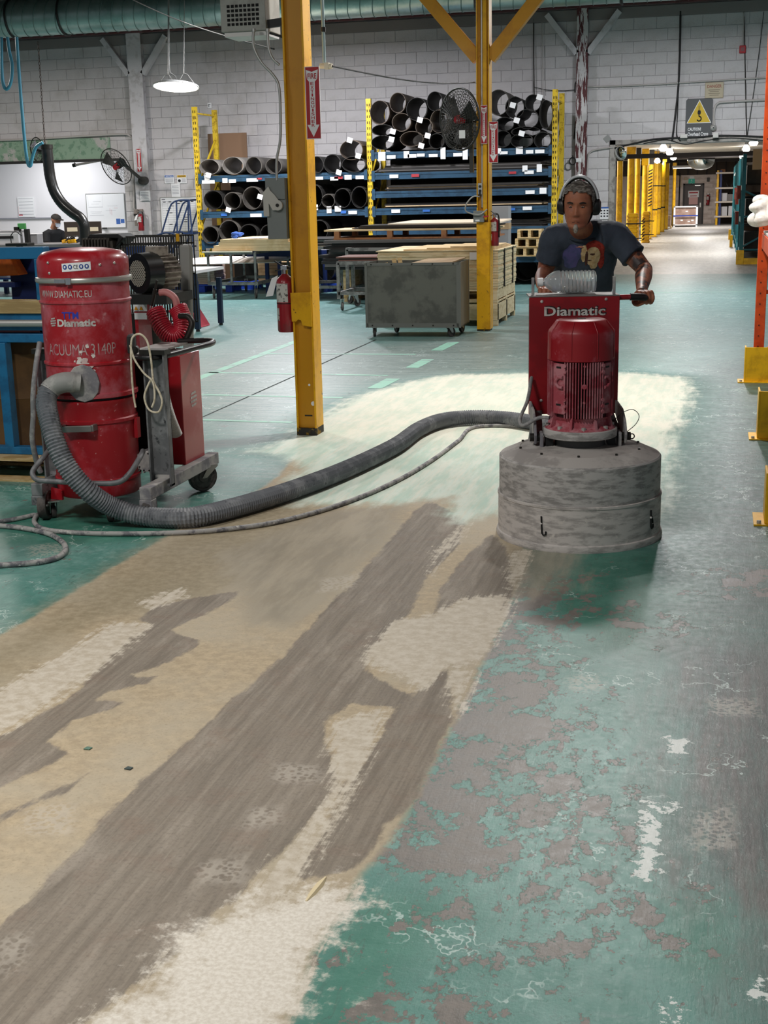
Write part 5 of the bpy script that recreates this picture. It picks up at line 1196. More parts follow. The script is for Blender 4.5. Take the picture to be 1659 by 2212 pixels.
# ================================================================ FLOOR GRINDER
gs = M('dusty_grinder_steel', '#b7b3b0', .75, .05, c2='#8a8784', scale=11, lo=.42, hi=.62, c3='#b5b0ab', scale3=24, lo3=.58, hi3=.68, stretch=(1, 1, 4))
gs2 = M('dusty_skirt_rubber', '#c2bcb7', .8, c2='#98938f', scale=10, lo=.42, hi=.64, c3='#c4bdb6', scale3=20, lo3=.58, hi3=.68, stretch=(1, 1, 4))
gtop = M('dusty_deck', '#b3aea9', .85, c2='#98938f', scale=6)
gr = M('grinder_red', '#8e111c', .42, c2='#a8505a', scale=6, lo=.57, hi=.74, c3='#b4666e', scale3=22, lo3=.64, hi3=.74)
grd = M('dusty_motor_red', '#9a3f4a', .7, c2='#b0737a', scale=12, lo=.45, hi=.62)
gpan = M('panel_red', '#8f0f1a', .45, c2='#7e0d17', scale=5)
G0 = (-.605, 6.165, 0); grn = thing('floor_grinder', 'red and grey upright floor grinder with a round dust-coated drum', 'grinder', G0, radians(12))
MB().lathe([(.36, .0), (.397, .0), (.4, .012), (.396, .03), (.39, .034), (.39, .2), (.393, .204), (.393, .214), (.388, .216)], n=72).build('dust_skirt', gs2, grn, 35)
MB().lathe([(.383, .21), (.385, .22), (.385, .388), (.378, .396)], n=72).build('drum_wall', gs, grn, 35)
MB().lathe([(.378, .395), (.305, .428), (.3, .43), (.285, .43), (.283, .428), (.26, .43), (.12, .438), (0, .438)], n=72).build('drum_deck', gtop, grn, 25)
for k in range(10): a = 2*pi*(k+.3)/10; MB().cyl((cos(a)*.292, sin(a)*.292, .428), (cos(a)*.292, sin(a)*.292, .438), .006, n=8).build('deck_bolt', dkm, grn)
for al, f in ((-.56, 1), (.9, -1)):
    b = MB(); w = lambda al_, z: Vector((.394*sin(al_), -.394*cos(al_), z))
    b.tube([w(al, .165), w(al+.005, .12), w(al+.01, .085), w(al+.03, .075), w(al+.06, .08), w(al+.06, .095)], .004, 6)
    if f < 0: b.tube([w(al+.02, .135), w(al+.045, .115), w(al+.05, .1)], .004, 6)
    b.build('skirt_slot', blk, grn, 60)['kind'] = 'stuff'
    MB().ball(w(al, .13), .006, 8, 6).build('skirt_stud', silver, grn, 60)
MB().cyl((0, 0, .436), (0, 0, .485), .118, n=40).build('neck', M('dark_neck', '#4b4a4a', .6), grn, 40)
for s in (-1, 1):
    MB().bb((s*.148-.018, -.04, .438), (s*.148+.018, .04, .485)).build('neck_strut', blk, grn)
    MB().bb((s*.185-.008, -.05, .43), (s*.185+.008, .03, .5)).build('hinge_lug', dusty, grn, bevel=.004)
    b = MB(); b.prism([(s*.208, -.03, .445), (s*.208, .06, .43), (s*.208, .2, .5), (s*.208, .36, .55), (s*.208, .36, .6), (s*.208, .1, .59), (s*.208, -.0, .55), (s*.208, -.05, .49)], (s*.012, 0, 0)); b.build('side_arm', dusty, grn, bevel=.003)
    MB().cyl((s*.19, -.01, .475), (s*.24, -.01, .475), .02, n=16).build('pivot_pin', dkm, grn, 40)
MB().tube([(.245+.012*cos(a), -.02, .475+.012*sin(a)) for a in [2*pi*k/12 for k in range(12)]], .003, 6, closed=True).build('pin_ring', dk, grn, 60)
MB().lathe([(.17, .48), (.176, .484), (.176, .518), (.172, .522), (0, .522)], n=56).build('motor_flange', gs, grn, 35)
MB().lathe([(.166, .522), (.16, .53), (.135, .54), (.13, .565), (.14, .58), (0, .58)], n=48).build('motor_foot', grd, grn, 35)
for k in range(8):
    a = pi/8+k*pi/4; d = Vector((cos(a), sin(a), 0)); n = Vector((-sin(a), cos(a), 0))
    b = MB(); b.prism([d*.12+Vector((0, 0, .525))-n*.006, d*.162+Vector((0, 0, .525))-n*.006, d*.146+Vector((0, 0, .585))-n*.006, d*.12+Vector((0, 0, .585))-n*.006], n*.012); b.build('gusset', grd, grn)
    a += pi/8; d = Vector((cos(a), sin(a), 0)); MB().cyl(d*.152+Vector((0, 0, .527)), d*.152+Vector((0, 0, .542)), .011, n=6).build('flange_bolt', gtop, grn)
MB().lathe([(.128, .57), (.128, .85)], n=40).build('motor_core', M('dark_motor_red', '#3a0c12', .6), grn, 35)
FA = [(-.6+1.2*i/14) for i in range(15)]
FA += [s*(1.16+.12*i) for s in (-1, 1) for i in range(8)]+[pi+(-.5+.1*i) for i in range(11)]
for al in FA:
    d = Vector((sin(al), -cos(al), 0)); n = Vector((cos(al), sin(al), 0)); b = MB()
    b.box(d*.139+Vector((0, 0, .715)), (.0045, .036, .262), RZ(al)); b.build('cooling_fin', grd, grn)
for s in (-1, 1):
    al = s*.87; d = Vector((sin(al), -cos(al), 0)); n = Vector((cos(al), sin(al), 0)); b = MB(); 
    q = lambda u, z, k=.147: d*k+n*u+Vector((0, 0, z))
    b.prism([q(-.036, .6), q(.036, .6), q(.036, .838), q(-.036, .838)], d*-.02); b.build('side_pad', grd, grn, bevel=.004)
    MB().tube([q(s*-.03, .775, .152), q(s*-.005, .775, .152), q(s*.012, .758, .152), q(s*.012, .742, .152), q(s*-.005, .727, .152), q(s*-.03, .727, .152)], .008, 8).build('lifting_lug', grd, grn, 60)
    for z in (.82, .645): MB().prism([q(-.014, z-.004, .1475), q(.014, z-.004, .1475), q(.014, z+.004, .1475), q(-.014, z+.004, .1475)], d*.002).build('pad_slot', blk, grn)
    for z in (.83, .80, .67, .64, .615): MB().cyl(Vector((sin(s*.6)*.142, -cos(s*.6)*.142, z)), Vector((sin(s*.6)*.162, -cos(s*.6)*.162, z)), .009, n=8).build('casing_bolt', grd, grn)
for z, r in ((.83, .006), (.735, .012), (.66, .006)): MB().cyl((0, -.15, z), (0, -.158, z), r, n=12).build('front_boss', grd, grn)
MB().lathe([(.15, .846), (.158, .85), (.157, .93), (.157, .975), (.153, .985), (.118, 1.03), (.11, 1.034), (0, 1.036)], n=28).build('fan_cowl', gr, grn, 40)
for k in range(8):
    a = pi/8+k*pi/4; MB().tube([(cos(a)*r, sin(a)*r, z) for r, z in ((.157, .86), (.157, .975), (.152, .987), (.118, 1.03))], .0028, 6).build('cowl_rib', gr, grn, 60)
MB().cyl((0, 0, 1.034), (0, 0, 1.038), .02, n=14).build('cowl_cap', dkm, grn)
PY0 = .32
MB().bb((-.222, PY0, .53), (.222, PY0+.01, 1.118)).build('front_panel', gpan, grn, bevel=.003)
MB().bb((-.215, PY0+.01, .56), (.215, PY0+.13, 1.1)).build('control_box', dk, grn, bevel=.004)
MB().bb((-.222, PY0, 1.112), (.222, PY0+.2, 1.119)).build('top_shelf', M('grey_shelf', '#7b7876', .5), grn)
l = MB(); T = Matrix.Translation((.0045, PY0-.0015, .004)); text(l, 'Diamatic', -.148, .152, 1.02, 1.066, T, bold=.03); l.build('letter_shadow', dk, grn)['kind'] = 'stuff'
l = MB(); T = Matrix.Translation((0, PY0-.003, 0)); text(l, 'Diamatic', -.148, .152, 1.02, 1.066, T, bold=.02); l.build('brand_lettering', silver, grn)['kind'] = 'stuff'
for x, z in ((-.16, 1.092), (.155, 1.098), (.15, .775), (-.16, .6), (.16, .6)): MB().ball((x, PY0, z), (.008, .005, .008), 10, 6).build('panel_bolt', silver, grn, 60)
for s in (-1, 1):
    MB().bb((s*.2-.007, PY0+.05, .6), (s*.2+.007, PY0+.065, 1.205)).build('frame_bar', dusty, grn, bevel=.002)
    MB().bar((s*.17, PY0+.1, .56), (s*.19, .1, .46), .04, .04).build('chassis_bar', vgrey, grn)
    b = MB(); b.T = Matrix.Translation((s*.25, .42, .12)); b.lathe([(0, -.025), (.07, -.025), (.11, -.03), (.12, -.02), (.12, .02), (.11, .03), (.07, .025), (0, .025)], n=28, R=RY(pi/2)); b.build('transport_wheel', wheelm, grn, 40)
    MB().bar((s*.24, .42, .12), (s*.17, PY0+.08, .6), .03, .03).build('wheel_leg', vgrey, grn)
MB().tube(catmull([(.2, PY0+.09, 1.098), (.3, PY0+.09, 1.1), (.345, PY0+.1, 1.097), (.365, PY0+.14, 1.09), (.365, PY0+.2, 1.085)], 5), .014, 12).build('handle_bar', gr, grn, 60)
MB().tube(catmull([(.285, PY0+.09, 1.1), (.345, PY0+.1, 1.097), (.366, PY0+.14, 1.09), (.366, PY0+.2, 1.085)], 5), .018, 12).build('grip', blk, grn, 60)
MB().tube(catmull([(-.19, PY0+.13, 1.09), (-.19, PY0+.2, 1.1), (-.17, PY0+.245, 1.105), (-.06, PY0+.25, 1.105)], 5), .014, 12).build('handle_bar', blk, grn, 60)
MB().tube(catmull([(-.21, .3, .72), (-.24, .15, .63), (-.285, .02, .56), (-.27, -.02, .535), (-.2, -.02, .57), (-.15, -.05, .575)], 7), .009, 8).build('motor_cable', M('grey_cable', '#7d7d7e'), grn, 60)
MB().tube(catmull([(.15, .02, .53), (.2, .0, .585), (.25, .0, .6), (.28, 0, .57), (.265, 0, .53), (.22, 0, .49)], 6), .0018, 6).build('safety_wire', dk, grn, 60)
# ---------------------------------------------------------------- water jug lying on the shelf
jug = thing('water_jug', 'clear ribbed plastic water jug lying on top of the grinder', 'jug', (Matrix.Translation(G0) @ Matrix.Rotation(radians(12), 4, 'Z') @ Vector((-.015, PY0+.11, 1.122))), radians(12))
jm = M('clear_plastic', '#f4f8fa', .12, trans=.72, ior=1.3)
prof = [(.0, -.135), (.016, -.135), (.018, -.125), (.02, -.12), (.036, -.105), (.052, -.08), (.055, -.065)]
for k in range(9): z = -.055+k*.0185; prof += [(.056, z), (.056, z+.008), (.0515, z+.011), (.0515, z+.0145)]
prof += [(.056, .113), (.055, .122), (.046, .13), (.0, .124)]
MB().lathe(prof, (0, 0, .057), 36, R=RY(pi/2)).build('bottle', jm, jug, 50)
MB().lathe([(0, -.158), (.02, -.158), (.021, -.14), (.021, -.132), (0, -.13)], (0, 0, .057), 24, R=RY(pi/2)).build('cap', whitem, jug, 40)
# ================================================================ PEOPLE
def skin_mat(name, c, c2, tattoo=None):
    m = M(name, c, .5, c2=c2, scale=14, lo=.42, hi=.68, c3=None)
    if tattoo:
        nt = m.node_tree; N = nt.nodes; L = nt.links; b = N['Principled BSDF']; old = b.inputs['Base Color'].links[0].from_socket
        tc = N.new('ShaderNodeTexCoord'); sx = N.new('ShaderNodeSeparateXYZ'); L.new(tc.outputs['Object'], sx.inputs[0])
        r1 = N.new('ShaderNodeMapRange'); r1.inputs['From Min'].default_value = tattoo; r1.inputs['From Max'].default_value = tattoo+.03; L.new(sx.outputs['X'], r1.inputs['Value'])
        rz = N.new('ShaderNodeMapRange'); rz.inputs['From Min'].default_value = 1.10; rz.inputs['From Max'].default_value = 1.13; L.new(sx.outputs['Z'], rz.inputs['Value'])
        n = N.new('ShaderNodeTexNoise'); n.inputs['Scale'].default_value = 26; n.inputs['Detail'].default_value = 5; L.new(tc.outputs['Object'], n.inputs['Vector'])
        r2 = N.new('ShaderNodeMapRange'); r2.inputs['From Min'].default_value = .44; r2.inputs['From Max'].default_value = .54; L.new(n.outputs['Fac'], r2.inputs['Value'])
        m1 = N.new('ShaderNodeMath'); m1.operation = 'MULTIPLY'; L.new(r1.outputs[0], m1.inputs[0]); L.new(r2.outputs[0], m1.inputs[1])
        m2 = N.new('ShaderNodeMath'); m2.operation = 'MULTIPLY'; L.new(m1.outputs[0], m2.inputs[0]); L.new(rz.outputs[0], m2.inputs[1])
        mx = N.new('ShaderNodeMix'); mx.data_type = 'RGBA'; L.new(m2.outputs[0], mx.inputs['Factor']); L.new(old, mx.inputs['A']); mx.inputs['B'].default_value = hexc('#3f3534'); L.new(mx.outputs['Result'], b.inputs['Base Color'])
    return m
def interp(x, T):
    if x <= T[0][0]: return T[0][1]
    for (a, p), (c, q) in zip(T, T[1:]):
        if x <= c:
            t = (x-a)/(c-a); t = t*t*(3-2*t)*.5+t*.5; return p+(q-p)*t
    return T[-1][1]
FRONT = [(-.12, .055), (-.112, .076), (-.1, .086), (-.085, .082), (-.07, .088), (-.045, .088), (-.02, .085), (0, .084), (.02, .091), (.04, .092), (.065, .088), (.09, .072), (.108, .045), (.118, .01)]
BACK = [(-.12, -.03), (-.1, -.01), (-.07, .03), (-.04, .062), (0, .09), (.04, .1), (.07, .094), (.095, .072), (.11, .045), (.118, .01)]
WID = [(-.12, .02), (-.112, .034), (-.1, .046), (-.08, .056), (-.05, .064), (-.02, .070), (.02, .074), (.05, .075), (.08, .066), (.1, .048), (.112, .028), (.118, .01)]
def head_pt(z, al, off=0.):
    """al = 0 straight ahead (-y), positive to +x"""
    f, b, w = interp(z, FRONT), interp(z, BACK), interp(z, WID)
    c, s = cos(al), sin(al)
    yc = (b-f)/2; hl = (b+f)/2
    p = 2.3; k = (abs(c)**p+abs(s)**p)**(-1/p)
    x = w*s*k; y = yc-hl*c*k
    d = 0.
    if c > 0:
        g = lambda x0, z0, sx, sz: math.exp(-((x-x0)/sx)**2-((z-z0)/sz)**2)
        nz = interp(z, [(-.052, 0), (-.044, .012), (-.036, .022), (-.02, .016), (0, .008), (.018, .001), (.03, 0)])
        d += nz*math.exp(-(x/(.008+.006*max(0, min(1, -z/.04))))**2)
        d += .006*(g(.011, -.04, .006, .006)+g(-.011, -.04, .006, .006))
        d -= .009*(g(.03, .002, .016, .010)+g(-.03, .002, .016, .010))
        d += .004*(g(.03, .022, .02, .007)+g(-.03, .022, .02, .007))
        d += .004*(g(.04, -.028, .018, .016)+g(-.04, -.028, .018, .016))
        d += .004*(g(0, -.066, .02, .005)+g(0, -.08, .017, .005))-.003*g(0, -.073, .024, .003)
        d += .004*g(0, -.105, .016, .012)
    q = Vector((s, -c, 0)); return Vector((x, y, z))+Vector((0, -1, 0))*d*max(c, 0)+q*off
def add_head(mb, T, nz=64, na=84):
    rings = [[T @ head_pt(-.12+.238*i/nz, 2*pi*j/na) for j in range(na)] for i in range(nz+1)]
    mb.loft(rings)
    for s in (-1, 1): mb.ball(T @ Vector((s*.074, .012, -.005)), (.01, .02, .032), 12, 8, T.to_3x3())
def ell_ring(c, a, b, n=28, tilt=0.):
    R = RX(tilt); return [Vector(c)+R @ Vector((a*sin(2*pi*j/n), -b*cos(2*pi*j/n), 0)) for j in range(n)]
def limb(mb, pts, rad, n=16, k=6):
    P = catmull(pts, k); rr = [interp(i/(len(P)-1)*(len(rad)-1), [(q, r) for q, r in enumerate(rad)]) for i in range(len(P))]
    mb.tube(P, rr, n); mb.ball(P[0], rr[0], n, 8); mb.ball(P[-1], rr[-1], n, 8)
def fuse(o, vox, smooth=3, f=.5):
    m = o.modifiers.new('r', 'REMESH'); m.mode = 'VOXEL'; m.voxel_size = vox; m.use_smooth_shade = True
    if smooth: s = o.modifiers.new('s', 'SMOOTH'); s.iterations = smooth; s.factor = f
    bake(o); o.data.polygons.foreach_set('use_smooth', [True]*len(o.data.polygons)); return o
def grip_hand(mb, c, axis, fwd, wrist, thumb=1):
    """fist closed round a bar at c (axis); fwd = side the knuckles face"""
    a = Vector(axis).normalized(); u = Vector((0, 0, 1)); f = Vector(fwd); f = (f-a*f.dot(a)).normalized(); u = a.cross(f); u = u if u.z > 0 else -u
    rb = .027
    for k in range(4):
        t = (-.034+.0226*k); ln = (.92, 1.05, 1.0, .8)[k]; P = []
        for j in range(9):
            an = radians(125-265*ln*j/8); P.append(c+a*t+f*cos(an)*rb*(1.15 if j < 3 else 1)+u*sin(an)*rb*(1.15 if j < 3 else 1))
        mb.tube(P, [.0105]*3+[.0098]*3+[.0088]*3, 10); mb.ball(P[0], .0115, 10, 8); mb.ball(P[-1], .0088, 10, 8); mb.ball(P[3], .0108, 10, 8)
    palm = c+u*.02-f*.022
    mb.ball(palm, (.046, .036, .02), 16, 10, Matrix((a, f, u)).transposed())
    mb.ball(c-f*.034+u*.002, (.044, .018, .03), 16, 10, Matrix((a, f, u)).transposed())
    b0 = c-f*.03+u*.004-a*thumb*.038
    T = [b0, c-f*.012-u*.024-a*thumb*.05, c+f*.012-u*.03-a*thumb*.042, c+f*.03-u*.022-a*thumb*.03]
    mb.tube(catmull(T, 4), [.0135]*4+[.012]*5+[.0105]*4, 10); mb.ball(T[-1], .0105, 10, 8)
    mb.tube([palm-f*.01, (palm+Vector(wrist))/2, Vector(wrist)], [.03, .03, .028], 14)
# ---------------------------------------------------------------- operator
ML = Vector((-.675, 7.12, 0)); MR = radians(12)
man = thing('person', 'man in dark blue printed t-shirt and earmuffs pushing the floor grinder', 'person', ML, MR)
Mi = (Matrix.Translation(ML) @ Matrix.Rotation(MR, 4, 'Z')).inverted()
mp = lambda x, y, Y: Mi @ at(x, y, Y)
mw = lambda p: Mi @ Vector(p)
GM = Matrix.Translation(G0) @ Matrix.Rotation(radians(12), 4, 'Z')
gR = Mi @ (GM @ Vector((.366, PY0+.155, 1.088))); gL = Mi @ (GM @ Vector((-.115, PY0+.248, 1.106)))
skin = skin_mat('weathered_skin', '#a86a4e', '#8f5340', tattoo=.20)
shL, shR = mp(1198, 517, 7.1), mp(1330, 510, 7.12)
elL, elR = mp(1176, 590, 7.14), mp(1392, 582, 7.06)
wrL = gL+Vector((-.02, .085, .045)); wrR = gR+Vector((.0, .085, .04))
hc = mp(1250, 443, 6.98); nk = mp(1259, 500, 7.08)
HT = Matrix.Translation(hc) @ Matrix.Rotation(radians(-14), 4, 'Z') @ Matrix.Rotation(radians(6), 4, 'X') @ Matrix.Rotation(radians(2), 4, 'Y') @ Matrix.Scale(1.02, 4)
b = MB(); add_head(b, HT)
b.tube([hc+Vector((0, .03, -.03)), hc+Vector((0.005, .035, -.09)), nk+Vector((0, .03, .0)), nk+Vector((0, .05, -.06))], [.055, .058, .066, .085], 20)
b.loft([ell_ring(c, a, d) for c, a, d in (((0, .2, .93), .13, .09), ((0, .17, 1.1), .135, .09), ((0, .1, 1.25), .145, .1), ((0, .04, 1.36), .155, .095), ((0, .03, 1.42), .12, .075))])
for s, e, w in ((shL, elL, wrL), (shR, elR, wrR)):
    limb(b, [s, s.lerp(e, .5)+Vector((0, .01, 0)), e], [.058, .052, .041]); limb(b, [e, e.lerp(w, .35), w], [.043, .045, .029])
grip_hand(b, gR, (.9, .35, 0), (.1, -1, 0), wrR, 1); grip_hand(b, gL, (1, 0, 0), (0, -1, 0), wrL, -1)
for s in (-1, 1):
    hip = Vector((s*.085, .22, .93)); kn = Vector((s*.1, .12 if s < 0 else .26, .5)); an = Vector((s*.1, .2 if s < 0 else .46, .09))
    limb(b, [hip, kn, an], [.08, .052, .038])
body = fuse(b.build('body', skin, man), .0042, 2, .4)
# shirt
shirtm = M('slate_tshirt', '#3b4350', .85, c2='#2f3642', scale=5, lo=.42, hi=.66, bump=.15, bscale=220)
b = MB()
rings = [((.0, .255, .86), .165, .125), ((0, .235, .96), .163, .122), ((.0, .2, 1.06), .16, .12), ((.0, .14, 1.18), .166, .124), ((.0, .085, 1.28), .178, .128), ((.002, .05, 1.345), .182, .118), ((.003, .04, 1.395), .15, .1), ((.0, .04, 1.435), .1, .082), ((0, .04, 1.465), .08, .075)]
b.loft([ell_ring(c, a, d) for c, a, d in rings])
for s, e, cut, r1 in ((shL, elL, .66, .073), (shR, elR, .62, .075)):
    m_ = s.lerp(e, cut); b.tube(catmull([s+(s-e)*-.05+Vector((-.09 if s.x > 0 else .09, 0, .01)), s+Vector((0, 0, .008)), s.lerp(e, .35), m_], 5), [.074]*5+[.072]*5+[.071]*5+[r1], 20)
    b.ball(s+Vector((0, 0, -.012)), .073, 18, 10)
shirt = fuse(b.build('tshirt', shirtm, man), .007, 5, .5)
dsp = bpy.data.textures.new('folds', 'CLOUDS'); dsp.noise_scale = .09
d = shirt.modifiers.new('folds', 'DISPLACE'); d.texture = dsp; d.strength = .016; d.mid_level = .5; bake(shirt); shirt.data.polygons.foreach_set('use_smooth', [True]*len(shirt.data.polygons))
MB().tube([nk+Vector((.081*sin(a)-.0, .028-.078*cos(a), -.018-.03*cos(a))) for a in [2*pi*k/32 for k in range(32)]], .0065, 8, closed=True).build('collar', M('slate_collar', '#2b313b', .85), man, 60)
# generic printed motif: pale face profile patch with red hair and a violet cloud
bv = BVHTree.FromObject(shirt, bpy.context.evaluated_depsgraph_get()) if False else BVHTree.FromPolygons([v.co[:] for v in shirt.data.vertices], [p.vertices[:] for p in shirt.data.polygons])
def shirt_print(nm, m, inside, x0, x1, z0, z1, off, n=44):
    idx = {}; vs = []; fs = []
    def vert(i, j):
        if (i, j) not in idx:
            x = x0+(x1-x0)*i/n; z = z0+(z1-z0)*j/n; h = bv.ray_cast(Vector((x, -1, z)), Vector((0, 1, 0)))
            idx[(i, j)] = len(vs); vs.append(((h[0] if h[0] else Vector((x, 0, z)))+Vector((0, -off, 0)))[:])
        return idx[(i, j)]
    for i in range(n):
        for j in range(n):
            u, w = (i+.5)/n, (j+.5)/n
            if inside(u, w): fs.append((vert(i, j), vert(i+1, j), vert(i+1, j+1), vert(i, j+1)))
    b = MB(); b.add(vs, fs); o = b.build(nm, m, shirt, 80); o['kind'] = 'stuff'; return o
pc0, pc1 = mp(1258, 584, 6.98), mp(1314, 520, 7.0)
el = lambda u, w, cx, cy, rx, ry: ((u-cx)/rx)**2+((w-cy)/ry)**2 < 1
A = (pc0.x, pc1.x, pc0.z, pc1.z)
shirt_print('print_hair', M('print_red', '#9c2f22', .85, c2='#7d2017', scale=60), lambda u, w: (el(u, w, .52, .6, .44, .4) and w > .38) or el(u, w, .85, .3, .13, .3), *A, .002)
shirt_print('print_face', M('print_cream', '#cdb48a', .85, c2='#b99a6c', scale=40), lambda u, w: el(u, w, .5, .44, .3, .34) or (el(u, w, .55, .14, .16, .16)), *A, .003)
shirt_print('print_side', M('print_cream', '#cdb48a'), lambda u, w: el(u, w, .13, .55, .12, .3), *A, .003)
shirt_print('print_shadow', M('print_shadow', '#4a2a22', .85), lambda u, w: el(u, w, .24, .38, .06, .26) or el(u, w, .47, .52, .1, .035) or el(u, w, .37, .3, .08, .02), *A, .004)
pc0, pc1 = mp(1214, 586, 6.98), mp(1260, 526, 7.0)
shirt_print('print_cloud', M('print_violet', '#4f4a78', .9, c2='#3f4668', scale=18), lambda u, w: noise.noise(Vector((u*4, w*4, 2)))*.35+1-((u-.55)/.5)**2-((w-.5)/.5)**2 > .25, pc0.x, pc1.x, pc0.z, pc1.z, .002)
# trousers, shoes
b = MB(); b.loft([ell_ring((0, .24, .98), .15, .115), ell_ring((0, .235, .9), .165, .125), ell_ring((0, .225, .82), .17, .13)])
for s in (-1, 1):
    hip = Vector((s*.085, .22, .88)); kn = Vector((s*.1, .12 if s < 0 else .26, .5)); an = Vector((s*.1, .2 if s < 0 else .46, .09))
    limb(b, [hip, kn, an], [.095, .072, .066])
fuse(b.build('trousers', M('black_work_trousers', '#1b1c20', .85), man), .009, 4)
for s in (-1, 1):
    an = Vector((s*.1, .2 if s < 0 else .46, .0)); b = MB(); b.loft([[an+Vector((x*wd, y, z)) for x, z in ((-1, 0), (1, 0), (1, h*.6), (.6, h), (-.6, h), (-1, h*.6))] for y, wd, h in ((.06, .03, .06), (.03, .04, .1), (-.05, .045, .09), (-.13, .05, .06), (-.19, .04, .045), (-.215, .02, .03))]); o = b.build('shoe', blk, man, 60, bevel=.006)
# hair, brows, eyes, goatee
hairm = M('grey_hair', '#4a4540', .6, c2='#9a948c', scale=45, lo=.42, hi=.66, stretch=(1, 1, 3)); darkh = M('dark_brow', '#2a211d', .8)
b = MB(); na, nz_ = 72, 40; vs = {}; V = []; F = []
def hv(i, j):
    if (i, j % na) not in vs:
        z = -.1+.216*i/nz_; al = 2*pi*(j % na)/na; o_ = .009+.004*noise.noise(Vector((sin(al)*6, cos(al)*6, z*14)))
        vs[(i, j % na)] = len(V); V.append(HT @ head_pt(z, al, o_))
    return vs[(i, j % na)]
for i in range(nz_):
    z = -.1+.216*(i+.5)/nz_
    for j in range(na):
        al = (2*pi*(j+.5)/na+pi) % (2*pi)-pi; hl = interp(abs(al), [(0, .078), (.5, .074), (.85, .062), (1.05, .03), (1.25, -.01), (1.5, -.02), (1.7, -.03), (2.1, -.09), (pi, -.1)])
        hl += .012*noise.noise(Vector((al*5, .3, 1)))+.006*noise.noise(Vector((al*17, 2, 1)))
        if z > hl: F.append((hv(i, j), hv(i, j+1), hv(i+1, j+1), hv(i+1, j)))
top = len(V); V.append(HT @ Vector((0, 0, .128)))
for j in range(na): F.append((hv(nz_, j), hv(nz_, j+1), top))
b.add(V, F); b.build('hair', hairm, man, 70)
for s in (-1, 1):
    MB().tube([HT @ head_pt(.019+.004*(1-abs(q-.5)*2)*1, s*(.22+.42*q), .003) for q in (0, .25, .5, .75, 1)], [.003, .0045, .0048, .004, .002], 8).build('eyebrow', darkh, man, 60)
    ec = HT @ (head_pt(.002, s*.40)+Vector((0, .0045, 0)))
    e = MB().ball(ec, .0105, 14, 10).build('eye', M('eye_white', '#c9beb4', .3), man, 70)
    MB().ball(ec+HT.to_3x3() @ Vector((0, -.0065, -.003)), .0052, 10, 8).build('iris', M('iris_dark', '#2a1f1a', .3), e, 70)
    b = MB(); b.ball(ec+HT.to_3x3() @ Vector((0, -.0005, .0035)), (.0125, .011, .0085), 14, 10); b.build('upper_eyelid', skin, man, 70)
    MB().tube([ec+HT.to_3x3() @ Vector((x, -.0105+abs(x)*.35, -.0035-abs(x)*.1)) for x in (-.011, -.005, 0, .005, .011)], .0016, 6).build('lash_line', darkh, man, 60)
MB().tube([HT @ head_pt(-.0735-.002*abs(q)*2, q*.34, .0005) for q in (-1, -.5, 0, .5, 1)], .0016, 6).build('mouth_line', M('lip_shadow', '#5a2d27', .7), man, 60)
MB().ball(HT @ Vector((0, -.084, -.108)), (.013, .011, .024), 14, 10, HT.to_3x3()).build('goatee', M('white_goatee', '#a39a90', .8, c2='#6b6058', scale=60), man, 70)
# ear defenders worn on the head
em = thing('earmuffs', 'black earmuffs with pale headband worn by the man at the grinder', 'earmuffs', ML, MR)
MB().tube([HT @ Vector((.093*cos(a), .012, .0+.136*sin(a))) for a in [pi*k/24 for k in range(25)]], .0085, 10).build('headband_padding', blk, em, 60)
b = MB(); P = [HT @ Vector((.099*cos(a), .012, .0+.143*sin(a))) for a in [pi*(k+2)/28 for k in range(25)]]
b.tube([p for p in P], .0075, 10); b.tube([p+HT.to_3x3() @ Vector((0, -.012, 0)) for p in P], .006, 10).tube([p+HT.to_3x3() @ Vector((0, .012, 0)) for p in P], .006, 10); b.build('headband', M('pale_headband', '#c9ccd0', .35), em, 60)
for s in (-1, 1):
    R = (HT.to_3x3() @ RY(s*pi/2)); MB().lathe([(0, .036), (.022, .036), (.034, .028), (.038, .012), (.038, 0), (.0, 0)], HT @ Vector((s*.075, .012, -.008)), 24, R, 1.15, .85).build('ear_cup', M('black_cup', '#151516', .4), em, 40)
# ---------------------------------------------------------------- worker at the far bench
wl = at(118, 560, 22.2); wl.z = 0
wk = thing('person', 'worker in black t-shirt, dark cap and face mask at the far bench', 'person', wl, radians(70))
q = lambda z: z
hc2 = Vector((0, -.12, 1.29)); HT2 = Matrix.Translation(hc2) @ Matrix.Rotation(radians(16), 4, 'X')
sk2 = M('worker_skin', '#9c6f58', .5)
b = MB(); add_head(b, HT2, 40, 48); b.tube([hc2+Vector((0, .03, -.05)), (0, -.04, 1.14)], [.055, .065], 14)
b.loft([ell_ring(c, a, d) for c, a, d in (((0, .1, .7), .13, .09), ((0, .04, .9), .14, .1), ((0, -.02, 1.06), .15, .09), ((0, -.03, 1.12), .1, .07))])
for s in (-1, 1):
    S, E, H = Vector((s*.18, -.03, 1.06)), Vector((s*.22, -.08, .82)), Vector((s*.12, -.33, .83))
    limb(b, [S, E], [.05, .04], 12); limb(b, [E, H], [.04, .028], 12); b.ball(H+Vector((0, -.04, -.005)), (.04, .05, .02), 12, 8)
    for k in range(4): b.tube([H+Vector((-.025+.017*k, -.07, 0)), H+Vector((-.027+.018*k, -.11, -.012)), H+Vector((-.027+.018*k, -.13, -.03))], [.009, .008, .007], 8)
    b.tube([H+Vector((-s*.03, -.02, 0)), H+Vector((-s*.055, -.06, -.01)), H+Vector((-s*.05, -.085, -.02))], [.012, .01, .008], 8)
    limb(b, [Vector((s*.09, .1, .75)), Vector((s*.1, .06, .45)), Vector((s*.1, .1, .06))], [.075, .05, .036], 12)
fuse(b.build('body', sk2, wk), .006, 2)
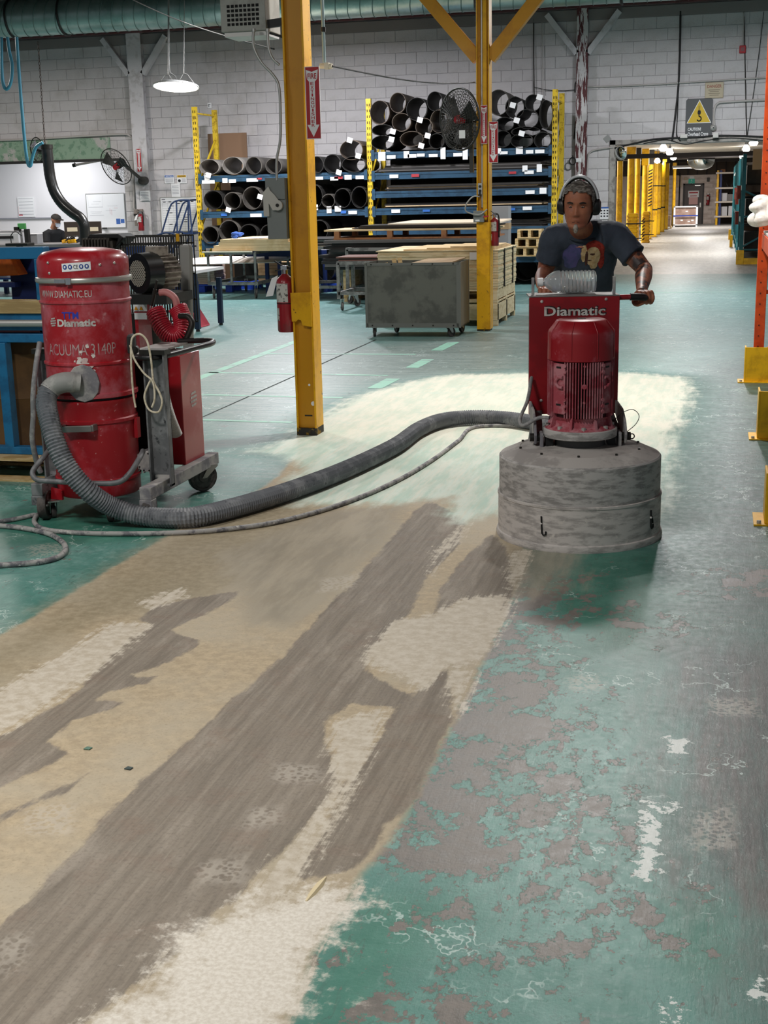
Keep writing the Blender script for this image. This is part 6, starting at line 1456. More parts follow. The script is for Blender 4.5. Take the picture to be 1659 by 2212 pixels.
b = MB(); b.loft([ell_ring(c, a, d) for c, a, d in (((0, .1, .68), .16, .12), ((0, .04, .9), .165, .12), ((0, -.02, 1.06), .175, .11), ((0, -.035, 1.13), .11, .085))])
for s in (-1, 1): b.tube([(s*.1, -.03, 1.07), (s*.18, -.03, 1.06), (s*.21, -.065, .9)], [.075, .07, .068], 14)
fuse(b.build('tshirt', M('black_tshirt', '#17181c', .85), wk), .009, 3)
b = MB(); b.loft([ell_ring((0, .1, .78), .15, .115), ell_ring((0, .1, .7), .16, .12)])
for s in (-1, 1): limb(b, [Vector((s*.09, .1, .74)), Vector((s*.1, .06, .45)), Vector((s*.1, .1, .06))], [.09, .065, .06], 12)
fuse(b.build('trousers', M('black_work_trousers', '#1b1c20'), wk), .012, 3)
for s in (-1, 1): MB().loft([[Vector((s*.1+x*w_, .08+y, z)) for x, z in ((-1, 0), (1, 0), (.7, h), (-.7, h))] for y, w_, h in ((.07, .035, .07), (-.05, .045, .08), (-.17, .035, .04))]).build('shoe', blk, wk, 60)
capm = M('dark_cap', '#2a2624', .8)
b = MB(); rr_ = [[HT2 @ head_pt(z, 2*pi*j/36, .008) for j in range(36)] for z in (.035, .06, .09, .11, .117)]; b.loft(rr_); b.prism([HT2 @ Vector((x, y, .045)) for x, y in ((-.065, -.07), (-.05, -.15), (0, -.175), (.05, -.15), (.065, -.07))], (0, 0, .006)); b.build('cap', capm, wk, 50)
b = MB(); vs = [HT2 @ head_pt(z, al, .008) for z in (-.1, -.075, -.05, -.025) for al in (-1, -.6, -.3, 0, .3, .6, 1)]; b.add(vs, [(r*7+c, r*7+c+1, r*7+c+8, r*7+c+7) for r in range(3) for c in range(6)]); b.build('face_mask', M('mask_blue', '#c3cede', .7), wk, 70)
# ================================================================ LEFT SIDE
pblue = M('press_blue_paint', '#1f6e9c', .45, c2='#1a5c86', scale=6); navy2 = M('navy_cabinet', '#1b2a5c', .5)
fr = thing('blue_steel_frame', 'bright blue welded steel frame at the left edge beside the vacuum', 'frame', (-4.25, 7.1, 0))
def fb(a, c, nm, m=pblue): return MB().bb([p-q for p, q in zip(a, fr.location)], [p-q for p, q in zip(c, fr.location)]).build(nm, m, fr, bevel=.004)
zz = lambda y, Y=7.0: at(40, y, Y).z
xp = at(17, 880, 6.95).x
fb((-5.2, 7.0, zz(560)), (at(93, 545, 7.0).x, 7.08, zz(534)), 'top_beam'); fb((at(74, 580, 7.0).x, 7.0, zz(720)), (at(93, 580, 7.0).x, 7.08, zz(560)), 'short_post')
fb((-5.2, 6.95, zz(712)), (-3.68, 7.03, zz(676)), 'middle_beam'); fb((-5.2, 6.95, zz(738)), (-3.72, 7.03, zz(719)), 'lower_beam')
fb((xp-.03, 6.93, .18), (xp+.03, 7.0, zz(738)), 'leg'); fb((-5.2, 6.93, .14), (-3.72, 7.0, .185), 'bottom_beam'); fb((-5.1, 6.93, .18), (-5.04, 7.0, zz(738)), 'leg')
for y in (7.6,): fb((-5.2, y, .14), (-3.72, y+.07, .185), 'bottom_beam')
MB().cyl((-1, -.17, zz(697)), (.52, -.17, zz(696)), .022, n=16).build('roller_bar', alu, fr, 50)
MB().bb((-.95, -.1, zz(718)), (.38, .05, zz(705))).build('red_acrylic_strip', M('red_acrylic', '#8a2230', .15, coat=.5), fr)
wbm = M('plank_wood', '#b99f6d', .65, c2='#a1875a', scale=5, stretch=(.6, 4, 4))
o = MB().bb((-1, -.06, 0), (.36, .06, .075)).build('wood_plank', wbm, None, bevel=.003); o.location = (-4.1, 6.99, zz(676)+.002); tag(o, 'wooden plank lying on the blue frame left of the vacuum', 'plank')
nb = thing('navy_cabinet', 'dark navy machine cabinet standing behind the blue frame', 'cabinet', (-4.15, 7.45, 0))
MB().bb((-.1, -.1, 0), (.17, .3, at(50, 548, 7.35).z)).build('cabinet_body', navy2, nb, bevel=.004); MB().bb((.17, -.02, 1.05), (.2, .05, 1.12)).build('red_button', redi, nb)
o = MB().prism([(-.6, 0, .12), (-.02, 0, .15), (.06, 0, 0), (-.6, 0, -.02)], (0, .12, 0)).build('orange_cover', M('orange_fabric', '#e06a1f', .7, c2='#c4551a', scale=9), None, bevel=.01); p = at(22, 595, 7.2); o.location = p; tag(o, 'orange cloth cover hanging at the left edge above the plank', 'cover')
o.parent = None
o2 = MB().bb((-.7, 0, -.01), (.0, .25, .012)).build('tan_board', ply, None); o2.location = at(45, 553, 7.2); tag(o2, 'tan board leaning under the top beam of the blue frame', 'board')
hold = MB().bb((-.75, .02, 0), (-.68, .1, 1.4)).bb((-.75, .02, at(22, 600, 7.2).z-.06), (.02, .1, at(22, 600, 7.2).z-.03)); o = hold.build('machine_bracket', navy2, None); o.location = (-4.18, 7.22, 0); tag(o, 'dark navy bracket holding the orange cover at the left edge', 'bracket'); o['label'] = 'dark navy bracket holding the orange cover at the left edge'
bd = thing('fibre_drum', 'tall brown fibre drum standing inside the blue frame', 'drum', (-4.2, 7.35, .145))
MB().lathe([(0, 0), (.29, 0), (.295, .02), (.29, .04), (.29, .3), (.295, .31), (.29, .32), (.29, .57), (.295, .58), (.29, .59), (.29, .72), (.297, .74), (.29, .76), (0, .76)], n=48).build('drum_body', M('brown_fibreboard', '#6b4d2c', .7, c2='#5c4226', scale=5), bd, 40)
MB().lathe([(.292, .715), (.302, .72), (.302, .77), (.29, .775), (0, .775)], n=48).build('drum_lid', M('brown_lid', '#4f3a24', .6), bd, 40)
pallet((-4.35, 7.3, 0), 1.3, 1.0, .14, 'low wooden pallet under the brown fibre drum', m=pine)
# ---------------------------------------------------------------- far bench with clutter
bt = at(130, 527, 21.0).z
bn2 = thing('long_bench', 'long navy work bench in front of the white print room', 'bench', (-11.2, 21.2, 0))
MB().bb((-3.2, -.35, bt-.05), (1.75, .7, bt)).build('bench_top', M('grey_bench_top', '#7d7b7c', .5), bn2); MB().bb((-3.2, -.34, bt-.2), (1.75, -.3, bt-.05)).build('apron', navy, bn2)
for x in (-3.1, -1.5, .1, 1.65):
    for y in (-.3, .6): sq((x, y, 0), (x, y, bt-.05), .07, navy, bn2, 'leg')
MB().bb((-3.1, -.2, .3), (1.7, .55, .33)).build('lower_shelf', navy, bn2)
def onbench(nm, label, cat, px, parts, Y=21.2, rz=0.):
    p = at(px, 520, Y); t = thing(nm, label, cat, (p.x, Y, bt+.001), rz)
    for n_, a, c, m in parts: MB().bb(a, c).build(n_, m, t, bevel=.006)
    return t
lg = M('light_grey_plastic', '#cfcfd2', .5); mg = M('mid_grey_plastic', '#8b8b8e', .5)
onbench('printer', 'wide pale grey plotter printer on the bench at the left edge', 'printer', 20, (('printer_body', (-.5, -.2, .0), (.3, .25, .2), lg), ('paper_slot', (-.4, -.205, .1), (.2, -.198, .15), dk), ('top_cover', (-.48, -.18, .2), (.28, .2, .235), mg)))
onbench('grey_bin', 'small grey bin beside the printer on the bench', 'bin', 76, (('bin_body', (-.1, -.1, 0), (.1, .1, .17), mg), ('bin_rim', (-.105, -.105, .16), (.105, .105, .175), lg)), 21.35)
t = onbench('tool_stand', 'black tool stand with a green tool left of the worker', 'stand', 60, (('stand_post', (-.04, -.04, 0), (.04, .04, .26), dk), ('green_tool', (-.16, -.03, .26), (-.02, .03, .36), M('green_plastic', '#4f9a55', .5)), ('tool_head', (-.24, -.03, .22), (-.12, .03, .3), dkm)), 21.1)
for px, w, lab in ((158, .32, 'dark computer monitor behind the clutter on the bench'), (203, .3, 'second dark monitor with pale sticker on the bench')):
    t = onbench('monitor', lab, 'monitor', px, (('screen_back', (-w/2, 0, .1), (w/2, .04, .36), M('monitor_brown', '#3a322d', .5)), ('stand_neck', (-.03, .0, .02), (.03, .03, .1), dk), ('stand_foot', (-.1, -.06, 0), (.1, .08, .02), dk)), 21.75)
    MB().bb((-.1, -.004, .19), (.1, .0, .26)).build('pale_sticker', M('cream_label', '#d9cfb5', .6), t)
cl = random.Random(4)
for i, (px, m, w) in enumerate(((140, yel2, 'yellow'), (150, dk, 'black'), (160, yel2, 'yellow and low'), (168, blk, 'black and coiled'), (176, alu, 'grey'))):
    t = thing('hand_tool', '%s hand tool in the clutter right of the worker, %s from the left' % (w, O[i]), 'tool', (at(px, 520, 21.0).x, 21.0+cl.uniform(-.05, .15), bt+.001), cl.uniform(-1, 1), 'tools on the far bench')
    MB().bar((-.1, 0, .035), (.06, 0, .05+.03*(i % 2)), .05, .06).build('tool_body', m, t, bevel=.008); MB().tube(catmull([(.06, 0, .05), (.12, .03, .1), (.05, .05, .13), (-.04, .02, .1)], 5), .01, 8).build('tool_cord', blk, t, 60)
t = thing('swing_stand', 'black flat machine head on a post before the printer', 'machine', (at(42, 530, 20.3).x, 20.3, 0))
MB().bb((-.04, -.04, 0), (.04, .04, bt)).build('post', dk, t); MB().bb((-.2, -.12, bt), (.22, .12, bt+.05)).build('flat_head', dk, t, bevel=.01); MB().tube(catmull([(-.15, 0, bt+.05), (-.14, 0, bt+.18), (-.05, 0, bt+.24), (.05, 0, bt+.17)], 5), .008, 8).build('handle_loop', dk, t, 60)
# ---------------------------------------------------------------- extraction hose, blue air lines, chain
P = [at(x, y, 20.0) for x, y in ((101, 318), (104, 345), (108, 380), (117, 412), (133, 438), (155, 458), (172, 470), (181, 484), (183, 500), (184, 530))]
t = thing('extraction_hose', 'thick black extraction hose hanging down in an S over the bench', 'hose', P[-1])
path = catmull(P, 8); MB().tube([p-P[-1] for p in path], .088, 20, rf=lambda i: 1+.02*(i % 2)).build('hose_tube', M('gloss_black_hose', '#1d1c1b', .35, coat=.3), t, 40)
MB().cyl(P[0]-P[-1]+Vector((0, 0, -.03)), P[0]-P[-1]+Vector((0, 0, .04)), .1, n=20).build('collar', dkm, t, 40)
airm = M('blue_air_hose', '#4a93ad', .4)
for lab, pts in (('long pale blue air hose hanging down to the extraction collar', ((36, 80), (40, 140), (46, 220), (54, 310), (60, 352), (66, 358), (70, 340), (78, 318), (92, 308))), ('pale blue air hose looping down under the duct at the left edge', ((3, 80), (4, 150), (8, 185), (16, 192), (24, 175), (26, 140), (20, 110), (16, 80)))):
    P = catmull([at(x, y, 19.6) for x, y in pts], 7); o = MB().tube([p-P[0] for p in P], .026, 12).build('air_hose', airm, None, 60); o.location = P[0]; tag(o, lab, 'hose')
a, c = at(82, 90, 20.0), at(97, 312, 20.0); c0 = c.copy(); b = MB(); n = int((a-c).length/.05)
for k in range(n):
    p = c.lerp(a, (k+.5)/n)-c0; R = RZ(pi/2*(k % 2)); b.tube([p+R @ Vector((.012*cos(q), 0, .03*sin(q))) for q in [2*pi*j/10 for j in range(10)]], .0045, 5, closed=True)
o = b.build('steel_chain', M('rusty_chain', '#4a3b34', .6, .5), None, 60); o.location = c0; o['kind'] = 'stuff'; tag(o, 'rusty steel chain holding the black extraction hose', 'chain')
# ---------------------------------------------------------------- wall fittings at the left
wire = M('pale_pipe', '#b5b0ac', .5)
P = catmull([at(x, y, WY-.06) for x, y in ((-40, 304), (60, 301), (180, 294), (262, 290), (280, 293), (287, 303), (288, 330), (289, 450))], 6); o = MB().tube([p-P[0] for p in P], .022, 10).build('wall_conduit', wire, None, 60); o.location = P[0]; tag(o, 'long painted conduit above the green lintel bending down the column', 'conduit')
t = thing('control_box', 'grey-brown switch box low beside the white wall column', 'switch box', at(300, 488, WY-.2)); MB().bb((-.09, 0, 0), (.09, .12, .33)).build('enclosure', M('taupe_box', '#8a8079', .5), t, bevel=.005); MB().bb((-.09, -.02, .2), (.0, 0, .24)).build('switch_lever', dk, t); MB().bb((-.03, -.008, .06), (.0, 0, .14)).build('label_tag', whitem, t)
def board(nm, label, cat, p, w, h, frame=None, Y=None):
    t = thing(nm, label, cat, p); MB().bb((-w/2, -.012, -h/2), (w/2, 0, h/2)).build('panel', whitem, t)
    if frame:
        b = MB(); f = .012; b.bb((-w/2-f, -.02, -h/2-f), (w/2+f, 0, -h/2)).bb((-w/2-f, -.02, h/2), (w/2+f, 0, h/2+f)).bb((-w/2-f, -.02, -h/2), (-w/2, 0, h/2)).bb((w/2, -.02, -h/2), (w/2+f, 0, h/2)); b.build('frame', frame, t)
    return t
def rows(t, m, rects, nm='print'): 
    b = MB()
    for x0, z0, x1, z1 in rects: b.quad((x0, -.0135, z0), (x1, -.0135, z0), (x1, -.0135, z1), (x0, -.0135, z1))
    o = b.build(nm, m, t); o['kind'] = 'stuff'; return o
greyp = M('grey_print', '#9a9aa2', .7); pinkp = M('pink_print', '#d88a92', .7); bluep = M('blue_print', '#3f68b0', .6); yelp = M('yellow_print', '#d9ac2b', .6)
p = at(388, 463, WY-.01); cw, ch_ = .78, .66
t = board('planning_board', 'white planning chart with ruled rows behind the rolling ladder', 'chart', p, cw, ch_, alu)
rr_ = [(-.36, .3-.045*k, .36, .304-.045*k) for k in range(15)]+[(-.36+.12*k, -.33, -.357+.12*k, .26) for k in range(7)]; rows(t, greyp, rr_)
rows(t, ink, [(-.37, .29, -.29, .3)]+[(-.34+.12*k, .24, -.28+.12*k, .255) for k in range(6)]+[(cl.uniform(-.3, .25), .2-.045*k, 0, 0) for k in range(0)]+[((q := cl.uniform(-.33, .2)), .205-.045*k, q+.07, .22-.045*k) for k in range(10)], 'header_marks')
MB().bb((.2, -.04, -.37), (.33, -.015, -.345)).build('pen_tray', dk, t)
for px, hm, word, lab in ((366, bluep, 'NOTICE', 'small white NOTICE sign with a blue header on the block wall'), (393, yelp, 'CAUTION', 'small white CAUTION sign with a yellow header on the block wall')):
    t = board('wall_notice', lab, 'sign', at(px, 387, WY-.01), .205, .165)
    rows(t, hm, [(-.095, .035, .095, .078)], 'header'); l = MB(); text(l, word, -.07, .08, .043, .07, Matrix.Translation((0, -.015, 0)), bold=.02); l.build('header_lettering', whitem if word == 'NOTICE' else ink, t)['kind'] = 'stuff'
    rows(t, greyp, [(-.08+(.08 if word == 'CAUTION' else 0), -.0-.02*k, .085, .008-.02*k) for k in range(4)], 'small_print')
    if word == 'CAUTION': MB().cyl((-.05, -.014, -.03), (-.05, -.012, -.03), .03, n=16).build('pictogram', ink, t)
for px, py, w, h, Y, lab in ((380, 411, .19, .26, WY-.01, 'creased paper sheet above the planning chart'), (314, 423, .22, .2, WY-.16, 'white notice sheet on the white wall column')):
    t = board('paper_notice', lab, 'notice', at(px, py, Y), w, h); rows(t, greyp, [(-w*.4, h*.3-.03*k, w*.35, h*.3-.03*k+.008) for k in range(6)])
t = board('whiteboard', 'framed whiteboard with drawings in the print room', 'whiteboard', at(229, 455, WY+2.58), .92, .74, alu)
rows(t, greyp, [(-.42, .08, -.06, .085), (-.42, .1, -.418, .34), (-.06, .1, -.058, .34), (-.4, -.1, -.05, -.095), (-.3, .2, -.1, .203), (-.35, .15, -.15, .153), (0, .0, .25, .003), (.05, .1, .3, .103), (-.38, -.02, -.1, -.017), (-.35, -.05, -.12, -.047)]); rows(t, pinkp, [(.1, -.08, .105, .05), (.14, -.1, .145, .02), (.2, .05, .3, .055)], 'red_marks'); rows(t, bluep, [(.24, -.3, .34, -.18), (.35, -.28, .44, -.19)], 'blue_note'); MB().bb((-.1, -.05, -.4), (.0, -.02, -.37)).build('pen_tray', dk, t)
t = board('posted_sheets', 'faint list of papers posted on the print room wall left of the hose', 'notice', at(57, 447, WY+2.58), .42, .45); rows(t, greyp, [(-.18, .18-.07*k, .18, .187-.07*k) for k in range(6)]); rows(t, pinkp, [(-.2, -.2, -.1, -.16), (-.2, .02, -.195, -.16)], 'pink_marks')
o = MB().bb((-2.4, -.03, -.012), (0, 0, .012)).build('wall_rail', greyp, None); o.location = at(130, 470, WY+2.59); tag(o, 'thin grey rail along the print room wall behind the worker', 'rail')
t = thing('tube_light', 'slim tube light fitting under the opening of the print room', 'light', at(190, 356, WY+.4)); MB().cyl((-.3, 0, 0), (.28, 0, .08), .025, n=12).build('tube', M('pinkish_tube', '#d6c6bd', .5), t, 50); MB().cyl((-.34, 0, -.005), (-.28, 0, .005), .04, n=12).build('end_cap', dkm, t, 50); MB().cyl((-.3, 0, 0), (-.3, 0, .35), .008, n=8).build('hanger', dkm, t)
MB().cyl((.2, 0, .06), (.2, 0, .35), .008, n=8).build('hanger', dkm, t)
t = board('wall_symbol', 'tiny white square sign high on the block wall over the left rack', 'sign', at(453, 228, WY-.01), .08, .1); rows(t, ink, [(-.02, -.03, -.008, .03), (-.02, .01, .02, .02)])
# ================================================================ RIGHT SIDE OF THE HALL
t = thing('crane_sign', 'dark grey overhead crane warning sign with a yellow triangle above the aisle opening', 'sign', at(1510, 256, WY-.01))
w, h = .235, .345
b = MB(); b.prism([(x*w+dx, 0, z*h+dz) for x, z, dx, dz in ((-1, -1, .0, .03), (-1, -1, .03, 0), (1, -1, -.03, 0), (1, -1, 0, .03), (1, 1, 0, -.03), (1, 1, -.03, 0), (-1, 1, .03, 0), (-1, 1, 0, -.03))], (0, -.012, 0)); b.build('sign_plate', M('slate_sign', '#4a4c4e', .5), t)
b = MB(); b.prism([(-.215, -.0125, -.08), (.215, -.0125, -.08), (0, -.0125, .325)], (0, -.002, 0)); b.build('white_border', whitem, t)
b = MB(); b.prism([(-.198, -.0147, -.07), (.198, -.0147, -.07), (0, -.0147, .302)], (0, -.002, 0)); b.build('yellow_triangle', M('sign_yellow', '#d6b21c', .5), t)
b = MB(); y = -.0178; b.bb((-.012, y, .12), (-.006, y+.001, .22)); b.bb((.006, y, .12), (.012, y+.001, .22)); b.build('hook_cable', ink, t)['kind'] = 'stuff'
b = MB(); b.prism([(-.03, y, .11), (-.02, y, .14), (.02, y, .14), (.03, y, .11), (.025, y, .07), (-.025, y, .07)], (0, .001, 0)); b.tube(catmull([(0, y, .08), (.0, y, .04), (.03, y, .02), (.035, y, -.02), (0, y, -.045), (-.035, y, -.02)], 5), .011, 6); b.build('crane_hook', ink, t, 60)['kind'] = 'stuff'
l = MB(); T = Matrix.Translation((0, -.0145, 0)); text(l, 'CAUTION!', -.19, .04, -.21, -.155, T, bold=.025); text(l, 'Overhead Crane', -.19, .17, -.30, -.235, T, bold=.02); l.build('sign_lettering', whitem, t)['kind'] = 'stuff'
t = thing('danger_sign', 'faded beige DANGER sign above the overhead crane sign', 'sign', at(1543, 195, WY-.01))
MB().bb((-.16, -.012, -.135), (.16, 0, .135)).build('sign_plate', M('aged_beige_sign', '#a99c84', .6), t); b = MB(); b.bb((-.15, -.014, -.125), (.15, -.012, .125)); b.build('inner_field', M('aged_beige_field', '#bdb097', .6), t)
l = MB(); text(l, 'DANGER', -.125, .125, .04, .095, Matrix.Translation((0, -.0155, 0)), bold=.02); l.build('danger_lettering', M('faded_red', '#9a5a4a', .6), t)['kind'] = 'stuff'
b = MB()
for k in range(4): b.bb((-.1+.02*(k % 2), -.016, -.0-.03*k), (.1-.02*(k % 2), -.015, .01-.03*k))
b.build('small_print', M('faded_grey_print', '#7b705f', .6), t)['kind'] = 'stuff'
t = thing('fire_alarm', 'small red fire alarm box high on the right wall', 'alarm', at(1604, 107, WY-.01)); MB().bb((-.055, -.06, -.065), (.055, 0, .065)).build('alarm_box', redi, t, bevel=.01); MB().bb((-.03, -.066, -.03), (.03, -.06, .03)).build('alarm_lens', M('dark_red', '#7a1520', .4), t); MB().cyl((0, -.03, .06), (0, -.03, .62), .01, n=8).build('alarm_conduit', wire, t)
def wall_line(lab, pts, r=.012, m=wire, Y=None, nm='wall_cable', cat='cable'):
    P = catmull([at(x, y, Y or WY-.04) for x, y in pts], 6); o = MB().tube([p-P[0] for p in P], r, 8).build(nm, m, None, 60); o.location = P[0]; return tag(o, lab, cat)
wall_line('thin grey conduit running level across the right wall under the roof', ((1262, 188), (1400, 183), (1530, 175), (1665, 167)), .014, nm='wall_conduit', cat='conduit')
wall_line('black cable dropping from the roof beam to the left of the crane sign', ((1470, 24), (1469, 100), (1466, 180), (1460, 240), (1452, 305)), .017, blk)
wall_line('second thin black cable spreading from the drop beside the crane sign', ((1466, 180), (1464, 240), (1462, 290), (1470, 305)), .008, blk)
wall_line('thin wire hanging from the roof left of the fire alarm pipe', ((1607, 20), (1609, 120), (1611, 220), (1613, 296)), .009, dkm)
wall_line('slanting thin wire right of the fire alarm', ((1650, 25), (1640, 110), (1625, 220), (1614, 292)), .006, dkm)
wall_line('grey conduit elbow right of the crane sign', ((1543, 272), (1543, 240), (1550, 224), (1570, 220), (1665, 215)), .02, nm='wall_conduit', cat='conduit')
wall_line('black cable sagging along the top of the aisle opening', ((1328, 320), (1370, 310), (1420, 300), (1500, 297), (1560, 293), (1662, 296)), .016, blk)
wall_line('second slack cable looping under the opening edge', ((1390, 310), (1440, 302), (1480, 312), (1520, 304), (1580, 298), (1655, 304)), .008, blk)
wall_line('grey conduit curving over the wall left of the aisle opening', ((1268, 420), (1270, 345), (1276, 328), (1295, 322), (1325, 318)), .016, nm='wall_conduit', cat='conduit')
wall_line('thin dark pipe beside the peeling column', ((1242, 200), (1243, 180), (1250, 185), (1240, 300)), .012, dkm, nm='wall_pipe', cat='pipe')
wall_line('two-storey thin pipe rising left of the peeling column', ((1153, 40), (1153, 120), (1154, 205)), .011, dkm, nm='wall_pipe', cat='pipe'); wall_line('second thin pipe right of the first one above the rack', ((1171, 40), (1172, 120), (1173, 205)), .008, wire, nm='wall_pipe', cat='pipe')
wall_line('slack cable from the thin pipe to the peeling column', ((1154, 188), (1180, 194), (1215, 196), (1243, 194)), .006, dkm)
for lab, px, py, w, h, m in (('small grey junction box left of the crane sign', 1477, 294, .13, .07, alu), ('small grey junction box right of the crane sign', 1546, 292, .1, .09, alu), ('small white box beside the black ring on the column', 1249, 346, .1, .07, whitem)):
    t = thing('junction_box', lab, 'box', at(px, py, WY-.15)); MB().bb((-w/2, 0, -h/2), (w/2, .148, h/2)).build('box_body', m, t, bevel=.004); MB().bb((-w/2+.01, -.005, -h/2+.01), (w/2-.01, 0, h/2-.01)).build('box_cover', m, t)
t = thing('alarm_bell', 'round grey bell at the lower right of the crane sign', 'bell', at(1541, 276, WY-.03)); b = MB(); b.lathe([(0, .05), (.03, .045), (.055, .02), (.06, 0), (0, 0)], n=24, R=RX(pi/2)); b.build('bell_dome', alu, t, 40); MB().cyl((0, -.05, 0), (0, -.06, 0), .012, n=10).build('bell_bolt', dkm, t)
t = thing('cable_ring', 'black cable coil hanging on the peeling column', 'coil', at(1237, 348, WY-.16)); b = MB()
for k in range(3): b.tube([(.055*cos(q), -.006*k, .065*sin(q)) for q in [2*pi*j/24 for j in range(24)]], .01, 8, closed=True)
b.build('coil', blk, t, 60); MB().bb((-.01, -.01, .05), (.01, .01, .1)).build('hook', dk, t)
t = board('wall_calendar', 'white calendar sheet with blue top on the wall right of the man', 'calendar', at(1308, 460, WY-.01), .22, .22); rows(t, bluep, [(-.11, .08, .11, .11)], 'header'); rows(t, ink, [(-.09+.055*i, .03-.05*j, -.06+.055*i, .055-.05*j) for i in range(4) for j in range(3)], 'dates')
o = MB().box((0, 0, 0), (.11, .006, .11), RY(pi/4+.1)).build('grey_square_sign', M('grey_square', '#9a9a98', .6), None); o.location = at(1312, 300, WY-.004); tag(o, 'plain grey square tilted on the wall left of the aisle opening', 'sign')
# convex mirror at the opening corner
t = thing('convex_mirror', 'round convex traffic mirror at the upper left corner of the aisle opening', 'mirror', at(1341, 331, WY-.12)); R = Matrix.Rotation(-.5, 3, 'Z') @ RX(pi/2+.25); MB().lathe([(0, .045), (.06, .038), (.1, .018), (.122, 0), (0, -.005)], n=32, R=R).build('mirror_dome', M('mirror_glass', '#e9f0ee', .06, 1.), t, 60); MB().tube([R @ Vector((.122*cos(q), .122*sin(q), 0)) for q in [2*pi*j/32 for j in range(32)]], .006, 6, closed=True).build('mirror_rim', wire, t, 60); MB().bar((0, .02, 0), (0, .1, .0), .03, .03).build('mirror_bracket', dkm, t)
# ---------------------------------------------------------------- orange rack and guards
org = M('orange_rack_paint', '#c94a1a', .4, c2='#b33f16', scale=8); yg = M('yellow_guard_paint', '#eab516', .4, c2='#d09d10', scale=6)
t = thing('orange_rack', 'orange pallet rack standing at the right edge of the hall', 'rack', (.42, 10.2, 0))
def rb_(a, c, nm, m=org, bv=.003): return MB().bb([p-q for p, q in zip(a, t.location)], [p-q for p, q in zip(c, t.location)]).build(nm, m, t, bevel=bv)
for x, y in ((.335, 11.56), (.435, 8.9), (1.4, 11.56), (1.5, 8.9), (.338, 6.5), (1.4, 6.5)):
    p = rb_((x, y, 0.012), (x+.085, y+.07, 4.), 'upright'); rb_((x-.02, y-.03, 0), (x+.11, y+.1, .012), 'base_plate')
    if x < 1:
        b = MB()
        for k in range(30):
            z = .2+.09*k; b.cyl((x+.035-t.location.x, y-.0015-t.location.y, z), (x+.035-t.location.x, y+.001-t.location.y, z), .007, n=8)
        s = b.build('slot_row', M('slot_shadow', '#5a1f0c', .8), p); s['kind'] = 'stuff'
for z in (1.12, 2.6): rb_((.36, 8.95, z), (.41, 11.6, z+.12), 'beam'); rb_((.36, 6.55, z+1.), (.41, 8.95, z+1.12), 'beam'); rb_((1.42, 8.95, z), (1.47, 11.6, z+.12), 'beam')
for y in (8.93, 11.59):
    for z0, z1 in ((.2, .2), (.25, .75), (.75, .75)): MB().bar((.42-t.location.x, y-t.location.y, z0), (1.42-t.location.x, y-t.location.y, z1), .035, .035).build('frame_brace', org, t)
rb_((.37, 9.05, 1.242), (1.4, 11.5, 1.262), 'shelf_board', M('grey_shelf_board', '#b9b6b2', .6))
b = MB(); rg = random.Random(9); base = Vector((.44, 11.1, 1.27))
for k in range(26): b.ball((rg.uniform(-.16, .16), rg.uniform(-.15, .15), .07+rg.uniform(0, .25)*(1-abs(k % 5-2)*.15)), (rg.uniform(.05, .1), rg.uniform(.05, .1), rg.uniform(.045, .07)), 12, 8)
o = fuse(b.build('plastic_bag', M('white_plastic_film', '#e6e2dc', .35, c2='#cfc8bf', scale=9), None), .014, 2); o.location = base; tag(o, 'crumpled white plastic bag bulging over the edge of the orange rack', 'bag')
o = MB().bb((0, -.2, 0), (.25, .2, .12)).build('wooden_block', reds, None); o.location = (.42, 10.72, 1.265); tag(o, 'reddish timber block on the orange rack shelf', 'timber')
def guard(x, y, h, lab, w=.17, d=.2):
    g = thing('post_guard', lab, 'guard', (x, y, 0), 0, 'yellow post guards')
    MB().bb((0, 0, 0.008), (.012, d, h)).build('guard_side', yg, g, bevel=.002); MB().bb((.012, 0, .008), (w, .012, h)).build('guard_front', yg, g, bevel=.002); MB().bb((w-.012, .012, .008), (w, d, h)).build('guard_side', yg, g, bevel=.002)
    MB().bb((-.05, -.03, 0), (w+.03, d+.03, .008)).build('guard_foot', yg, g); MB().cyl((-.025, .0, .008), (-.025, 0, .022), .012, n=6).build('anchor_bolt', dusty, g)
    return g
guard(.3, 8.75, .32, 'yellow steel post guard nearest pair on the right, tall one with foot plate')
g = guard(.275, 6.45, .26, 'yellow post guard cut by the right picture edge, nearest of all')
guard(.262, 11.4, .3, 'yellow post guard around the farther orange upright', .24, .15)
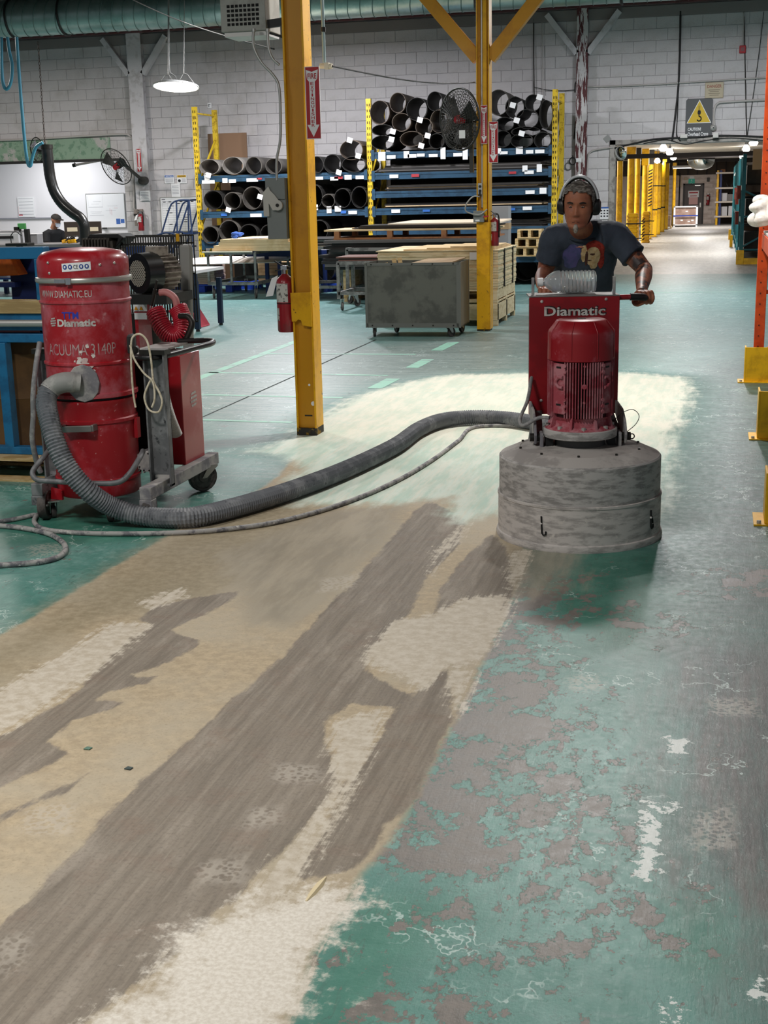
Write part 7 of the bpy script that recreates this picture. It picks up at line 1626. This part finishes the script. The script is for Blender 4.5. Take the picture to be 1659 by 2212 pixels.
# ================================================================ AISLE THINGS
ypm = M('aisle_yellow', '#e8b416', .4, c2='#c99312', scale=3); teal = M('teal_rack', '#2f7f8a', .45, c2='#276d77', scale=4)
for i, (px, Y, r, z1) in enumerate(((1337, 40.5, .085, 2.45), (1361, 41.3, .11, 2.55), (1375, 42.2, .08, 2.55), (1391, 43.4, .09, 2.35), (1403, 44.6, .08, 2.4), (1414, 46.6, .08, 2.5), (1422, 49, .08, 2.5), (1431, 52, .08, 2.6), (1439, 55, .07, 2.6), (1454, 59.5, .07, 2.4))):
    x = at(px, 480, Y).x; t = thing('aisle_column', 'yellow aisle column on the left of the passage, %s from the front' % ((O+['tenth'])[i]), 'column', (x, Y, 0), 0, 'yellow columns along the aisle')
    b = MB(); b.cyl((0, 0, .01), (0, 0, z1), r, n=20); b.build('post', ypm, t, 50); MB().bb((-r*1.2, -r*1.2, z1), (r*1.2, r*1.2, 2.86)).build('post_head', ypm if i % 2 else dk, t); MB().bb((-r*1.4, -r*1.4, 0), (r*1.4, r*1.4, .012)).build('foot_plate', dk, t)
    if i == 4:
        b = MB()
        for k in range(12): z = 1.05+k*.1; b.prism([(-r*.8, -r*1.02, z), (r*.8, -r*1.02, z+.06), (r*.8, -r*1.02, z+.1), (-r*.8, -r*1.02, z+.04)], (0, -.004, 0))
        b.build('hazard_stripes', blk, t)['kind'] = 'stuff'
    if i in (5, 6, 7): MB().cyl((0, 0, .9), (0, 0, .95), r*1.05, n=20).cyl((0, 0, 1.7), (0, 0, 1.74), r*1.05, n=20).build('black_band', blk, t, 50)['kind'] = 'stuff'
for i, (px, Y, w, zt, lab) in enumerate(((1369, 39.3, .32, .95, 'ribbed yellow plastic column guard, nearer of the pair'), (1397, 42.3, .26, .95, 'ribbed yellow plastic column guard with black hazard stripes'))):
    c = at(px, 500, Y); t = thing('column_guard', lab, 'guard', (c.x, Y-.6, 0)); prof = [(.8, 0)]
    for k in range(9): prof += [(1., zt*(k+.1)/9), (1., zt*(k+.55)/9), (.88, zt*(k+.65)/9), (.88, zt*(k+.95)/9)]
    b = MB(); b.loft([[Vector((s*w/2*cx, s*w/2*cy, z)) for cx, cy in ((-1, -.7), (-.7, -1), (.7, -1), (1, -.7), (1, .7), (.7, 1), (-.7, 1), (-1, .7))] for s, z in prof+[(.8, zt)]]); b.build('guard_shell', ypm, t)
    for z in (.25, .68): MB().bb((-w/2-.02, -w/2-.01, zt*z), (w/2+.12, -w/2+.01, zt*z+.03)).build('black_strap', blk, t)
    if i:
        b = MB()
        for k in range(7): z = .06+k*.1; b.prism([(-w*.42, -w/2-.006, z), (-w*.1, -w/2-.006, z+.06), (-w*.1, -w/2-.006, z+.1), (-w*.42, -w/2-.006, z+.04)], (0, -.004, 0))
        b.build('hazard_stripes', blk, t)['kind'] = 'stuff'
# wrapped crate with blue strap
c = (-1.38, 59.2, 0); t = thing('wrapped_crate', 'wrapped brown crate with white corner posts and a blue strap before the far door', 'crate', c)
MB().bb((-.44, -.5, .1), (.44, .5, .82)).build('carton_body', M('brown_wrapped_card', '#8f7568', .35, c2='#a38c80', scale=3, coat=.4), t)
for x in (-.5, .44):
    MB().bb((x, -.56, .0), (x+.07, -.5, .86)).build('corner_post', whitem, t); MB().bb((x, .5, .0), (x+.07, .56, .86)).build('corner_post', whitem, t)
MB().bb((-.5, -.56, .82), (.51, .56, .86)).build('top_frame', whitem, t); MB().bb((-.5, -.56, .06), (.51, .56, .1)).build('base_frame', whitem, t)
MB().bb((-.52, -.575, .44), (.53, -.562, .49)).build('blue_strap', M('strap_blue', '#23409a', .5), t)
for x, z in ((-.2, .25), (.1, .2), (.0, .62), (.25, .24)): MB().bb((x, -.505, z), (x+.1, -.501, z+.05)).build('paper_label', whitem, t)
pp = pallet((-2.12, 56.5, 0), .5, .6, .1, 'small pallet of pinkish cartons beside the last aisle columns', m=pine); 
box_stack((-2.12, 56.5, .102), .42, .5, .42, 3, 'pinkish cartons stacked on the small aisle pallet', M('pinkish_card', '#b59c8d'))
# exit sign, poster, boxes at the door wall
t = thing('exit_sign', 'green running man exit sign above the charcoal door', 'sign', at(1494, 392, 63.0)); MB().bb((-.14, -.04, -.12), (.14, 0, .12)).build('sign_box', M('exit_green', '#1f6f5c', .5, emit=.5), t); MB().ball((.0, -.042, .06), (.025, .004, .025), 10, 6).bar((0, -.042, .03), (-.02, -.042, -.04), .05, .004).bar((-.02, -.042, -.04), (.05, -.042, -.1), .025, .004).bar((-.02, -.042, -.04), (-.07, -.042, -.1), .025, .004).bar((0, -.042, .03), (.07, -.042, .0), .02, .004).build('running_figure', whitem, t)['kind'] = 'stuff'; MB().bb((-.1, -.06, .12), (.1, 0, .24)).build('lamp_head', whitem, t)
t = thing('door_poster', 'white poster with red lettering on the charcoal door', 'poster', (-1.15, 63.0, 1.2)); MB().bb((-.24, -.008, .0), (.24, 0, .3)).build('upper_sheet', whitem, t); MB().bb((-.2, -.008, -.32), (.2, 0, .0)).build('lower_sheet', M('pink_sheet', '#e3b5b0', .6), t); b = MB(); b.bb((-.2, -.011, .18), (.2, -.008, .24)); b.bb((-.15, -.011, .05), (.15, -.008, .08)); b.build('red_print', redi, t)['kind'] = 'stuff'
for px, py, w, h, lab in ((1467, 385, .22, .24, 'beige meter box on the far wall left of the door'), (1467, 398, .2, .25, 'lower beige meter box on the far wall'), (1481, 386, .16, .12, 'small tan box beside the meter boxes'), (1530, 388, .12, .18, 'dark switch box right of the exit sign')):
    t = thing('meter_box', lab, 'box', at(px, py, 62.9)); MB().bb((-w/2, 0, -h/2), (w/2, .1, h/2)).build('box_body', M('tan_box', '#b9a184', .6) if px < 1500 else dk, t); MB().bb((-w/2+.02, -.01, -h/2+.02), (w/2-.02, 0, h/2-.02)).build('box_door', M('tan_box_door', '#c9b598', .6) if px < 1500 else dkm, t)
o = MB().tube([(0, 0, 0), (0, 0, 2.3)], .03, 8).build('wall_pipe', dkm, None); o.location = (-1.78, 62.9, .0); tag(o, 'dark pipe on the far wall left of the charcoal door', 'pipe')
# far shelving
t = thing('far_shelving', 'far steel shelving with a yellow post at the end of the aisle', 'rack', (.42, 61, 0))
for x, m in ((-.55, ypm), (-.42, navy), (.5, navy)):
    for y in (0, .9): MB().bb((x, y, 0), (x+.09, y+.07, 2.35)).build('upright', m, t)
for z in (.32, .95, 1.55, 2.2): MB().bb((-.6, -.05, z), (.62, .0, z+.07)).build('beam', M('pale_beam', '#cdc4b8', .5), t); MB().bb((-.55, 0, z+.03), (.6, .9, z+.06)).build('shelf', M('dim_shelf', '#8a8078', .6), t)
for z0, z1, a, c_ in ((1.62, 2.1, -.3, -.05), (1.62, 2.1, .3, .05), (1.0, 1.5, -.2, .05), (1.0, 1.5, .3, .05)): MB().bar((a, .9, z0 if z0 < 1.5 else z1), (c_, .9, z1 if z0 < 1.5 else z0), .04, .04).build('frame_brace', dk, t)
for i, (x, z, w, h, m) in enumerate(((-.3, .385, .5, .4, lg), (.2, .385, .4, .42, lg), (-.25, 1.02, .35, .35, lg), (.15, 1.02, .5, .3, M('grey_store_box', '#7d7a78', .6)), (-.3, 2.275, .2, .12, reds))):
    o = MB().bb((-w/2, 0, 0), (w/2, .4, h)).build('storage_box', m, None, bevel=.01); o.location = (.42+x, 61.2, z); tag(o, 'storage box on the far shelving, %s counted from below left' % O[i], 'box', 'boxes on the far shelving')
# ceiling lamps of the aisle
bulbm = M('bulb_glow', '#fff6e6', .5, emit=14.)
for i, (px, py, Y) in enumerate(((1433, 318, 33), (1447, 327, 37), (1455, 339, 44), (1420, 346, 44), (1431, 350, 52), (1628, 305, 31), (1612, 319, 36), (1604, 336, 44))):
    p = at(px, py, Y); t = thing('aisle_lamp', 'bare glowing lamp under the aisle ceiling, %s %s' % (O[i % 5], 'on the left side' if i < 5 else 'on the right side'), 'lamp', p, 0, 'aisle ceiling lamps')
    MB().lathe([(0, -.1), (.07, -.09), (.1, -.04), (.07, .03), (.04, .07), (0, .075)], n=18).build('bulb', bulbm, t, 60); MB().cyl((0, 0, .07), (0, 0, .14), .035, n=10).cyl((0, 0, .14), (0, 0, 2.87-p.z), .01, n=6).build('lamp_holder', dk, t)
    pl_ = bpy.data.lights.new('aisle_bulb_light', 'POINT'); pl_.energy = 16; pl_.shadow_soft_size = .1; pl_.color = (1, .95, .88); po = bpy.data.objects.new('aisle_bulb_light', pl_); COL.objects.link(po); po.location = p+Vector((0, -.22, -.06))
t = thing('tube_lamp', 'white fluorescent batten above the far door', 'lamp', at(1493, 360, 56)); MB().bb((-.75, -.05, -.03), (.75, .05, .05)).build('batten', lg, t); MB().cyl((-.72, 0, -.05), (.72, 0, -.05), .02, n=10).build('tube', M('tube_white', '#f4f4f2', .5, emit=1.2), t); 
for x in (-.6, .6): MB().cyl((x, 0, .05), (x, 0, 2.87-t.location.z), .008, n=6).build('hanger', dk, t)
t = thing('dome_mirror', 'half dome mirror under the ceiling above the far door', 'mirror', at(1515, 345, 50)); MB().lathe([(.5, .0), (.48, -.12), (.38, -.26), (.2, -.34), (0, -.36)], n=32).build('dome', M('mirror_glass', '#e9f0ee', .06, 1.), t, 60); MB().cyl((0, 0, 0), (0, 0, .2), .5, .45, 24).cyl((0, 0, .2), (0, 0, 2.87-t.location.z), .03, n=8).build('mount', dk, t)
t = thing('work_lamp', 'white cone pendant hanging before the far shelving', 'lamp', at(1597, 362, 45)); MB().lathe([(.16, -.25), (.1, -.1), (.04, .05), (0, .06)], n=20).build('shade', lg, t, 50); MB().cyl((0, 0, .05), (0, 0, .6), .012, n=6).build('cord', dk, t)
# teal racks on the right of the aisle
t = thing('teal_rack', 'long teal pallet rack on the right side of the aisle', 'rack', (.5, 29.6, 0))
for k in range(8):
    y = k*2.7
    for x in (0, 1.15): MB().bb((x-.04, y-.035, 0), (x+.04, y+.035, 2.3)).build('upright', teal, t)
    for z0, z1 in ((.35, 1.0), (1.0, 1.0), (1.55, 1.0), (.3, .3)): MB().bar((0, y, z0), (1.15, y, z1), .035, .035).build('frame_brace', teal, t)
    if k < 7:
        for z in (.25, .95, 1.65): 
            for x in (0, 1.15): MB().bb((x-.025, y, z-.1), (x+.025, y+2.7, z)).build('beam', teal, t)
            MB().bb((0, y+.05, z), (1.15, y+2.65, z+.015)).build('shelf_deck', dkwood, t)
sr = random.Random(11)
dkb = [M('dark_goods', '#3b332d', .7, c2='#2c2622', scale=3), M('brown_goods', '#6b5340', .7), M('red_goods', '#8a3a30', .6), M('grey_goods', '#8d8a86', .6)]
n_ = 0
for k in range(6):
    for z in (.268, .968, 1.668):
        for j in range(2):
            h = sr.uniform(.3, .52); m = dkb[sr.choice((0, 0, 0, 1, 0, 1))]
            o = MB().bb((-.5, -.55, 0), (.5, .55, h)).build('stored_carton', m, None, bevel=.01); o.location = (1.06, 29.6+.72+k*2.7+j*1.25, z); n_ += 1
            tag(o, 'stored goods on the teal rack, bay %s, %s level, %s' % (O[k], {.268: 'low', .968: 'middle', 1.668: 'top'}[z], ('near side', 'far side')[j]), 'carton', 'goods on the teal rack')
o = MB().bb((-.42, -.4, 0), (.5, .4, .44)).build('tan_carton', M('tan_carton', '#e8bb8c', .7), None, bevel=.01); o.location = (1.06, 29.95, 1.67+.36); 
bpy.data.objects.remove(o)
o = MB().bb((-.4, -.02, 0), (.5, .02, .42)).build('tan_board', M('tan_carton', '#e8bb8c', .7), None); o.location = (1.06, 29.55, 1.97); tag(o, 'tan board fixed across the top of the teal rack front', 'board')
t = thing('rack_end_guard', 'yellow L shaped guard at the foot of the teal rack', 'guard', (.40, 29.35, 0)); MB().bb((0, 0, 0), (.16, .1, .3)).build('guard_post', yg, t, bevel=.006); MB().bb((.16, .02, .0), (1.4, .1, .13)).build('guard_rail', yg, t, bevel=.004)
for i, (x, y) in enumerate(((.36, 38.2), (.36, 43.6))):
    o = MB().bb((-.03, -.1, .0), (.05, .1, .32)).bb((-.03, -.14, 0), (.05, -.1, .06)).build('foot_guard', yg, None, bevel=.005); o.location = (x, y, 0); tag(o, 'small yellow foot guard on the aisle side of the teal rack, %s' % ('nearer', 'farther')[i], 'guard', 'small foot guards')
for i, (y, z) in enumerate(((31.6, 1.35), (34.2, 1.2), (36.6, 1.3), (33.0, .75))):
    o = MB().bb((-.05, -.14, 0), (.03, .14, .28)).bb((-.06, -.15, .27), (.03, .15, .3)).build('red_label_holder', dkb[2], None); o.location = (.44, y, z); tag(o, 'red label holder on the aisle side of the teal rack, %s from the front' % O[i], 'label holder', 'red label holders')
# chips on the floor
o = MB().loft([[Vector((x, y, z)) for x, z in ((-w, 0), (w, 0), (w*.5, h), (-w*.5, h))] for y, w, h in ((-.055, .003, .002), (-.02, .009, .006), (.02, .011, .007), (.06, .003, .003))]).build('wood_splinter', M('pale_splinter', '#e0cfa8', .6), None); o.location = gd(682, 1922); o.rotation_euler = (0, 0, -.12); tag(o, 'pale wood splinter lying at the end of the dark grinding streak', 'splinter')
for px, py, m, lab in ((190, 1617, M('green_chip', '#5f7f6f', .6), 'small green paint chip on the tan ground strip at left'), (278, 1660, M('dark_chip', '#3c4a48', .6), 'tiny dark paint chip on the tan ground strip')):
    o = MB().prism([(-.011, -.008, 0), (.009, -.01, 0), (.012, .006, 0), (-.007, .01, 0)], (0, 0, .0025)).build('paint_chip', m, None); o.location = gd(px, py, .001); tag(o, lab, 'paint chip')
